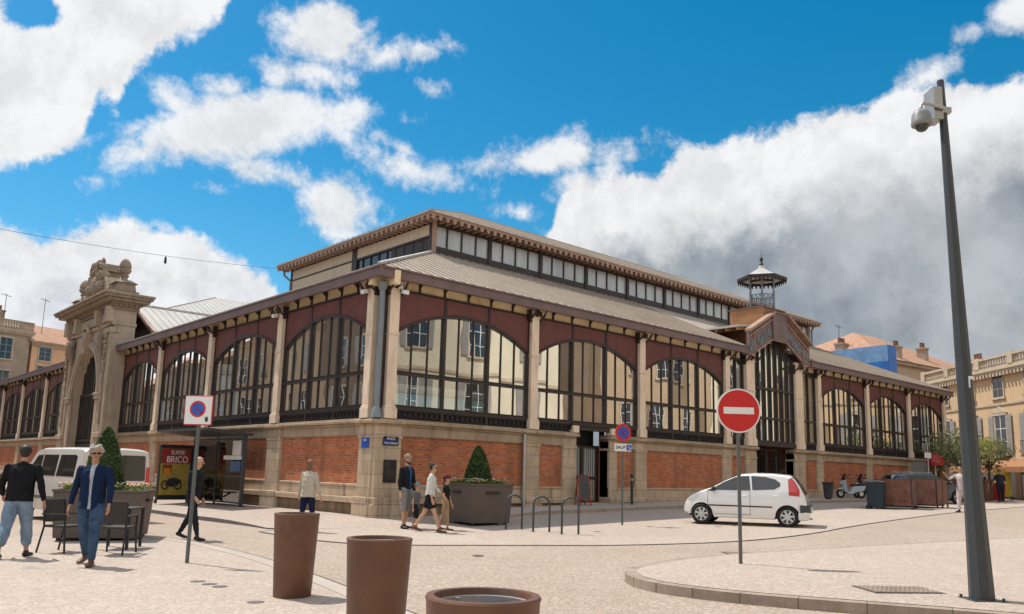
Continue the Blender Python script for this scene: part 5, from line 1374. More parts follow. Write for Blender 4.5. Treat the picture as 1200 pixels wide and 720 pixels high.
k = MB(); k.box(-2.36, -1.0, 11.285, 11.299, z0+.26, z0+1.98); po = k.build('poster', M['poster_y'], ap)
k = MB(); k.box(-2.355, -1.005, 11.277, 11.284, z0+1.42, z0+1.97); k.box(-2.25, -1.85, 11.277, 11.284, z0+1.05, z0+1.36); k.build('poster_block', M['poster'], po)
k = MB(); k.box(-2.2, -1.9, 11.27, 11.276, z0+1.06, z0+1.24); k.build('price_block', M['orange'], po)
text('lettering', 'SUPER!', .22, M['white'], po, (-1.6, 11.273, z0+1.82)); text('lettering', 'BRICO', .34, M['white'], po, (-1.62, 11.273, z0+1.56)); text('lettering', '95€', .19, M['poster_y'], po, (-2.05, 11.265, z0+1.15))
k = MB()
for x in (-2.1, -1.5): k.tube([(x+.15*math.cos(u*PI/7), 11.275, z0+.62+.15*math.sin(u*PI/7)) for u in range(14)], .03, 5, closed=True)
k.prism([(-2.1, z0+.62), (-1.95, z0+.85), (-1.7, z0+.9), (-1.35, z0+.8), (-1.5, z0+.62), (-1.75, z0+.55)], 11.268, 11.28, 'y'); k.build('motorbike_picture', M['black'], po)

ap.scale = (.8, 1, 1); ap.location = (-.14, 0, 0)
# small things on and by the hall
s = thing('street_plaque', 'blue enamel street plaque reading PLACE on the right face of the corner pier', 'sign', (0, 0, 0))
k = MB(); k.box(.16, .70, -.115, -.1, 2.36, 2.62); pl = k.build('plate', mat('enamel_blue', (.012, .03, .13), .3), s, bevel=.006)
text('lettering', 'PLACE', .1, M['white'], pl, (.43, -.119, 2.555)); text('lettering', 'Pierre Sémard', .088, M['white'], pl, (.43, -.119, 2.43), xs=.85)
s = thing('street_plaque', 'small square blue street plaque on the left face of the corner pier', 'sign', (0, 0, 0))
k = MB(); k.box(-.115, -.1, .22, .6, 2.28, 2.58); pl = k.build('plate', M['blue'], s, bevel=.006)
text('lettering', 'RUE', .09, M['white'], pl, (-.119, .41, 2.5), (PI/2, 0, -PI/2)); 
s = thing('notice_board', 'black notice board on the corner pier under the blue plaque', 'notice board', (0, 0, 0))
k = MB(); k.box(.22, .66, -.13, -.1, 1.3, 1.95); k.build('board', M['black'], s, bevel=.01)
k = MB(); k.box(.26, .40, -.134, -.128, 1.74, 1.9); k.box(.27, .6, -.134, -.128, 1.4, 1.7); k.build('notice_sheet', M['iron'], s)
for (x, y, ry, lb) in [(-.28, .5, 0, 'small white floodlight under the eaves on the left side of the corner'), (.5, -.3, 90, 'small white floodlight under the eaves on the right side of the corner'), (-.28, 6.3, 0, 'small white floodlight at the second column of the left facade')]:
    t = thing('floodlight', lb, 'floodlight', (x, y, 6.86), R(ry), 'floodlights under the eaves')
    k = MB(); k.hexa([(-.14, -.09, -.06), (.0, -.09, -.02), (.0, .09, -.02), (-.14, .09, -.06)], [(-.16, -.1, .06), (.0, -.08, .1), (.0, .08, .1), (-.16, .1, .06)]); k.build('lamp_body', M['white'], t)
    k = MB(); k.tube([(-.02, 0, .02), (.14, 0, .12)], .015, 6); k.build('bracket', M['iron'], t)
t = thing('alarm_box', 'white alarm box under the eaves beside the corner downpipe', 'alarm box', (.42, -.2, 7.08))
k = MB(); k.box(-.09, .09, -.08, .04, -.1, .1); k.build('box_body', M['white'], t, bevel=.01)
k = MB(); k.tube([(0, -.06, -.1), (0, -.06, -.2)], .02, 6); k.build('cable_gland', M['iron'], t)
t = thing('chalkboard', 'narrow red framed chalkboard standing at the doorway of the hall', 'chalkboard', (8.25, -.45, G(8.25, -.45)+.12), R(-20))
k = MB()
for sx in (-1, 1): k.beam((sx*.2, -.22, 0), (sx*.19, 0, 1.05), .035, .04); k.beam((sx*.2, .22, 0), (sx*.19, 0, 1.03), .035, .04)
k.beam((-.19, -.02, 1.03), (.19, -.02, 1.03), .04, .04); k.beam((-.2, -.17, .22), (.2, -.17, .22), .03, .04); k.build('frame', mat('faded_red', (.30, .05, .035), .7), t)
k = MB(); k.hexa([(-.18, -.185, .24), (.18, -.185, .24), (.18, -.17, .24), (-.18, -.17, .24)], [(-.17, -.02, 1.0), (.17, -.02, 1.0), (.17, -.005, 1.0), (-.17, -.005, 1.0)]); k.build('slate', M['pole'], t)
t = thing('bollard', 'thin dark bollard by the brick wall right of the doorway', 'bollard', (10.6, -.7, G(10.6, -.7)+.12))
k = MB(); k.lathe([(.055, 0), (.055, 1.0), (.07, 1.02), (.07, 1.06), (.04, 1.12), (.0, 1.13)], 12); k.build('post', M['pole'], t, smooth=True)
k = MB(); k.lathe([(.06, .86), (.06, .92)], 12); k.build('band', M['steel'], t)
t = thing('litter_bin', 'dark round litter bin by the brick wall right of the white car', 'litter bin', (24.74, -1.05, G(24.74, -1.05)+.12))
k = MB(); k.lathe([(.19, .05), (.24, .72), (.25, .74)], 20); k.build('bin_body', M['pole'], t, smooth=True)
k = MB(); k.lathe([(.27, .72), (.27, .79), (.18, .8), (.17, .74)], 20, (0, 0), False, False); k.build('bin_rim', M['black'], t)
k = MB(); k.lathe([(.12, 0), (.12, .06)], 12); k.build('base', M['black'], t)
k = MB(); k.box(36.9, 39.3, -.15, -.02, .9, 3.0); k.build('roller_shutter', M['shutter'], hall)
for x, y, w, d, lb, hi in [(-2.18, -15.5, .9, .62, 'dark iron gully grating set in the right pavement', ISL_H+.011), (1.2, -11.2, .75, .55, 'dark cast iron cover in the road beside the no entry sign', .006)]:
    t = thing('gully_grating' if hi > .05 else 'manhole_cover', lb, 'grating', at(x, y, hi), R(-38))
    k = MB(); k.box(-w/2, w/2, -d/2, d/2, -.01, .002); k.build('frame', M['asphalt'], t)
    k = MB(); n = 14
    for i in range(n): k.box(-w/2+.03+i*(w-.06)/n, -w/2+.03+(i+.55)*(w-.06)/n, -d/2+.03, d/2-.03, .002, .009)
    for j in range(5): k.box(-w/2+.03, w/2-.03, -d/2+.04+j*(d-.09)/5, -d/2+.065+j*(d-.09)/5, .003, .011)
    k.build('bars', M['kerb'], t)
# overhead cable
s = thing('overhead_cable', 'thin overhead cable slung from the hall roof across the left street', 'cable', (0, 0, 0))
a, b = Vector((5.45, 18.4, 11.75)), Vector((-19.9, 10.1, 9.5)); pts = []
for i in range(33):
    t = i/32; p = a.lerp(b, t); p.z -= .55*4*t*(1-t); pts.append(p)
k = MB(); k.tube(pts, .008, 5); k.build('wire', M['iron2'], s)
k = MB(); p = pts[8]; k.lathe([(.02, p.z-.02), (.05, p.z-.1), (.06, p.z-.3), (.02, p.z-.36)], 8, (p.x, p.y)); k.build('insulator', M['iron2'], s)

# waste containers behind rust perforated screens
def rust_mat():
    mt, nt, out = newmat('perforated_rust_steel')
    v, s = wallvec(nt); vo = N(nt, 'ShaderNodeTexVoronoi'); vo.inputs['Scale'].default_value = 9; vo.inputs['Randomness'].default_value = .6; L(nt, v, vo.inputs['Vector'])
    n1 = noise(nt, pos(nt), 3, 5, .6)
    c = mixc(nt, rng(nt, n1, .3, .7), (.13, .05, .032), (.22, .10, .065))
    hs_ = N(nt, 'ShaderNodeSeparateColor'); L(nt, vo.outputs['Color'], hs_.inputs[0])
    hole = math_n(nt, 'MULTIPLY', rng(nt, vo.outputs['Distance'], .2, .26, 1, 0), rng(nt, hs_.outputs[0], .45, .5))
    c = mixc(nt, hole, c, (.02, .012, .01))
    p = N(nt, 'ShaderNodeBsdfPrincipled'); L(nt, c, p.inputs['Base Color']); p.inputs['Roughness'].default_value = .8; L(nt, p.outputs[0], out.inputs[0]); return mt
M['rust'] = rust_mat()
def screen_unit(x, y, rz, w, d, lb):
    t = thing('bin_screen', lb, 'bin screen', at(x, y), rz, 'rust screens round the waste containers'); h0, h1 = .16, 1.22
    for nm, (x0, x1, y0, y1) in (('panel', (0, w, -.02, .02)), ('panel', (-.02, .02, .02, d)), ('panel', (w-.02, w+.02, .02, d)), ('panel', (.02, w-.02, d-.02, d+.02))):
        k = MB(); k.box(x0, x1, y0, y1, h0, h1); k.build(nm, M['rust'], t)
    for px, py in ((0, 0), (w, 0), (0, d), (w, d), (w/2, 0)):
        k = MB(); k.box(px-.03, px+.03, py-.03, py+.03, -.03, h1+.01); k.build('post', M['iron'], t)
    k = MB(); k.box(.1, w-.1, .1, d-.1, .1, 1.0); k.build('inner_container', M['iron2'], t)
screen_unit(21.76, -6.1, R(15), 1.3, 1.35, 'perforated rust steel bin screen nearest the white car')
screen_unit(24.6, -6.0, R(8), 1.9, 1.3, 'perforated rust steel bin screen nearest the big pole')
t = thing('waste_container', 'dark blue waste container left of the rust screens', 'waste container', at(20.95, -5.0), R(15))
k = MB(); k.tbox(0, 0, .26, .3, .08, .31, .34, 1.08); k.build('bin_body', mat('dark_blue_plastic', (.010, .026, .038), .5, .1), t, bevel=.03)
k = MB(); k.hexa([(-.34, -.37, 1.08), (.34, -.37, 1.08), (.34, .37, 1.11), (-.34, .37, 1.11)], [(-.3, -.33, 1.13), (.3, -.33, 1.13), (.3, .33, 1.19), (-.3, .33, 1.19)]); k.build('lid', M['pole'], t, bevel=.02)
for sx in (-1, 1): k = MB(); k.tube([(sx*.28-.03, .28, .08), (sx*.28+.03, .28, .08)], .09, 12); k.build('wheel', M['black'], t)

# potted trees, parasol and displays on the far right
def tree(loc, tr, h, r, lb, m_, cat='tree', n=1300, group=None, sc=.12):
    t = thing('potted_tree', lb, cat, loc, rnd.uniform(0, 6), group)
    k = MB(); k.tube([(0, 0, -.1), (.05, .03, tr*.5), (-.03, .05, tr)], [.09, .07, .05], 8)
    cl = []
    for i in range(13):
        a = rnd.uniform(0, 6.28); q = rnd.uniform(.2, .8)*r; z = tr+rnd.uniform(.0, h-tr)*.85; p = (q*math.cos(a), q*math.sin(a), z); cl.append(p)
        k.tube([(0, 0, tr*rnd.uniform(.6, .95)), (p[0]*.5, p[1]*.5, (tr+z)*.5), p], [.04, .025, .01], 5)
    k.build('trunk', M['bark'], t)
    k = MB()
    for i in range(n):
        c = rnd.choice(cl); leafq(k, (c[0]+rnd.gauss(0, r*.24), c[1]+rnd.gauss(0, r*.24), c[2]+rnd.gauss(0, r*.2)), rnd.uniform(.5, 1)*sc)
    k.build('crown', m_, t, fix=False); return t
def box_pot(x, y, w, h, m_, lb, rz=0):
    t = thing('plant_tub', lb, 'planter', at(x, y), rz)
    k = MB(); k.tbox(0, 0, w*.45, w*.45, 0, w*.5, w*.5, h); k.build('tub_body', m_, t, bevel=.02); k = MB(); k.box(-w*.46, w*.46, -w*.46, w*.46, h, h+.02); k.build('earth', M['soil'], t)
    return h+G(x, y)
M['tubred'] = mat('red_tub', (.42, .03, .03), .5, .08, 2)
z = box_pot(42.0, -2.6, 1.25, 1.0, M['tubred'], 'bright red plant tub by the walking pair at the right edge'); tree((42.0, -2.6, z), 1.0, 2.6, 1.2, 'loose olive tree in the red tub left of the walking pair', M['olive'])
z = box_pot(41.6, -5.3, 1.2, 1.1, M['pot'], 'rust brown plant tub at the extreme right edge'); tree((41.6, -5.3, z), .6, 1.6, .7, 'small lime shrub in the brown tub at the right edge', M['limeleaf'], 'shrub', 700)
z = box_pot(40.2, -.4, 1.2, 1.1, M['tubred'], 'red plant tub half hidden behind the big pole')
tree((40.2, -.4, z), .8, 2.6, 1.3, 'olive tree in the red tub partly behind the big pole', M['olive'])
z = box_pot(38.6, -3.0, 1.3, 1.2, M['pot'], 'rust brown tub with a lime tree behind the navy car'); tree((38.6, -3.0, z), .8, 2.3, 1.1, 'lime green tree in a brown tub behind the navy car', M['limeleaf'], sc=.14)
z = box_pot(36.4, -2.9, 1.5, 1.2, M['pot'], 'rust brown tub with an olive tree at the corner of the hall'); tree((36.4, -2.9, z), .9, 2.8, 1.5, 'spreading olive tree by the end corner of the hall', M['olive'], n=1800)
t = thing('parasol', 'closed-in red parasol on a white stick before the end of the hall', 'parasol', at(35.6, -1.9))
k = MB(); k.tube([(0, 0, -.05), (0, 0, 2.4)], .03, 8); k.build('stick', M['white'], t)
k = MB(); k.lathe([(.42, 1.9), (.5, 2.1), (.36, 2.4), (.03, 2.6)], 8, (0, 0), False, True); k.build('canopy', M['tubred'], t)
t = thing('street_lamp_sign', 'small white direction sign on a post before the end of the hall', 'road sign', at(34.6, -1.9)); k = MB(); k.tube([(0, 0, -.05), (0, 0, 3.2)], .035, 8); k.build('pole', M['steel'], t)
k = MB(); k.box(-.5, .35, -.05, -.02, 2.3, 2.6); k.build('sign_plate', M['white'], t); k = MB(); k.tube([(-.55, -.05, 2.85), (-.55, -.02, 2.85)], .26, 20); k.build('sign_disc', M['steel'], t)
for x, y, m_, lb in [(47.0, 2.4, 'poster_y', 'yellow advertising stand under the mansion, left of the big pole'), (44.6, -2.5, 'petal_yellow', 'lime yellow advertising stand between the big pole and the red tub')]:
    t = thing('advert_stand', lb, 'advert', at(x, y), R(-45)); k = MB(); k.box(-.5, .5, -.04, .04, .2, 1.9); k.build('panel', M[m_], t); k = MB(); k.box(-.45, -.38, -.2, .2, -.02, .2); k.box(.38, .45, -.2, .2, -.02, .2); k.build('foot', M['black'], t)

for x, y in [(-8.46, -9.33), (-8.44, -9.61), (-8.48, -9.0), (-8.6, -10.99), (2.55, -6.22), (5.0, -5.94), (6.64, -7.0), (-3.31, -8.62)]:
    t = thing('ground_stud', 'small dark metal cap set flush in the paving', 'ground stud', at(x, y, .011), rnd.uniform(0, 3), 'metal caps set in the paving')
    k = MB(); k.lathe([(.085, -.01), (.085, .003), (.07, .006)], 14); k.build('cap', M['kerb_dark'], t)
    k = MB(); k.lathe([(.1, -.01), (.1, .001)], 14); k.build('collar', M['asphalt'], t)
# ------------------------------------------------------------------ vehicles (x forward, y left, z up)
def itp(x, T): return lerp(x, T)
class Car:
    def __init__(s, L0, L1, Wd, top, plan, sec, sill, axles, wr, belt, tumble, sharp_rear=False):
        s.L0, s.L1, s.W, s.top, s.plan, s.sec, s.sill, s.axles, s.wr, s.belt, s.tumble = L0, L1, Wd, top, plan, sec, sill, axles, wr, belt, tumble
    def zt(s, x): return itp(x, s.top)
    def y(s, x, z):
        w = s.W/2*itp(x, s.plan)
        if z <= s.belt: return w*itp(z, s.sec)
        return w*(itp(s.belt, s.sec)+(s.tumble-itp(s.belt, s.sec))*(z-s.belt)/(s.top_max-s.belt))
    def z0(s, x):
        z = s.sill(x)
        for a in s.axles:
            r = s.wr+.055; d = abs(x-a)
            if d < r: z = max(z, s.wr+math.sqrt(r*r-d*d))
        return z
    def shoulder(s, x): return s.zt(x)-min(.075, (s.zt(x)-s.sill(x))*.25)
    def ztop(s, x, y):
        zs = s.shoulder(x); w = s.y(x, zs); q = min(1, abs(y)/w)
        return zs+(s.zt(x)-zs)*math.sqrt(max(0, 1-q**2.6))
    def body(s, mt, parent, n=64):
        s.top_max = max(z for _, z in s.top)
        xs_ = [s.L0+(s.L1-s.L0)*i/n for i in range(n+1)]
        for a in s.axles:
            for d in (-1, 1): xs_ += [a+d*(s.wr+.056), a+d*(s.wr+.05)]
        xs_ = sorted(xs_); k = MB(); ring = None; vs_ = []; NS, NT = 9, 6
        for x in xs_:
            zs = s.shoulder(x); z0 = min(s.z0(x), zs-.03); half = [(0, z0), (s.y(x, z0)*.97, z0)]
            for j in range(NS): z = z0+.015+(zs-z0-.015)*j/(NS-1); half.append((s.y(x, z), z))
            wsh = s.y(x, zs)
            for j in range(1, NT+1):
                q = 1-(j/NT)**1.35; yy = wsh*q; half.append((yy, s.ztop(x, yy)))
            r = [(x, y, z) for y, z in half]+[(x, -y, z) for y, z in half[-2:0:-1]]
            vs_.append(r)
        m_ = len(vs_[0]); fl = [p for r in vs_ for p in r]; fs = []
        for i in range(len(vs_)-1):
            for j in range(m_): jj = (j+1) % m_; fs.append((i*m_+j, i*m_+jj, (i+1)*m_+jj, (i+1)*m_+j))
        fs += [tuple(range(m_)), tuple(range((len(vs_)-1)*m_, len(vs_)*m_))[::-1]]
        k.add(fl, fs); return k.build('body', mt, parent, smooth=True)
    def patch(s, name, poly, side, mt, parent, lift=.006, step=.08, rim=0):
        """a panel lying on the side of the car; poly in (x,z)"""
        bm = bmesh.new(); bm.faces.new([bm.verts.new((x, 0, z)) for x, z in poly]); bmesh.ops.triangulate(bm, faces=bm.faces)
        for ax in (0, 2):
            lo = min(p[ax//2] for p in poly); hi = max(p[ax//2] for p in poly); q = math.ceil(lo/step)
            while q*step < hi:
                c_ = [0, 0, 0]; n_ = [0, 0, 0]; c_[ax] = q*step; n_[ax] = 1
                bmesh.ops.bisect_plane(bm, geom=bm.verts[:]+bm.edges[:]+bm.faces[:], plane_co=c_, plane_no=n_); q += 1
        for v in bm.verts: v.co.y = side*(s.y(v.co.x, v.co.z)+lift)
        me = bpy.data.meshes.new(name); bm.normal_update(); bm.to_mesh(me); bm.free(); me.materials.append(mt)
        o = link(bpy.data.objects.new(name, me)); o.parent = parent; return o
    def top_patch(s, name, x0, x1, q0, q1, mt, parent, lift=.007, n=10):
        k = MB(); g = []
        for i in range(n+1):
            x = x0+(x1-x0)*i/n; q = q0+(q1-q0)*i/n; row = []
            for j in range(n+1):
                yy = s.y(x, s.shoulder(x))*q*(2*j/n-1); row.append((x, yy, s.ztop(x, yy)+lift))
            g.append(row)
        fl = [p for r in g for p in r]; fs = [(i*(n+1)+j, i*(n+1)+j+1, (i+1)*(n+1)+j+1, (i+1)*(n+1)+j) for i in range(n) for j in range(n)]
        k.add(fl, fs); return k.build(name, mt, parent, smooth=True)
def wheel(parent, x, y, r, w, side, spokes=7, rim=None):
    k = MB()
    prof = [(r*.66, -w/2), (r*.9, -w/2), (r*.985, -w/2+.03), (r, -w/4), (r, w/4), (r*.985, w/2-.03), (r*.9, w/2), (r*.66, w/2)]
    n = 32; vs_ = []; fs = []
    for rr, yy in prof:
        for i in range(n): t = 2*PI*i/n; vs_.append((x+rr*math.cos(t), y+yy, r+rr*math.sin(t)))
    for j in range(len(prof)-1):
        for i in range(n): l = (i+1) % n; fs.append((j*n+i, j*n+l, (j+1)*n+l, (j+1)*n+i))
    k.add(vs_, fs); wo_ = k.build('wheel', M['tyre'], parent, smooth=True)
    k = MB(); yo = y+side*(w/2-.015)
    k.tube([(x+r*.64*math.cos(2*PI*i/28), yo, r+r*.64*math.sin(2*PI*i/28)) for i in range(28)], r*.05, 6, closed=True)
    k.tube([(x, yo-side*.02, r), (x, yo+side*.012, r)], r*.16, 14)
    for i in range(spokes):
        a = 2*PI*i/spokes+.3; k.beam((x+r*.1*math.cos(a), yo, r+r*.1*math.sin(a)), (x+r*.62*math.cos(a), yo-side*.004, r+r*.62*math.sin(a)), r*.2, .02, (0, 1, 0))
    k.build('wheel_rim', rim or M['alloy'], wo_)
    k = MB(); k.tube([(x, y+side*(w/2-.07), r), (x, y+side*(w/2-.05), r)], r*.64, 24); k.build('hub_back', M['black'], wo_)
SEC = [(.12, .82), (.22, .92), (.35, .975), (.5, 1.0), (.72, .995), (.85, .98), (.95, .962)]
def hatchback(loc, rz, lb):
    t = thing('hatchback_car', lb, 'car', loc, rz)
    c = Car(-1.7, 1.72, 1.63, [(-1.7, .52), (-1.68, .74), (-1.62, .93), (-1.5, 1.16), (-1.36, 1.36), (-1.2, 1.435), (-.8, 1.47), (-.3, 1.475), (.1, 1.44), (.45, 1.30), (.8, 1.115), (1.0, 1.02), (1.2, .95), (1.45, .84), (1.6, .74), (1.69, .62), (1.72, .48)],
            [(-1.7, .80), (-1.6, .9), (-1.4, .965), (-1.0, 1), (.9, 1), (1.25, .95), (1.5, .85), (1.66, .7), (1.72, .6)], SEC, lambda x: .2+.12*max(0, abs(x)-1.3)/.4, (1.17, -1.17), .285, .95, .80)
    b = c.body(M['carwhite'], t)
    k = MB(); k.box(-1.55, 1.55, -.6, .6, .22, .62); k.build('underbody', M['black'], t)
    for s in (-1, 1):
        w = c.patch('side_window', [(.92, .965), (.55, 1.185), (.22, 1.335), (.0, 1.372), (-.16, 1.376), (-.2, .975)], s, M['car_glass'] if False else M['dark_glass'], t)
        c.patch('side_window', [(-.25, .985), (-.22, 1.378), (-.6, 1.36), (-.86, 1.3), (-1.0, 1.2), (-.99, 1.11), (-.84, 1.02)], s, M['dark_glass'], t)
        c.patch('window_seal', [(1.02, .945), (.9, .935), (.78, .955), (.86, 1.01)], s, M['black'], t, .009)
        c.patch('rubbing_strip', [(.98, .52), (.98, .555), (-.78, .555), (-.78, .52)], s, M['black'], t, .012)
        for x in (-.19, .98): c.patch('door_gap', [(x, .3), (x+.012, .3), (x+.012, .95), (x, .95)], s, M['signpole'], t, .004)
        c.patch('door_gap', [(-.2, .3), (.98, .3), (.98, .312), (-.2, .312)], s, M['signpole'], t, .004)
        k = MB(); k.tube([(-.1, s*(c.y(-.1, .82)+.0), .82), (-.06, s*(c.y(-.05, .82)+.03), .82), (.04, s*(c.y(.04, .82)+.03), .82), (.08, s*c.y(.08, .82), .82)], .016, 6); k.build('door_handle', M['carwhite'], t)
        k = MB(); k.tube([(-.95, s*(c.y(-.95, .82)), .84), (-.92, s*(c.y(-.92, .82)+.025), .84), (-.83, s*(c.y(-.83, .82)+.025), .84), (-.8, s*c.y(-.8, .82), .84)], .015, 6); k.build('door_handle', M['carwhite'], t)
        k = MB(); k.sphere((.80, s*.90, 1.0), .1, 12, 8, (.6, 1.05, .72)); k.beam((.82, s*.78, .97), (.8, s*.88, .98), .06, .04); k.build('door_mirror', M['black'], t, smooth=True)
        c.patch('tail_light', [(-1.22, .87), (-1.2, 1.3), (-1.3, 1.36), (-1.42, 1.2), (-1.5, 1.0), (-1.5, .85)], s, M['lamp_red'], t, .009)
        c.patch('headlight', [(1.2, .82), (1.12, .9), (1.3, .87), (1.52, .76), (1.6, .66), (1.5, .68)], s, M['lamp_clear'], t, .008)
        for a in c.axles:
            wheel(t, a, s*.715, .285, .18, s)
            k = MB(); pts = [(a+.34*math.cos(u), s*(c.y(a+.34*math.cos(u), .3+.34*math.sin(u))-.015), .285+.34*math.sin(u)) for u in [PI*i/14 for i in range(15)]]; k.tube(pts, .022, 6); k.build('wheel_arch', M['carwhite'], t, smooth=True)
    c.top_patch('windscreen', .95, .2, .92, .86, M['dark_glass'], t)
    c.top_patch('rear_window', -1.30, -1.63, .84, .88, M['dark_glass'], t)
    k = MB(); k.hexa([(-1.74, -.62, .40), (-1.5, -.80, .40), (-1.5, .80, .40), (-1.74, .62, .40)], [(-1.76, -.62, .62), (-1.5, -.82, .62), (-1.5, .82, .62), (-1.76, .62, .62)]); k.build('rear_bumper', M['pole'], t, bevel=.03)
    k = MB(); k.hexa([(-1.70, -.6, .2), (-1.45, -.76, .2), (-1.45, .76, .2), (-1.70, .6, .2)], [(-1.75, -.64, .42), (-1.45, -.81, .42), (-1.45, .81, .42), (-1.75, .64, .42)]); k.build('bumper_skirt', M['carwhite'], t, bevel=.03)
    k = MB(); k.box(-1.768, -1.75, -.26, .26, .44, .54); k.build('number_plate', M['white'], t)
    k = MB(); k.box(1.66, 1.715, -.4, .4, .3, .5); k.build('grille', M['black'], t, bevel=.03)
    k = MB(); k.tube([(-1.72, .5, .25), (-1.8, .5, .25)], .03, 10); k.build('exhaust', M['steel'], t)
    k = MB(); k.tube([(-.9, 0, 1.46), (-1.1, 0, 1.62)], .006, 5); k.build('aerial', M['black'], t)
    return t
x0, y0, x1, y1 = 7.05, -6.19, 8.0, -8.27
ang = math.atan2(y0-y1, x0-x1); cxm, cym = (x0+x1)/2, (y0+y1)/2
off_ = .80; nx_, ny_ = math.cos(ang-PI/2), math.sin(ang-PI/2)      # the near wheels are on the left flank
hatchback((cxm+nx_*off_, cym+ny_*off_, G(cxm, cym)+.012), ang, 'small white hatchback with red tail lights parked behind the no entry sign')

def saloon(loc, rz, lb, paint, lenk=1.0):
    t = thing('estate_car', lb, 'car', loc, rz)
    L_ = 2.15*lenk
    c = Car(-L_, L_, 1.76, [(-L_, .6), (-L_+.05, .9), (-L_+.25, 1.1), (-L_+.55, 1.38), (-L_+.9, 1.46), (-.4, 1.49), (.2, 1.45), (.6, 1.28), (1.05, 1.02), (1.5, .93), (1.9, .8), (L_-.04, .65), (L_, .5)],
            [(-L_, .8), (-L_+.3, .95), (-1.2, 1), (1.1, 1), (1.7, .93), (2.0, .8), (L_, .66)], SEC, lambda x: .22+.1*max(0, abs(x)-1.5)/.5, (1.3, -1.3), .31, .95, .80)
    c.body(paint, t); k = MB(); k.box(-1.8, 1.8, -.65, .65, .24, .64); k.build('underbody', M['black'], t)
    for s in (-1, 1):
        c.patch('side_window', [(1.0, .97), (.62, 1.2), (.3, 1.36), (-.1, 1.40), (-.1, .97)], s, M['dark_glass'], t)
        c.patch('side_window', [(-.16, .97), (-.16, 1.40), (-.8, 1.38), (-1.2, 1.34), (-1.2, .98)], s, M['dark_glass'], t)
        c.patch('tail_light', [(-L_+.2, .75), (-L_+.2, 1.05), (-L_+.1, .95), (-L_+.06, .75)], s, M['lamp_red'], t)
        c.patch('headlight', [(1.55, .76), (1.5, .86), (1.95, .72), (1.95, .64)], s, M['lamp_clear'], t)
        k = MB(); k.sphere((.9, s*.98, 1.02), .11, 10, 8, (.6, 1, .7)); k.build('door_mirror', paint, t, smooth=True)
        for a in c.axles: wheel(t, a, s*.76, .31, .2, s, 5)
    c.top_patch('windscreen', 1.08, .4, .92, .86, M['dark_glass'], t); c.top_patch('rear_window', -L_+.5, -L_+.2, .84, .88, M['dark_glass'], t)
    k = MB()
    for s in (-1, 1): k.tube([(.2, s*.56, 1.49), (-1.3, s*.56, 1.5)], .018, 6)
    k.build('roof_rail', M['steel'], t)
    return t
saloon((30.6, -3.1, G(30.6, -3.1)+.01), R(-38), 'dark navy estate car parked behind the rust screens', M['navycar'])
saloon((-11.9, 4.6, G(-11.9, 4.6)), R(112), 'pale blue grey car just showing at the left edge of the photo', M['greycar'])

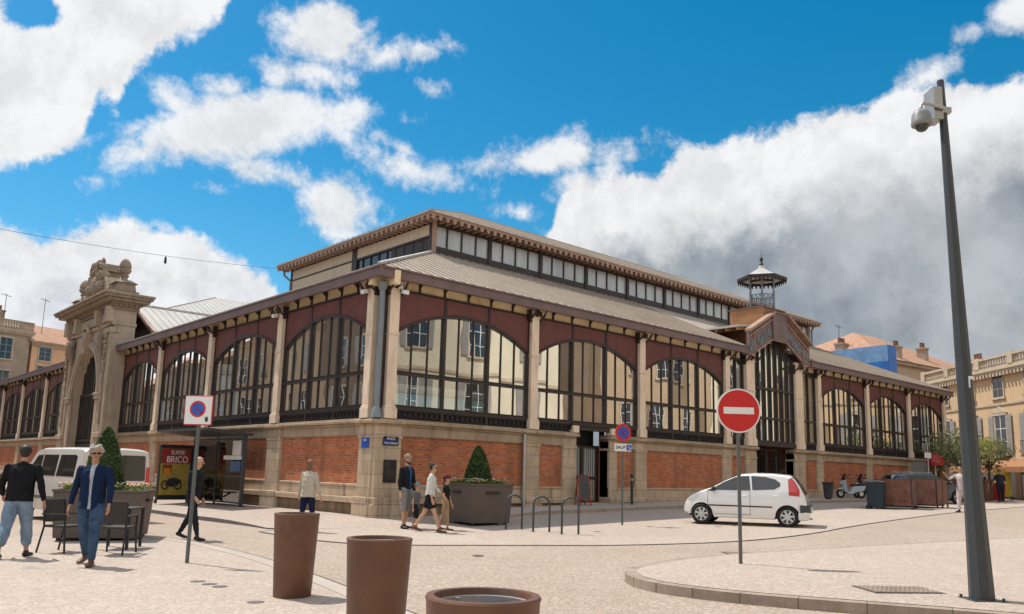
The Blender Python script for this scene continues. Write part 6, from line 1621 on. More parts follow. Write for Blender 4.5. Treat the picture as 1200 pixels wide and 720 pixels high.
def van(loc, rz, lb):
    t = thing('passenger_van', lb, 'van', loc, rz)
    c = Car(-2.4, 2.4, 1.9, [(-2.4, 1.92), (-2.36, 1.95), (-2.2, 1.97), (-1, 1.985), (.6, 1.98), (1.0, 1.93), (1.35, 1.62), (1.7, 1.3), (2.0, 1.15), (2.3, .95), (2.4, .6)],
            [(-2.4, .955), (-2.3, .985), (-2.1, 1), (1.4, 1), (2.0, .93), (2.4, .75)], [(.12, .86), (.25, .94), (.4, .985), (.6, 1), (1.0, .995), (1.15, .985)], lambda x: .28, (1.45, -1.55), .33, 1.15, .87)
    c.body(M['vanwhite'], t); k = MB(); k.box(-2.2, 2.1, -.7, .7, .25, .7); k.build('underbody', M['black'], t)
    xr = -2.4
    for s in (-1, 1):
        c.patch('side_window', [(-2.1, 1.2), (-2.08, 1.72), (-1.95, 1.76), (-.9, 1.76), (-.85, 1.2)], s, M['dark_glass'], t)
        c.patch('side_window', [(-.75, 1.2), (-.75, 1.76), (.35, 1.76), (.35, 1.2)], s, M['dark_glass'], t)
        c.patch('side_window', [(.45, 1.2), (.45, 1.76), (.85, 1.74), (1.3, 1.35), (1.35, 1.2)], s, M['dark_glass'], t)
        c.patch('tail_light', [(-2.37, .98), (-2.37, 1.48), (-2.3, 1.5), (-2.22, 1.4), (-2.26, .98)], s, M['lamp_red'], t, .01)
        k = MB(); k.hexa([(xr-.012, s*.89, 1.0), (xr+.03, s*.905, 1.0), (xr+.03, s*.78, 1.0), (xr-.012, s*.78, 1.0)], [(xr-.012, s*.86, 1.48), (xr+.03, s*.875, 1.48), (xr+.03, s*.78, 1.48), (xr-.012, s*.78, 1.48)]); k.build('tail_light', M['lamp_red'], t)
        k = MB(); a, b = sorted((s*.06, s*.76)); k.prism([(a+.03, 1.12), (b-.03, 1.12), (b, 1.16), (b-(.03 if s > 0 else 0), 1.74), (b-.08, 1.78), (a+.05, 1.78), (a+(.03 if s < 0 else 0), 1.74), (a, 1.16)], xr-.012, xr+.02, 'x'); k.build('rear_window', M['dark_glass'], t)
        for a in c.axles: wheel(t, a, s*.82, .33, .21, s, 8, M['pole'])
        k = MB(); k.box(1.15, 1.3, s*1.0-.1, s*1.0+.1, 1.15, 1.4); k.build('door_mirror', M['black'], t, bevel=.04)
        c.patch('rubbing_strip', [(1.2, .58), (1.2, .66), (-1.1, .66), (-1.1, .58)], s, M['signpole'], t, .012)
        c.patch('door_gap', [(.4, .35), (.412, .35), (.412, 1.85), (.4, 1.85)], s, M['signpole'], t, .004)
    c.top_patch('windscreen', 1.65, 1.05, .9, .86, M['dark_glass'], t)
    k = MB(); k.box(xr-.06, xr+.2, -.9, .9, .32, .56); k.build('rear_bumper', M['signpole'], t, bevel=.04)
    k = MB(); k.box(xr-.006, xr+.01, -.012, .012, .6, 1.88); k.build('door_gap', M['signpole'], t)
    k = MB(); k.box(xr-.02, xr+.01, -.7, -.18, .72, .84); k.build('number_plate', M['white'], t)
    k = MB(); k.box(xr-.04, xr+.01, -.1, .12, .95, 1.0); k.build('door_handle', M['black'], t)
    return t
hd = Vector((math.cos(R(95)), math.sin(R(95)))); rr_ = Vector((-5.16, 2.94)); mid = rr_+Vector((-hd.y, hd.x))*.93+hd*2.4
van((mid.x, mid.y, G(mid.x, mid.y)), math.atan2(hd.y, hd.x), 'dusty white passenger van seen from behind, parked in the street left of the shelter')

def scooter(x, y, rz, lb, paint):
    t = thing('motor_scooter', lb, 'scooter', at(x, y, .12), rz, 'scooters parked by the brick wall'); t.scale = (.9, .9, .9)
    for wx in (.66, -.62):
        k = MB(); n = 22; k.tube([(wx+.2*math.cos(2*PI*i/n), 0, .27+.2*math.sin(2*PI*i/n)) for i in range(n)], .065, 8, closed=True); w = k.build('wheel', M['tyre'], t, smooth=True)
        k = MB(); k.tube([(wx, -.03, .27), (wx, .03, .27)], .13, 14); k.build('wheel_rim', M['alloy'], w)
    k = MB(); k.hexa([(.25, -.13, .3), (.5, -.1, .4), (.5, .1, .4), (.25, .13, .3)], [(.42, -.2, 1.0), (.62, -.12, .95), (.62, .12, .95), (.42, .2, 1.0)]); k.hexa([(.55, -.09, .5), (.85, -.06, .48), (.85, .06, .48), (.55, .09, .5)], [(.5, -.08, .6), (.8, -.05, .56), (.8, .05, .56), (.5, .08, .6)]); k.build('front_fairing', paint, t, bevel=.03)
    k = MB(); k.hexa([(-.75, -.12, .42), (.25, -.17, .25), (.25, .17, .25), (-.75, .12, .42)], [(-.9, -.12, .72), (-.05, -.17, .66), (-.05, .17, .66), (-.9, .12, .72)]); k.box(-.1, .32, -.17, .17, .25, .36); k.build('body', paint, t, bevel=.04)
    k = MB(); k.hexa([(-.8, -.13, .72), (0, -.15, .68), (0, .15, .68), (-.8, .13, .72)], [(-.85, -.11, .85), (-.05, -.13, .78), (-.05, .13, .78), (-.85, .11, .85)]); k.build('saddle', M['black'], t, bevel=.03)
    k = MB(); k.tube([(.44, 0, .9), (.36, 0, 1.08)], .03, 8); k.tube([(.28, -.34, 1.1), (.38, -.1, 1.1), (.38, .1, 1.1), (.28, .34, 1.1)], .018, 8); k.build('handlebar', M['black'], t)
    k = MB(); k.hexa([(.5, -.16, 1.0), (.52, -.16, 1.0), (.52, .16, 1.0), (.5, .16, 1.0)], [(.32, -.12, 1.35), (.335, -.12, 1.35), (.335, .12, 1.35), (.32, .12, 1.35)]); k.build('windscreen', M['dark_glass'], t)
    for s in (-1, 1): k = MB(); k.tube([(.36, s*.2, 1.1), (.34, s*.32, 1.28)], .01, 5); k.sphere((.34, s*.34, 1.3), .06, 8, 6, (.4, 1, .7)); k.build('mirror', M['black'], t)
    k = MB(); k.box(.6, .66, -.09, .09, .78, .9); k.build('headlight', M['lamp_clear'], t, bevel=.02)
    k = MB(); k.tube([(.5, 0, .75), (.66, .09, .27)], .025, 6); k.build('fork', M['steel'], t); k = MB(); k.tube([(-.3, -.1, .35), (-.62, -.1, .27)], .05, 6); k.build('exhaust', M['steel'], t)
scooter(27.2, -1.0, R(150), 'pale grey motor scooter leaning by the brick wall, left of the dark one', M['greycar'])
scooter(28.9, -1.0, R(156), 'black motor scooter half hidden behind the dark blue waste container', M['black'])
# ------------------------------------------------------------------ people
SK = mat('skin', (.50, .285, .19), .55, .08, 8, .0, spec=.35)
SK2 = mat('tanned_skin', (.42, .22, .14), .55, .08, 8, .0, spec=.35)
def cloth(n, c, var=.22): return mat(n, c, .9, var, 7, .15, 70, bump=.35, bscale=22, spec=.15)
def cap_mesh(k, a, b, ra, rb, e1=(1, 0, 0), e2=(0, 1, 0), n=12, caps=3, fa=False, fb=False):
    """tapered capsule with an elliptical section: ra, rb are (along e1, along e2)"""
    a, b = Vector(a), Vector(b); d = b-a; ln = max(d.length, 1e-5); d.normalize()
    e1 = Vector(e1); e1 = (e1-d*e1.dot(d))
    if e1.length < .05: e1 = Vector((0, 1, .1)); e1 = e1-d*e1.dot(d)
    e1.normalize(); e2 = d.cross(e1)
    ra = ra if isinstance(ra, tuple) else (ra, ra); rb = rb if isinstance(rb, tuple) else (rb, rb)
    rows = []
    if not fa:
        for i in range(caps, 0, -1): t = PI/2*i/(caps+.001); rows.append((a-d*min(ra)*math.sin(t), max(math.cos(t), .05), ra))
    rows += [(a, 1, ra), (b, 1, rb)]
    if not fb:
        for i in range(1, caps+1): t = PI/2*i/(caps+.001); rows.append((b+d*min(rb)*math.sin(t), max(math.cos(t), .05), rb))
    vs_ = [c+e1*(r[0]*s*math.cos(2*PI*j/n))+e2*(r[1]*s*math.sin(2*PI*j/n)) for c, s, r in rows for j in range(n)]
    fs = [(i*n+j, i*n+(j+1) % n, (i+1)*n+(j+1) % n, (i+1)*n+j) for i in range(len(rows)-1) for j in range(n)]
    fs += [tuple(range(n))[::-1], tuple(range((len(rows)-1)*n, len(rows)*n))]
    k.add(vs_, fs)
def fuse(name, k, mt, parent, vox, smooth=5, wrinkle=0):
    me = bpy.data.meshes.new(name); me.from_pydata([tuple(v) for v in k.v], [], k.f)
    bm = bmesh.new(); bm.from_mesh(me); bmesh.ops.recalc_face_normals(bm, faces=bm.faces); bm.to_mesh(me); bm.free()
    o = bpy.data.objects.new(name, me); COL.objects.link(o)
    r = o.modifiers.new('r', 'REMESH'); r.mode = 'VOXEL'; r.voxel_size = vox; r.use_smooth_shade = True
    s = o.modifiers.new('s', 'SMOOTH'); s.factor = .5; s.iterations = smooth
    bpy.context.view_layer.update()
    m2 = bpy.data.meshes.new_from_object(o.evaluated_get(bpy.context.evaluated_depsgraph_get()))
    bpy.data.objects.remove(o); bpy.data.meshes.remove(me); m2.name = name
    if wrinkle:                       # soft folds in the cloth
        from mathutils import noise as mnoise
        sd_ = Vector((rnd.uniform(0, 50), rnd.uniform(0, 50), rnd.uniform(0, 50))); ns = [v.normal.copy() for v in m2.vertices]
        for v, n_ in zip(m2.vertices, ns):
            p = Vector((v.co.x*1.0, v.co.y, v.co.z*1.5)); v.co += n_*wrinkle*(mnoise.noise(p*9+sd_)+.6*mnoise.noise(p*22+sd_))
    m2.materials.clear(); m2.materials.append(mt); m2.polygons.foreach_set('use_smooth', [True]*len(m2.polygons))
    o = link(bpy.data.objects.new(name, m2))
    if parent: o.parent = parent
    return o

def person(label, x, y, rz, H, legs, arms, wear, hair, skin=SK, lean=0, turn=0, tilt=0, child=False, female=False, build=1.0, group=None, extra=None, vox=None, gadd=0.0):
    """legs, arms: right then left; legs (hip flex, knee flex, outward), arms (shoulder flex, outward, elbow flex, inward)"""
    vox = vox or max(.0085, H*.0062)
    hd = .068*H if not child else .082*H          # half head height
    hip = .52*H; sh = (.815 if not child else .78)*H; sw = (.112 if not female else .098)*H*build; hw = .05*H
    J = {}
    ln = R(lean)
    def up(p):                                      # upper body bends at the hip
        v = Vector(p); dz = v.z-hip; return Vector((v.x, v.y*math.cos(ln)+dz*math.sin(ln), hip+dz*math.cos(ln)-v.y*math.sin(ln)))
    th, sn = .245*H, .235*H
    for i, s in enumerate((1, -1)):
        hf, kf, oa = legs[i]; o = Vector((s*hw, 0, hip-.01*H))
        d1 = Vector((s*math.sin(R(oa)), math.sin(R(hf)), -math.cos(R(hf)))).normalized(); kn = o+d1*th
        a2 = R(hf-kf); d2 = Vector((s*math.sin(R(oa))*.5, math.sin(a2), -math.cos(a2))).normalized(); an = kn+d2*sn
        J['hip', s], J['kn', s], J['an', s] = o, kn, an; J['fa', s] = a2
        sf, ao, ef, inw = arms[i]
        S = up((s*sw, 0, sh-.012*H)); a1 = R(sf)+ln*.3
        d1 = Vector((s*math.sin(R(ao)), math.sin(a1)*math.cos(R(ao)), -math.cos(a1)*math.cos(R(ao)))).normalized(); el = S+d1*.172*H
        a2 = a1+R(ef); d2 = Vector((s*math.sin(R(ao-inw)), math.sin(a2), -math.cos(a2))).normalized(); wr = el+d2*.145*H
        J['sh', s], J['el', s], J['wr', s], J['fd', s] = S, el, wr, d2
    neck = up((0, -.004*H, sh+.012*H)); headc = up((0, .012*H, sh+.052*H+hd))
    tq = Matrix.Rotation(R(turn), 3, 'Z') @ Matrix.Rotation(R(-tilt), 3, 'X')
    def hp(x_, y_, z_): return headc+tq @ Vector((x_*hd, y_*hd, z_*hd))
    hx, hy = tq @ Vector((1, 0, 0)), tq @ Vector((0, 1, 0))
    low = 0
    footd = {}
    for s in (1, -1):
        pitch = J['fa', s]; pt = max(-.25, min(.6, -pitch*.55)) if pitch < 0 else -pitch*.35
        # heel raised when the shin leans back, toes raised when it leans forward
        fd = Vector((s*.13, math.cos(pt), -math.sin(pt) if pitch < 0 else math.sin(-pt)*-1)).normalized(); footd[s] = fd
    def foot(k, s, gr=1.0):
        an, fd = J['an', s], footd[s]; dn = Vector((0, 0, -1)); h = .036*H
        heel = an+dn*h*.62-fd*.022*H; ball = heel+fd*.098*H; toe = heel+fd*.135*H
        cap_mesh(k, heel, ball+Vector((0, 0, -.004*H)), (.021*H*gr, .021*H*gr), (.027*H*gr, .016*H*gr)); cap_mesh(k, ball, toe, (.027*H*gr, .015*H*gr), (.019*H*gr, .011*H*gr))
        cap_mesh(k, an, heel+fd*.02*H, .022*H*gr, .021*H*gr)
        return min(heel.z-.021*H*gr, ball.z-.016*H*gr-.004*H, toe.z-.011*H*gr)
    b = build
    segs = {}
    def torso(k, g=1.0, hem=None, loose=1.0, top=None):
        cap_mesh(k, up((0, 0, .635*H)), up((0, .004*H, sh-.055*H)), (.083*H*b*g*loose, .058*H*b*g*loose), (.098*H*b*g, .062*H*b*g))
        for q_ in (-1, 1): cap_mesh(k, up((q_*sw*.12, 0, sh-.012*H)), up((q_*sw*.93, 0, sh-.026*H)), (.04*H*g, .034*H*g), (.031*H*g, .03*H*g), (0, 0, 1))
        cap_mesh(k, up((-sw*.6, 0, sh-.055*H)), up((sw*.6, 0, sh-.055*H)), (.045*H*g, .048*H*g), (.045*H*g, .048*H*g), (0, 0, 1))
        lo = hem if hem else hip+.03*H
        cap_mesh(k, up((0, 0, lo)), up((0, 0, .64*H)), (.086*H*b*g*loose, .061*H*b*g*loose), (.084*H*b*g*loose, .058*H*b*g), fa=hem is not None)
        cap_mesh(k, up((0, -.002*H, sh-.02*H)), neck, .048*H*g, .036*H*g)
    def pelvis(k, g=1.0): cap_mesh(k, (-.028*H, -.004*H, hip+.008*H), (.028*H, -.004*H, hip+.008*H), (.064*H*b*g, .058*H*b*g), (.064*H*b*g, .058*H*b*g), (0, 0, 1)); cap_mesh(k, (0, 0, hip+.02*H), up((0, 0, hip+.075*H)), (.08*H*b*g, .056*H*b*g), (.078*H*b*g, .054*H*b*g))
    def leg(k, s, g=1.0, t0=0, t1=1, flare=1.0):
        h_, kn, an = J['hip', s], J['kn', s], J['an', s]
        T_ = [(0, h_, .053), (.27, h_.lerp(kn, .5), .047), (.5, kn, .033), (.64, kn.lerp(an, .3), .033), (.8, kn.lerp(an, .62), .026), (1, an, .0195)]
        def ev(t):
            for p, q in zip(T_, T_[1:]):
                if t <= q[0]: f = (t-p[0])/(q[0]-p[0]); return p[1].lerp(q[1], f), p[2]+(q[2]-p[2])*f
            return T_[-1][1], T_[-1][2]
        ts = [t0]+[p[0] for p in T_ if t0 < p[0] < t1]+[t1]
        for p, q in zip(ts, ts[1:]):
            (A, ra), (B, rb) = ev(p), ev(q); fa = 1+(flare-1)*(p-t0)/(t1-t0); fb = 1+(flare-1)*(q-t0)/(t1-t0)
            cap_mesh(k, A, B, ra*H*g*fa*b**.5, rb*H*g*fb*b**.5, fb=(q == ts[-1] and g > 1))
    def arm(k, s, g=1.0, t1=1.0):
        S, el, wr = J['sh', s], J['el', s], J['wr', s]
        T_ = [(0, S, .0275), (.5, el, .0235), (.68, el.lerp(wr, .36), .0225), (1, wr, .0155)]
        pts = [p for p in T_ if p[0] < t1]
        for p, q in zip(T_, T_[1:]):
            if p[0] >= t1: break
            f = min(1, (t1-p[0])/(q[0]-p[0])); cap_mesh(k, p[1], p[1].lerp(q[1], f), p[2]*H*g, (p[2]+(q[2]-p[2])*f)*H*g, fb=(g > 1 and t1 <= q[0]))
    def hand(k, s):
        wr, d = J['wr', s], J['fd', s]; side = Vector((s, 0, 0)); e2 = d.cross(side)
        if e2.length < .1: e2 = Vector((0, 0, 1))
        e2.normalize(); across = e2 if True else side; palm = wr+d*.05*H
        inn = -side
        cap_mesh(k, wr, palm, (.012*H, .017*H), (.012*H, .024*H), side, n=8)
        for i, (o, l) in enumerate(((-1.5, .036), (-.5, .042), (.5, .04), (1.5, .032))):
            p0 = palm+across*o*.011*H+d*.006*H; p1 = p0+d*l*H*.5+inn*.004*H; p2 = p1+(d*.75+inn*.65).normalized()*l*H*.5
            cap_mesh(k, p0, p1, .0056*H, .0053*H, n=6, caps=2); cap_mesh(k, p1, p2, .0053*H, .0045*H, n=6, caps=2)
        f = J['fd', s]; tb = wr+d*.018*H+Vector((0, 1, 0))*.014*H
        cap_mesh(k, tb, tb+(d*.8+Vector((0, 1, 0))*.5+inn*.3).normalized()*.034*H, .0068*H, .0055*H, n=6, caps=2)
    # the body: one continuous figure
    k = MB()
    cap_mesh(k, hp(0, -.1, .3), hp(0, -.06, .25), (.70*hd, .80*hd), (.70*hd, .80*hd), hx); cap_mesh(k, hp(0, -.02, .35), hp(0, .18, -.62), (.68*hd, .76*hd), (.36*hd, .40*hd), hx)
    cap_mesh(k, hp(0, .28, -.75), hp(0, .42, -.78), (.25*hd, .2*hd), (.2*hd, .16*hd), hx, n=8)
    cap_mesh(k, hp(0, .80, .05), hp(0, .93, -.22), .075*hd, .125*hd, hx, n=8, caps=2)
    cap_mesh(k, hp(-.3, .66, .14), hp(.3, .66, .14), .1*hd, .1*hd, (0, 0, 1), n=8, caps=2)
    for s in (1, -1): cap_mesh(k, hp(s*.70, -.05, .08), hp(s*.69, -.02, -.22), (.06*hd, .15*hd), (.05*hd, .09*hd), hx, n=8, caps=2)
    cap_mesh(k, neck-Vector((0, 0, .02*H)), hp(0, -.12, -.55), .031*H, .029*H)
    torso(k, .86); pelvis(k, .86)
    low = 9
    for s in (1, -1): leg(k, s, .9); low = min(low, foot(k, s, .85)); arm(k, s, .88); hand(k, s)
    shoe = wear.get('shoes')
    if shoe:
        q = {1: MB(), -1: MB()}
        low = 9
        for s in (1, -1): low = min(low, foot(q[s], s, 1.13))
    loc = Vector((x, y, G(x, y)+gadd-low))
    bd = fuse('person', k, skin, None, vox, 3); bd.location = loc; bd.rotation_euler = (0, 0, rz); tag(bd, label, 'person', group)
    if shoe:
        for s in (1, -1): fuse('shoe', q[s], shoe, bd, vox, 2)
    if 'trousers' in wear:
        m_, t1, g, fl = wear['trousers']; q = MB(); pelvis(q, 1.06)
        for s in (1, -1): leg(q, s, g, 0, t1, fl)
        fuse('trousers', q, m_, bd, vox, 3, .007)
    if 'top' in wear:
        m_, sl, g, hem, loose = wear['top']; q = MB(); torso(q, g, hem*H if hem else None, loose)
        for s in (1, -1):
            if sl > 0: arm(q, s, g*1.04, sl)
        fuse('top', q, m_, bd, vox, 3, .006)
    if 'jacket' in wear:
        m_, sl, g, hem, loose = wear['jacket']; q = MB(); torso(q, g, hem*H, loose)
        for s in (1, -1): arm(q, s, g*1.07, sl)
        for s in (1, -1): cap_mesh(q, up((s*.03*H, -.03*H, sh+.02*H)), up((s*.035*H, .03*H, sh-.0*H)), .016*H, .014*H)
        jk = fuse('jacket', q, m_, bd, vox, 3, .008)
        if 'shirt' in wear:           # the shirt seen down the open front, lying on the jacket's own surface
            me = jk.data; vi = {}; vs_ = []; fs = []
            for p in me.polygons:
                c_, n_ = p.center, p.normal; t = (c_.z-hem*H)/((sh-hem*H))
                wd = .008*H+.016*H*max(0, t-.35)+.012*H*max(0, .35-t)
                if n_.y > .15 and abs(c_.x+.004*H) < wd and c_.z < sh+.035*H:
                    f = []
                    for v in p.vertices:
                        if v not in vi: vi[v] = len(vs_); vs_.append(me.vertices[v].co+me.vertices[v].normal*.004)
                        f.append(vi[v])
                    fs.append(f)
            q = MB(); q.add(vs_, fs); q.build('shirt', wear['shirt'], bd, fix=False, smooth=True)
    if 'skirt' in wear:
        q = MB(); pelvis(q, 1.1); cap_mesh(q, (0, 0, .36*H), (0, 0, hip), (.085*H, .07*H), (.075*H, .06*H)); fuse('skirt', q, wear['skirt'], bd, vox, 3)
    # face
    q = MB()
    for s in (1, -1): q.sphere(tuple(hp(s*.29, .70, .02)), .085*hd, 8, 6)
    q.build('eyes', M['black'], bd, smooth=True)
    q = MB(); cap_mesh(q, hp(-.19, .66, -.47), hp(.19, .66, -.47), .05*hd, .05*hd, (0, 0, 1), n=8, caps=2); q.build('mouth', SK_LIP, bd, smooth=True)
    if wear.get('glasses'):
        q = MB()
        for s in (1, -1): cap_mesh(q, hp(s*.16, .80, .04), hp(s*.46, .72, .04), .15*hd, .14*hd, (0, 0, 1), n=10, caps=2); q.tube([hp(s*.6, .66, .1), hp(s*.74, .0, .12)], .03*hd, 5)
        q.build('sunglasses', M['black'], bd, smooth=True)
    if hair:
        m_, kind = hair; q = MB()
        if kind in ('short', 'curly', 'long', 'bun'):
            cap_mesh(q, hp(0, -.22, .42), hp(0, -.12, .38), (.76*hd, .80*hd), (.74*hd, .82*hd), hx)
            for s in (1, -1): cap_mesh(q, hp(s*.56, -.28, .45), hp(s*.6, -.3, -.12), .24*hd, .16*hd)
            cap_mesh(q, hp(0, -.5, .2), hp(0, -.55, -.35), (.5*hd, .3*hd), (.4*hd, .22*hd), hx)
            cap_mesh(q, hp(-.4, .34, .78), hp(.4, .34, .78), .17*hd, .17*hd, (0, 0, 1))
        if kind == 'curly':
            for i in range(70):
                a, c_ = rnd.uniform(0, 6.28), rnd.uniform(.25, 1); v = (.84*math.cos(a)*math.sqrt(1-c_*c_*.7), .84*math.sin(a)*math.sqrt(1-c_*c_*.7)-.12, c_*1.0+.12)
                if v[1] > .42 and v[2] < .75: continue
                q.sphere(tuple(hp(*v)), .19*hd, 6, 4)
        if kind == 'long':
            cap_mesh(q, hp(0, -.55, .25), hp(0, -.5, -1.15), (.74*hd, .38*hd), (.6*hd, .28*hd), hx)
            for s in (1, -1): cap_mesh(q, hp(s*.66, -.2, .3), hp(s*.68, -.15, -1.0), .2*hd, .17*hd)
        if kind == 'bun': q.sphere(tuple(hp(0, -.6, .85)), .42*hd, 10, 8)
        if kind == 'stubble': cap_mesh(q, hp(0, -.2, .36), hp(0, -.1, .34), (.77*hd, .85*hd), (.77*hd, .85*hd), hx); cap_mesh(q, hp(0, -.45, .2), hp(0, -.5, -.25), (.62*hd, .4*hd), (.52*hd, .28*hd), hx)
        fuse('hair', q, m_, bd, max(.008, vox*.9), 2, .002 if kind == 'stubble' else .012)
    if wear.get('beard'):
        q = MB(); cap_mesh(q, hp(0, .36, -.62), hp(0, .52, -.82), (.42*hd, .28*hd), (.26*hd, .2*hd), hx)
        for s in (1, -1): cap_mesh(q, hp(s*.5, .1, -.25), hp(s*.3, .45, -.72), .14*hd, .16*hd)
        fuse('beard', q, wear['beard'], bd, max(.008, vox*.8), 2)
    if wear.get('cap'):
        q = MB(); cap_mesh(q, hp(0, -.1, .5), hp(0, -.06, .52), (.8*hd, .88*hd), (.78*hd, .86*hd), hx); cap_mesh(q, hp(-.3, .8, .56), hp(.3, .8, .56), (.05*hd, .4*hd), (.05*hd, .4*hd), (0, 0, 1)); fuse('cap', q, wear['cap'], bd, max(.008, vox*.9), 2)
    if extra: extra(bd, J, up, hp, H)
    return bd
SK_LIP = mat('lips', (.36, .15, .12), .5, .05, 8, 0)
HAIRG = mat('grey_hair', (.42, .38, .34), .7, .25, 30); HAIRD = mat('dark_hair', (.02, .015, .012), .6, .2, 30); HAIRB = mat('auburn_hair', (.20, .09, .04), .6, .25, 30)
den = cloth('blue_denim', (.045, .085, .15), .35); den2 = cloth('washed_denim', (.19, .26, .35), .3); navy = cloth('navy_corduroy', (.009, .021, .06)); blk = cloth('black_leather', (.012, .012, .014)); wht = cloth('white_cotton', (.62, .60, .57), .08)
beige = cloth('beige_linen', (.50, .44, .35), .1); grey = cloth('grey_cotton', (.27, .26, .25)); blkc = cloth('black_cotton', (.016, .016, .02)); bluet = cloth('blue_tee', (.03, .13, .42)); darkt = cloth('dark_trousers', (.02, .02, .026)); khaki = cloth('khaki_cotton', (.36, .25, .15)); cream_c = cloth('cream_check_cotton', (.52, .44, .42)); pinkish = cloth('pale_pink_cotton', (.62, .52, .50), .1)
brownshoe = mat('brown_shoe', (.14, .055, .03), .5, .2, 12); blackshoe = mat('black_shoe', (.015, .015, .016), .5, .2, 12); greytee = cloth('grey_tee', (.14, .14, .145)); redcap = cloth('burgundy_cap', (.16, .03, .035)); tealcap = cloth('teal_check_cap', (.16, .33, .36)); beigecap = cloth('beige_flat_cap', (.34, .26, .18))
def toward(a, b): return math.atan2(b[1]-a[1], b[0]-a[0])-PI/2
view = YAW-PI/2      # heading straight away from the camera
# man in the blue jacket, striding towards the camera
person('grey haired man in sunglasses, navy jacket and jeans by the cafe chairs', -9.16, -6.38, view+PI+.12, 1.77, [(-14, 14, 3), (13, 8, 3)], [(-8, 14, 16, 6), (6, 14, 22, 6)],
       dict(jacket=(navy, .97, 1.16, .475, 1.1), shirt=cloth('pale_blue_shirt', (.36, .40, .44)), trousers=(den, .98, 1.14, 1.25), shoes=brownshoe, glasses=True), (HAIRG, 'curly'), SK2, lean=2, turn=22, tilt=-6, vox=.0085)
def strap(bd, J, up, hp, H):
    q = MB(); q.tube([up((.1*H, -.075*H, .80*H)), up((0, -.095*H, .7*H)), up((-.11*H, -.085*H, .55*H))], .012*H, 6)
    q.build('shoulder_strap', M['black'], bd)
    q = MB(); q.box(-.15*H, -.09*H, -.12*H, .0, .47*H, .62*H); q.build('shoulder_bag', M['black'], bd, bevel=.02)
person('dark haired man in black leather jacket and cropped washed jeans walking away', -9.80, -4.72, view+.25, 1.78, [(16, 6, 4), (-12, 18, 4)], [(-10, 18, 25, 8), (10, 16, 40, 10)],
       dict(jacket=(blk, .97, 1.2, .50, 1.06), trousers=(den2, .83, 1.1, 1.5), shoes=blackshoe), (HAIRD, 'stubble'), SK2, lean=2, turn=12, vox=.0085, build=1.08)
person('bald man in black hooded jacket and dark trousers crossing behind the square sign', -6.31, -3.04, view-PI/2-.25, 1.68, [(20, 6, 2), (-17, 16, 2)], [(6, 8, 30, 4), (-8, 8, 20, 4)],
       dict(jacket=(blkc, .97, 1.16, .50, 1.05), trousers=(darkt, .97, 1.1, 1.1), shoes=blackshoe), None, SK, lean=4, turn=10, tilt=0, vox=.0095)
person('woman with auburn hair in a beige jacket walking along the left brick wall', -3.39, -2.46, view-.35, 1.64, [(10, 4, 2), (-8, 12, 2)], [(-6, 20, 12, 2), (8, 20, 10, 2)],
       dict(jacket=(beige, .97, 1.12, .475, 1.22), trousers=(cloth('navy_trousers', (.012, .014, .05)), .97, 1.08, 1.05), shoes=blackshoe), (HAIRB, 'long'), female=True, turn=-20, lean=2, vox=.011)
FAM = 'family walking past the steel planter box'
def bag(bd, J, up, hp, H):
    q = MB(); q.box(-.19*H, -.12*H, -.1*H, .02*H, .5*H, .6*H); q.build('shoulder_bag', M['black'], bd, bevel=.02)
hdg = view-PI/2+.18
person('bearded man in beige cap, dark jacket over blue tee and grey shorts', -.9, -2.88, hdg-.75, 1.79, [(5, 3, 3), (-4, 8, 3)], [(0, 12, 15, 4), (4, 12, 18, 4)],
       dict(jacket=(blkc, .95, 1.13, .53, 1.03), shirt=bluet, trousers=(grey, .55, 1.24, 1.2), shoes=blackshoe, beard=HAIRD, cap=beigecap), (HAIRB, 'short'), turn=-8, vox=.0115, extra=bag)
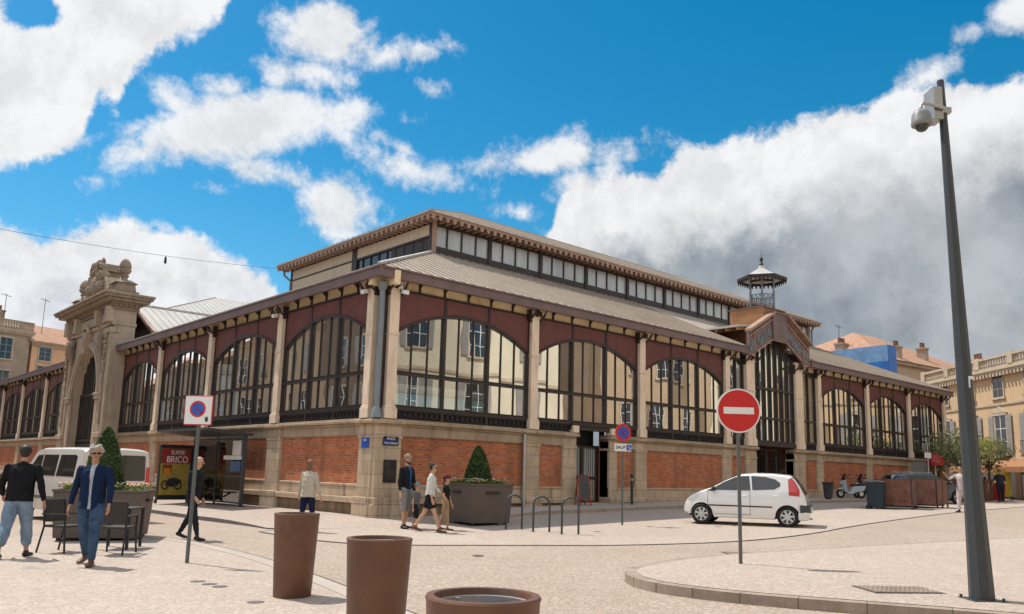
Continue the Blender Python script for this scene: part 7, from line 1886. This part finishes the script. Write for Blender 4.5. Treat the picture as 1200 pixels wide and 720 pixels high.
person('small child in teal cap, grey top and navy shorts beside the bearded man', -.80, -3.2, hdg-.5, 1.12, [(10, 4, 3), (-8, 10, 3)], [(-5, 10, 10, 4), (18, 18, 10, 0)],
       dict(top=(greytee, .3, 1.12, .46, 1.1), trousers=(darkt, .52, 1.3, 1.15), shoes=blackshoe, cap=tealcap), (HAIRB, 'short'), child=True, vox=.010)
person('dark haired woman in sunglasses, white blouse and black shorts stepping forward', -1.0, -4.02, hdg-.25, 1.64, [(22, 5, 1), (-20, 14, 1)], [(-4, 8, 20, 4), (14, 8, 30, 4)],
       dict(top=(wht, .8, 1.1, .52, 1.05), trousers=(blkc, .34, 1.22, 1.1), shoes=brownshoe, glasses=True), (HAIRD, 'bun'), SK, female=True, lean=4, vox=.0105)
person('child in a burgundy cap, black tee and khaki trousers ahead of the woman', -.30, -3.75, hdg-.35, 1.33, [(9, 3, 2), (-9, 12, 2)], [(-6, 10, 12, 4), (8, 10, 12, 4)],
       dict(top=(blkc, .28, 1.14, .47, 1.08), trousers=(khaki, .88, 1.3, 1.15), shoes=brownshoe, cap=redcap), (HAIRD, 'short'), child=True, vox=.010)
person('person in cream top and pale trousers with one arm raised, beside the big pole', 21.73, -8.02, view+2.2, 1.74, [(6, 3, 3), (-6, 8, 3)], [(55, 30, 80, 10), (4, 10, 12, 4)],
       dict(top=(cream_c, .6, 1.12, .47, 1.1), trousers=(pinkish, .97, 1.2, 1.3), shoes=blackshoe), (HAIRD, 'short'), SK2, vox=.014)
person('person in dark top and black trousers walking away beside the red tub', 38.8, -4.1, view-.1, 1.8, [(6, 3, 4), (-6, 10, 4)], [(-4, 12, 14, 4), (6, 14, 20, 4)],
       dict(top=(cloth('charcoal_top', (.03, .025, .04)), .5, 1.15, .5, 1.05), trousers=(darkt, .97, 1.15, 1.1), shoes=blackshoe), (HAIRB, 'short'), SK, vox=.017, build=1.1)
person('small person in pale pink clothes walking beside the figure in black', 38.3, -3.5, view, 1.35, [(10, 4, 3), (-8, 10, 3)], [(-4, 10, 10, 4), (6, 10, 14, 4)],
       dict(top=(pinkish, .5, 1.1, .5, 1.05), trousers=(pinkish, .9, 1.2, 1.1), shoes=blackshoe), (HAIRD, 'long'), SK, vox=.017, female=True)
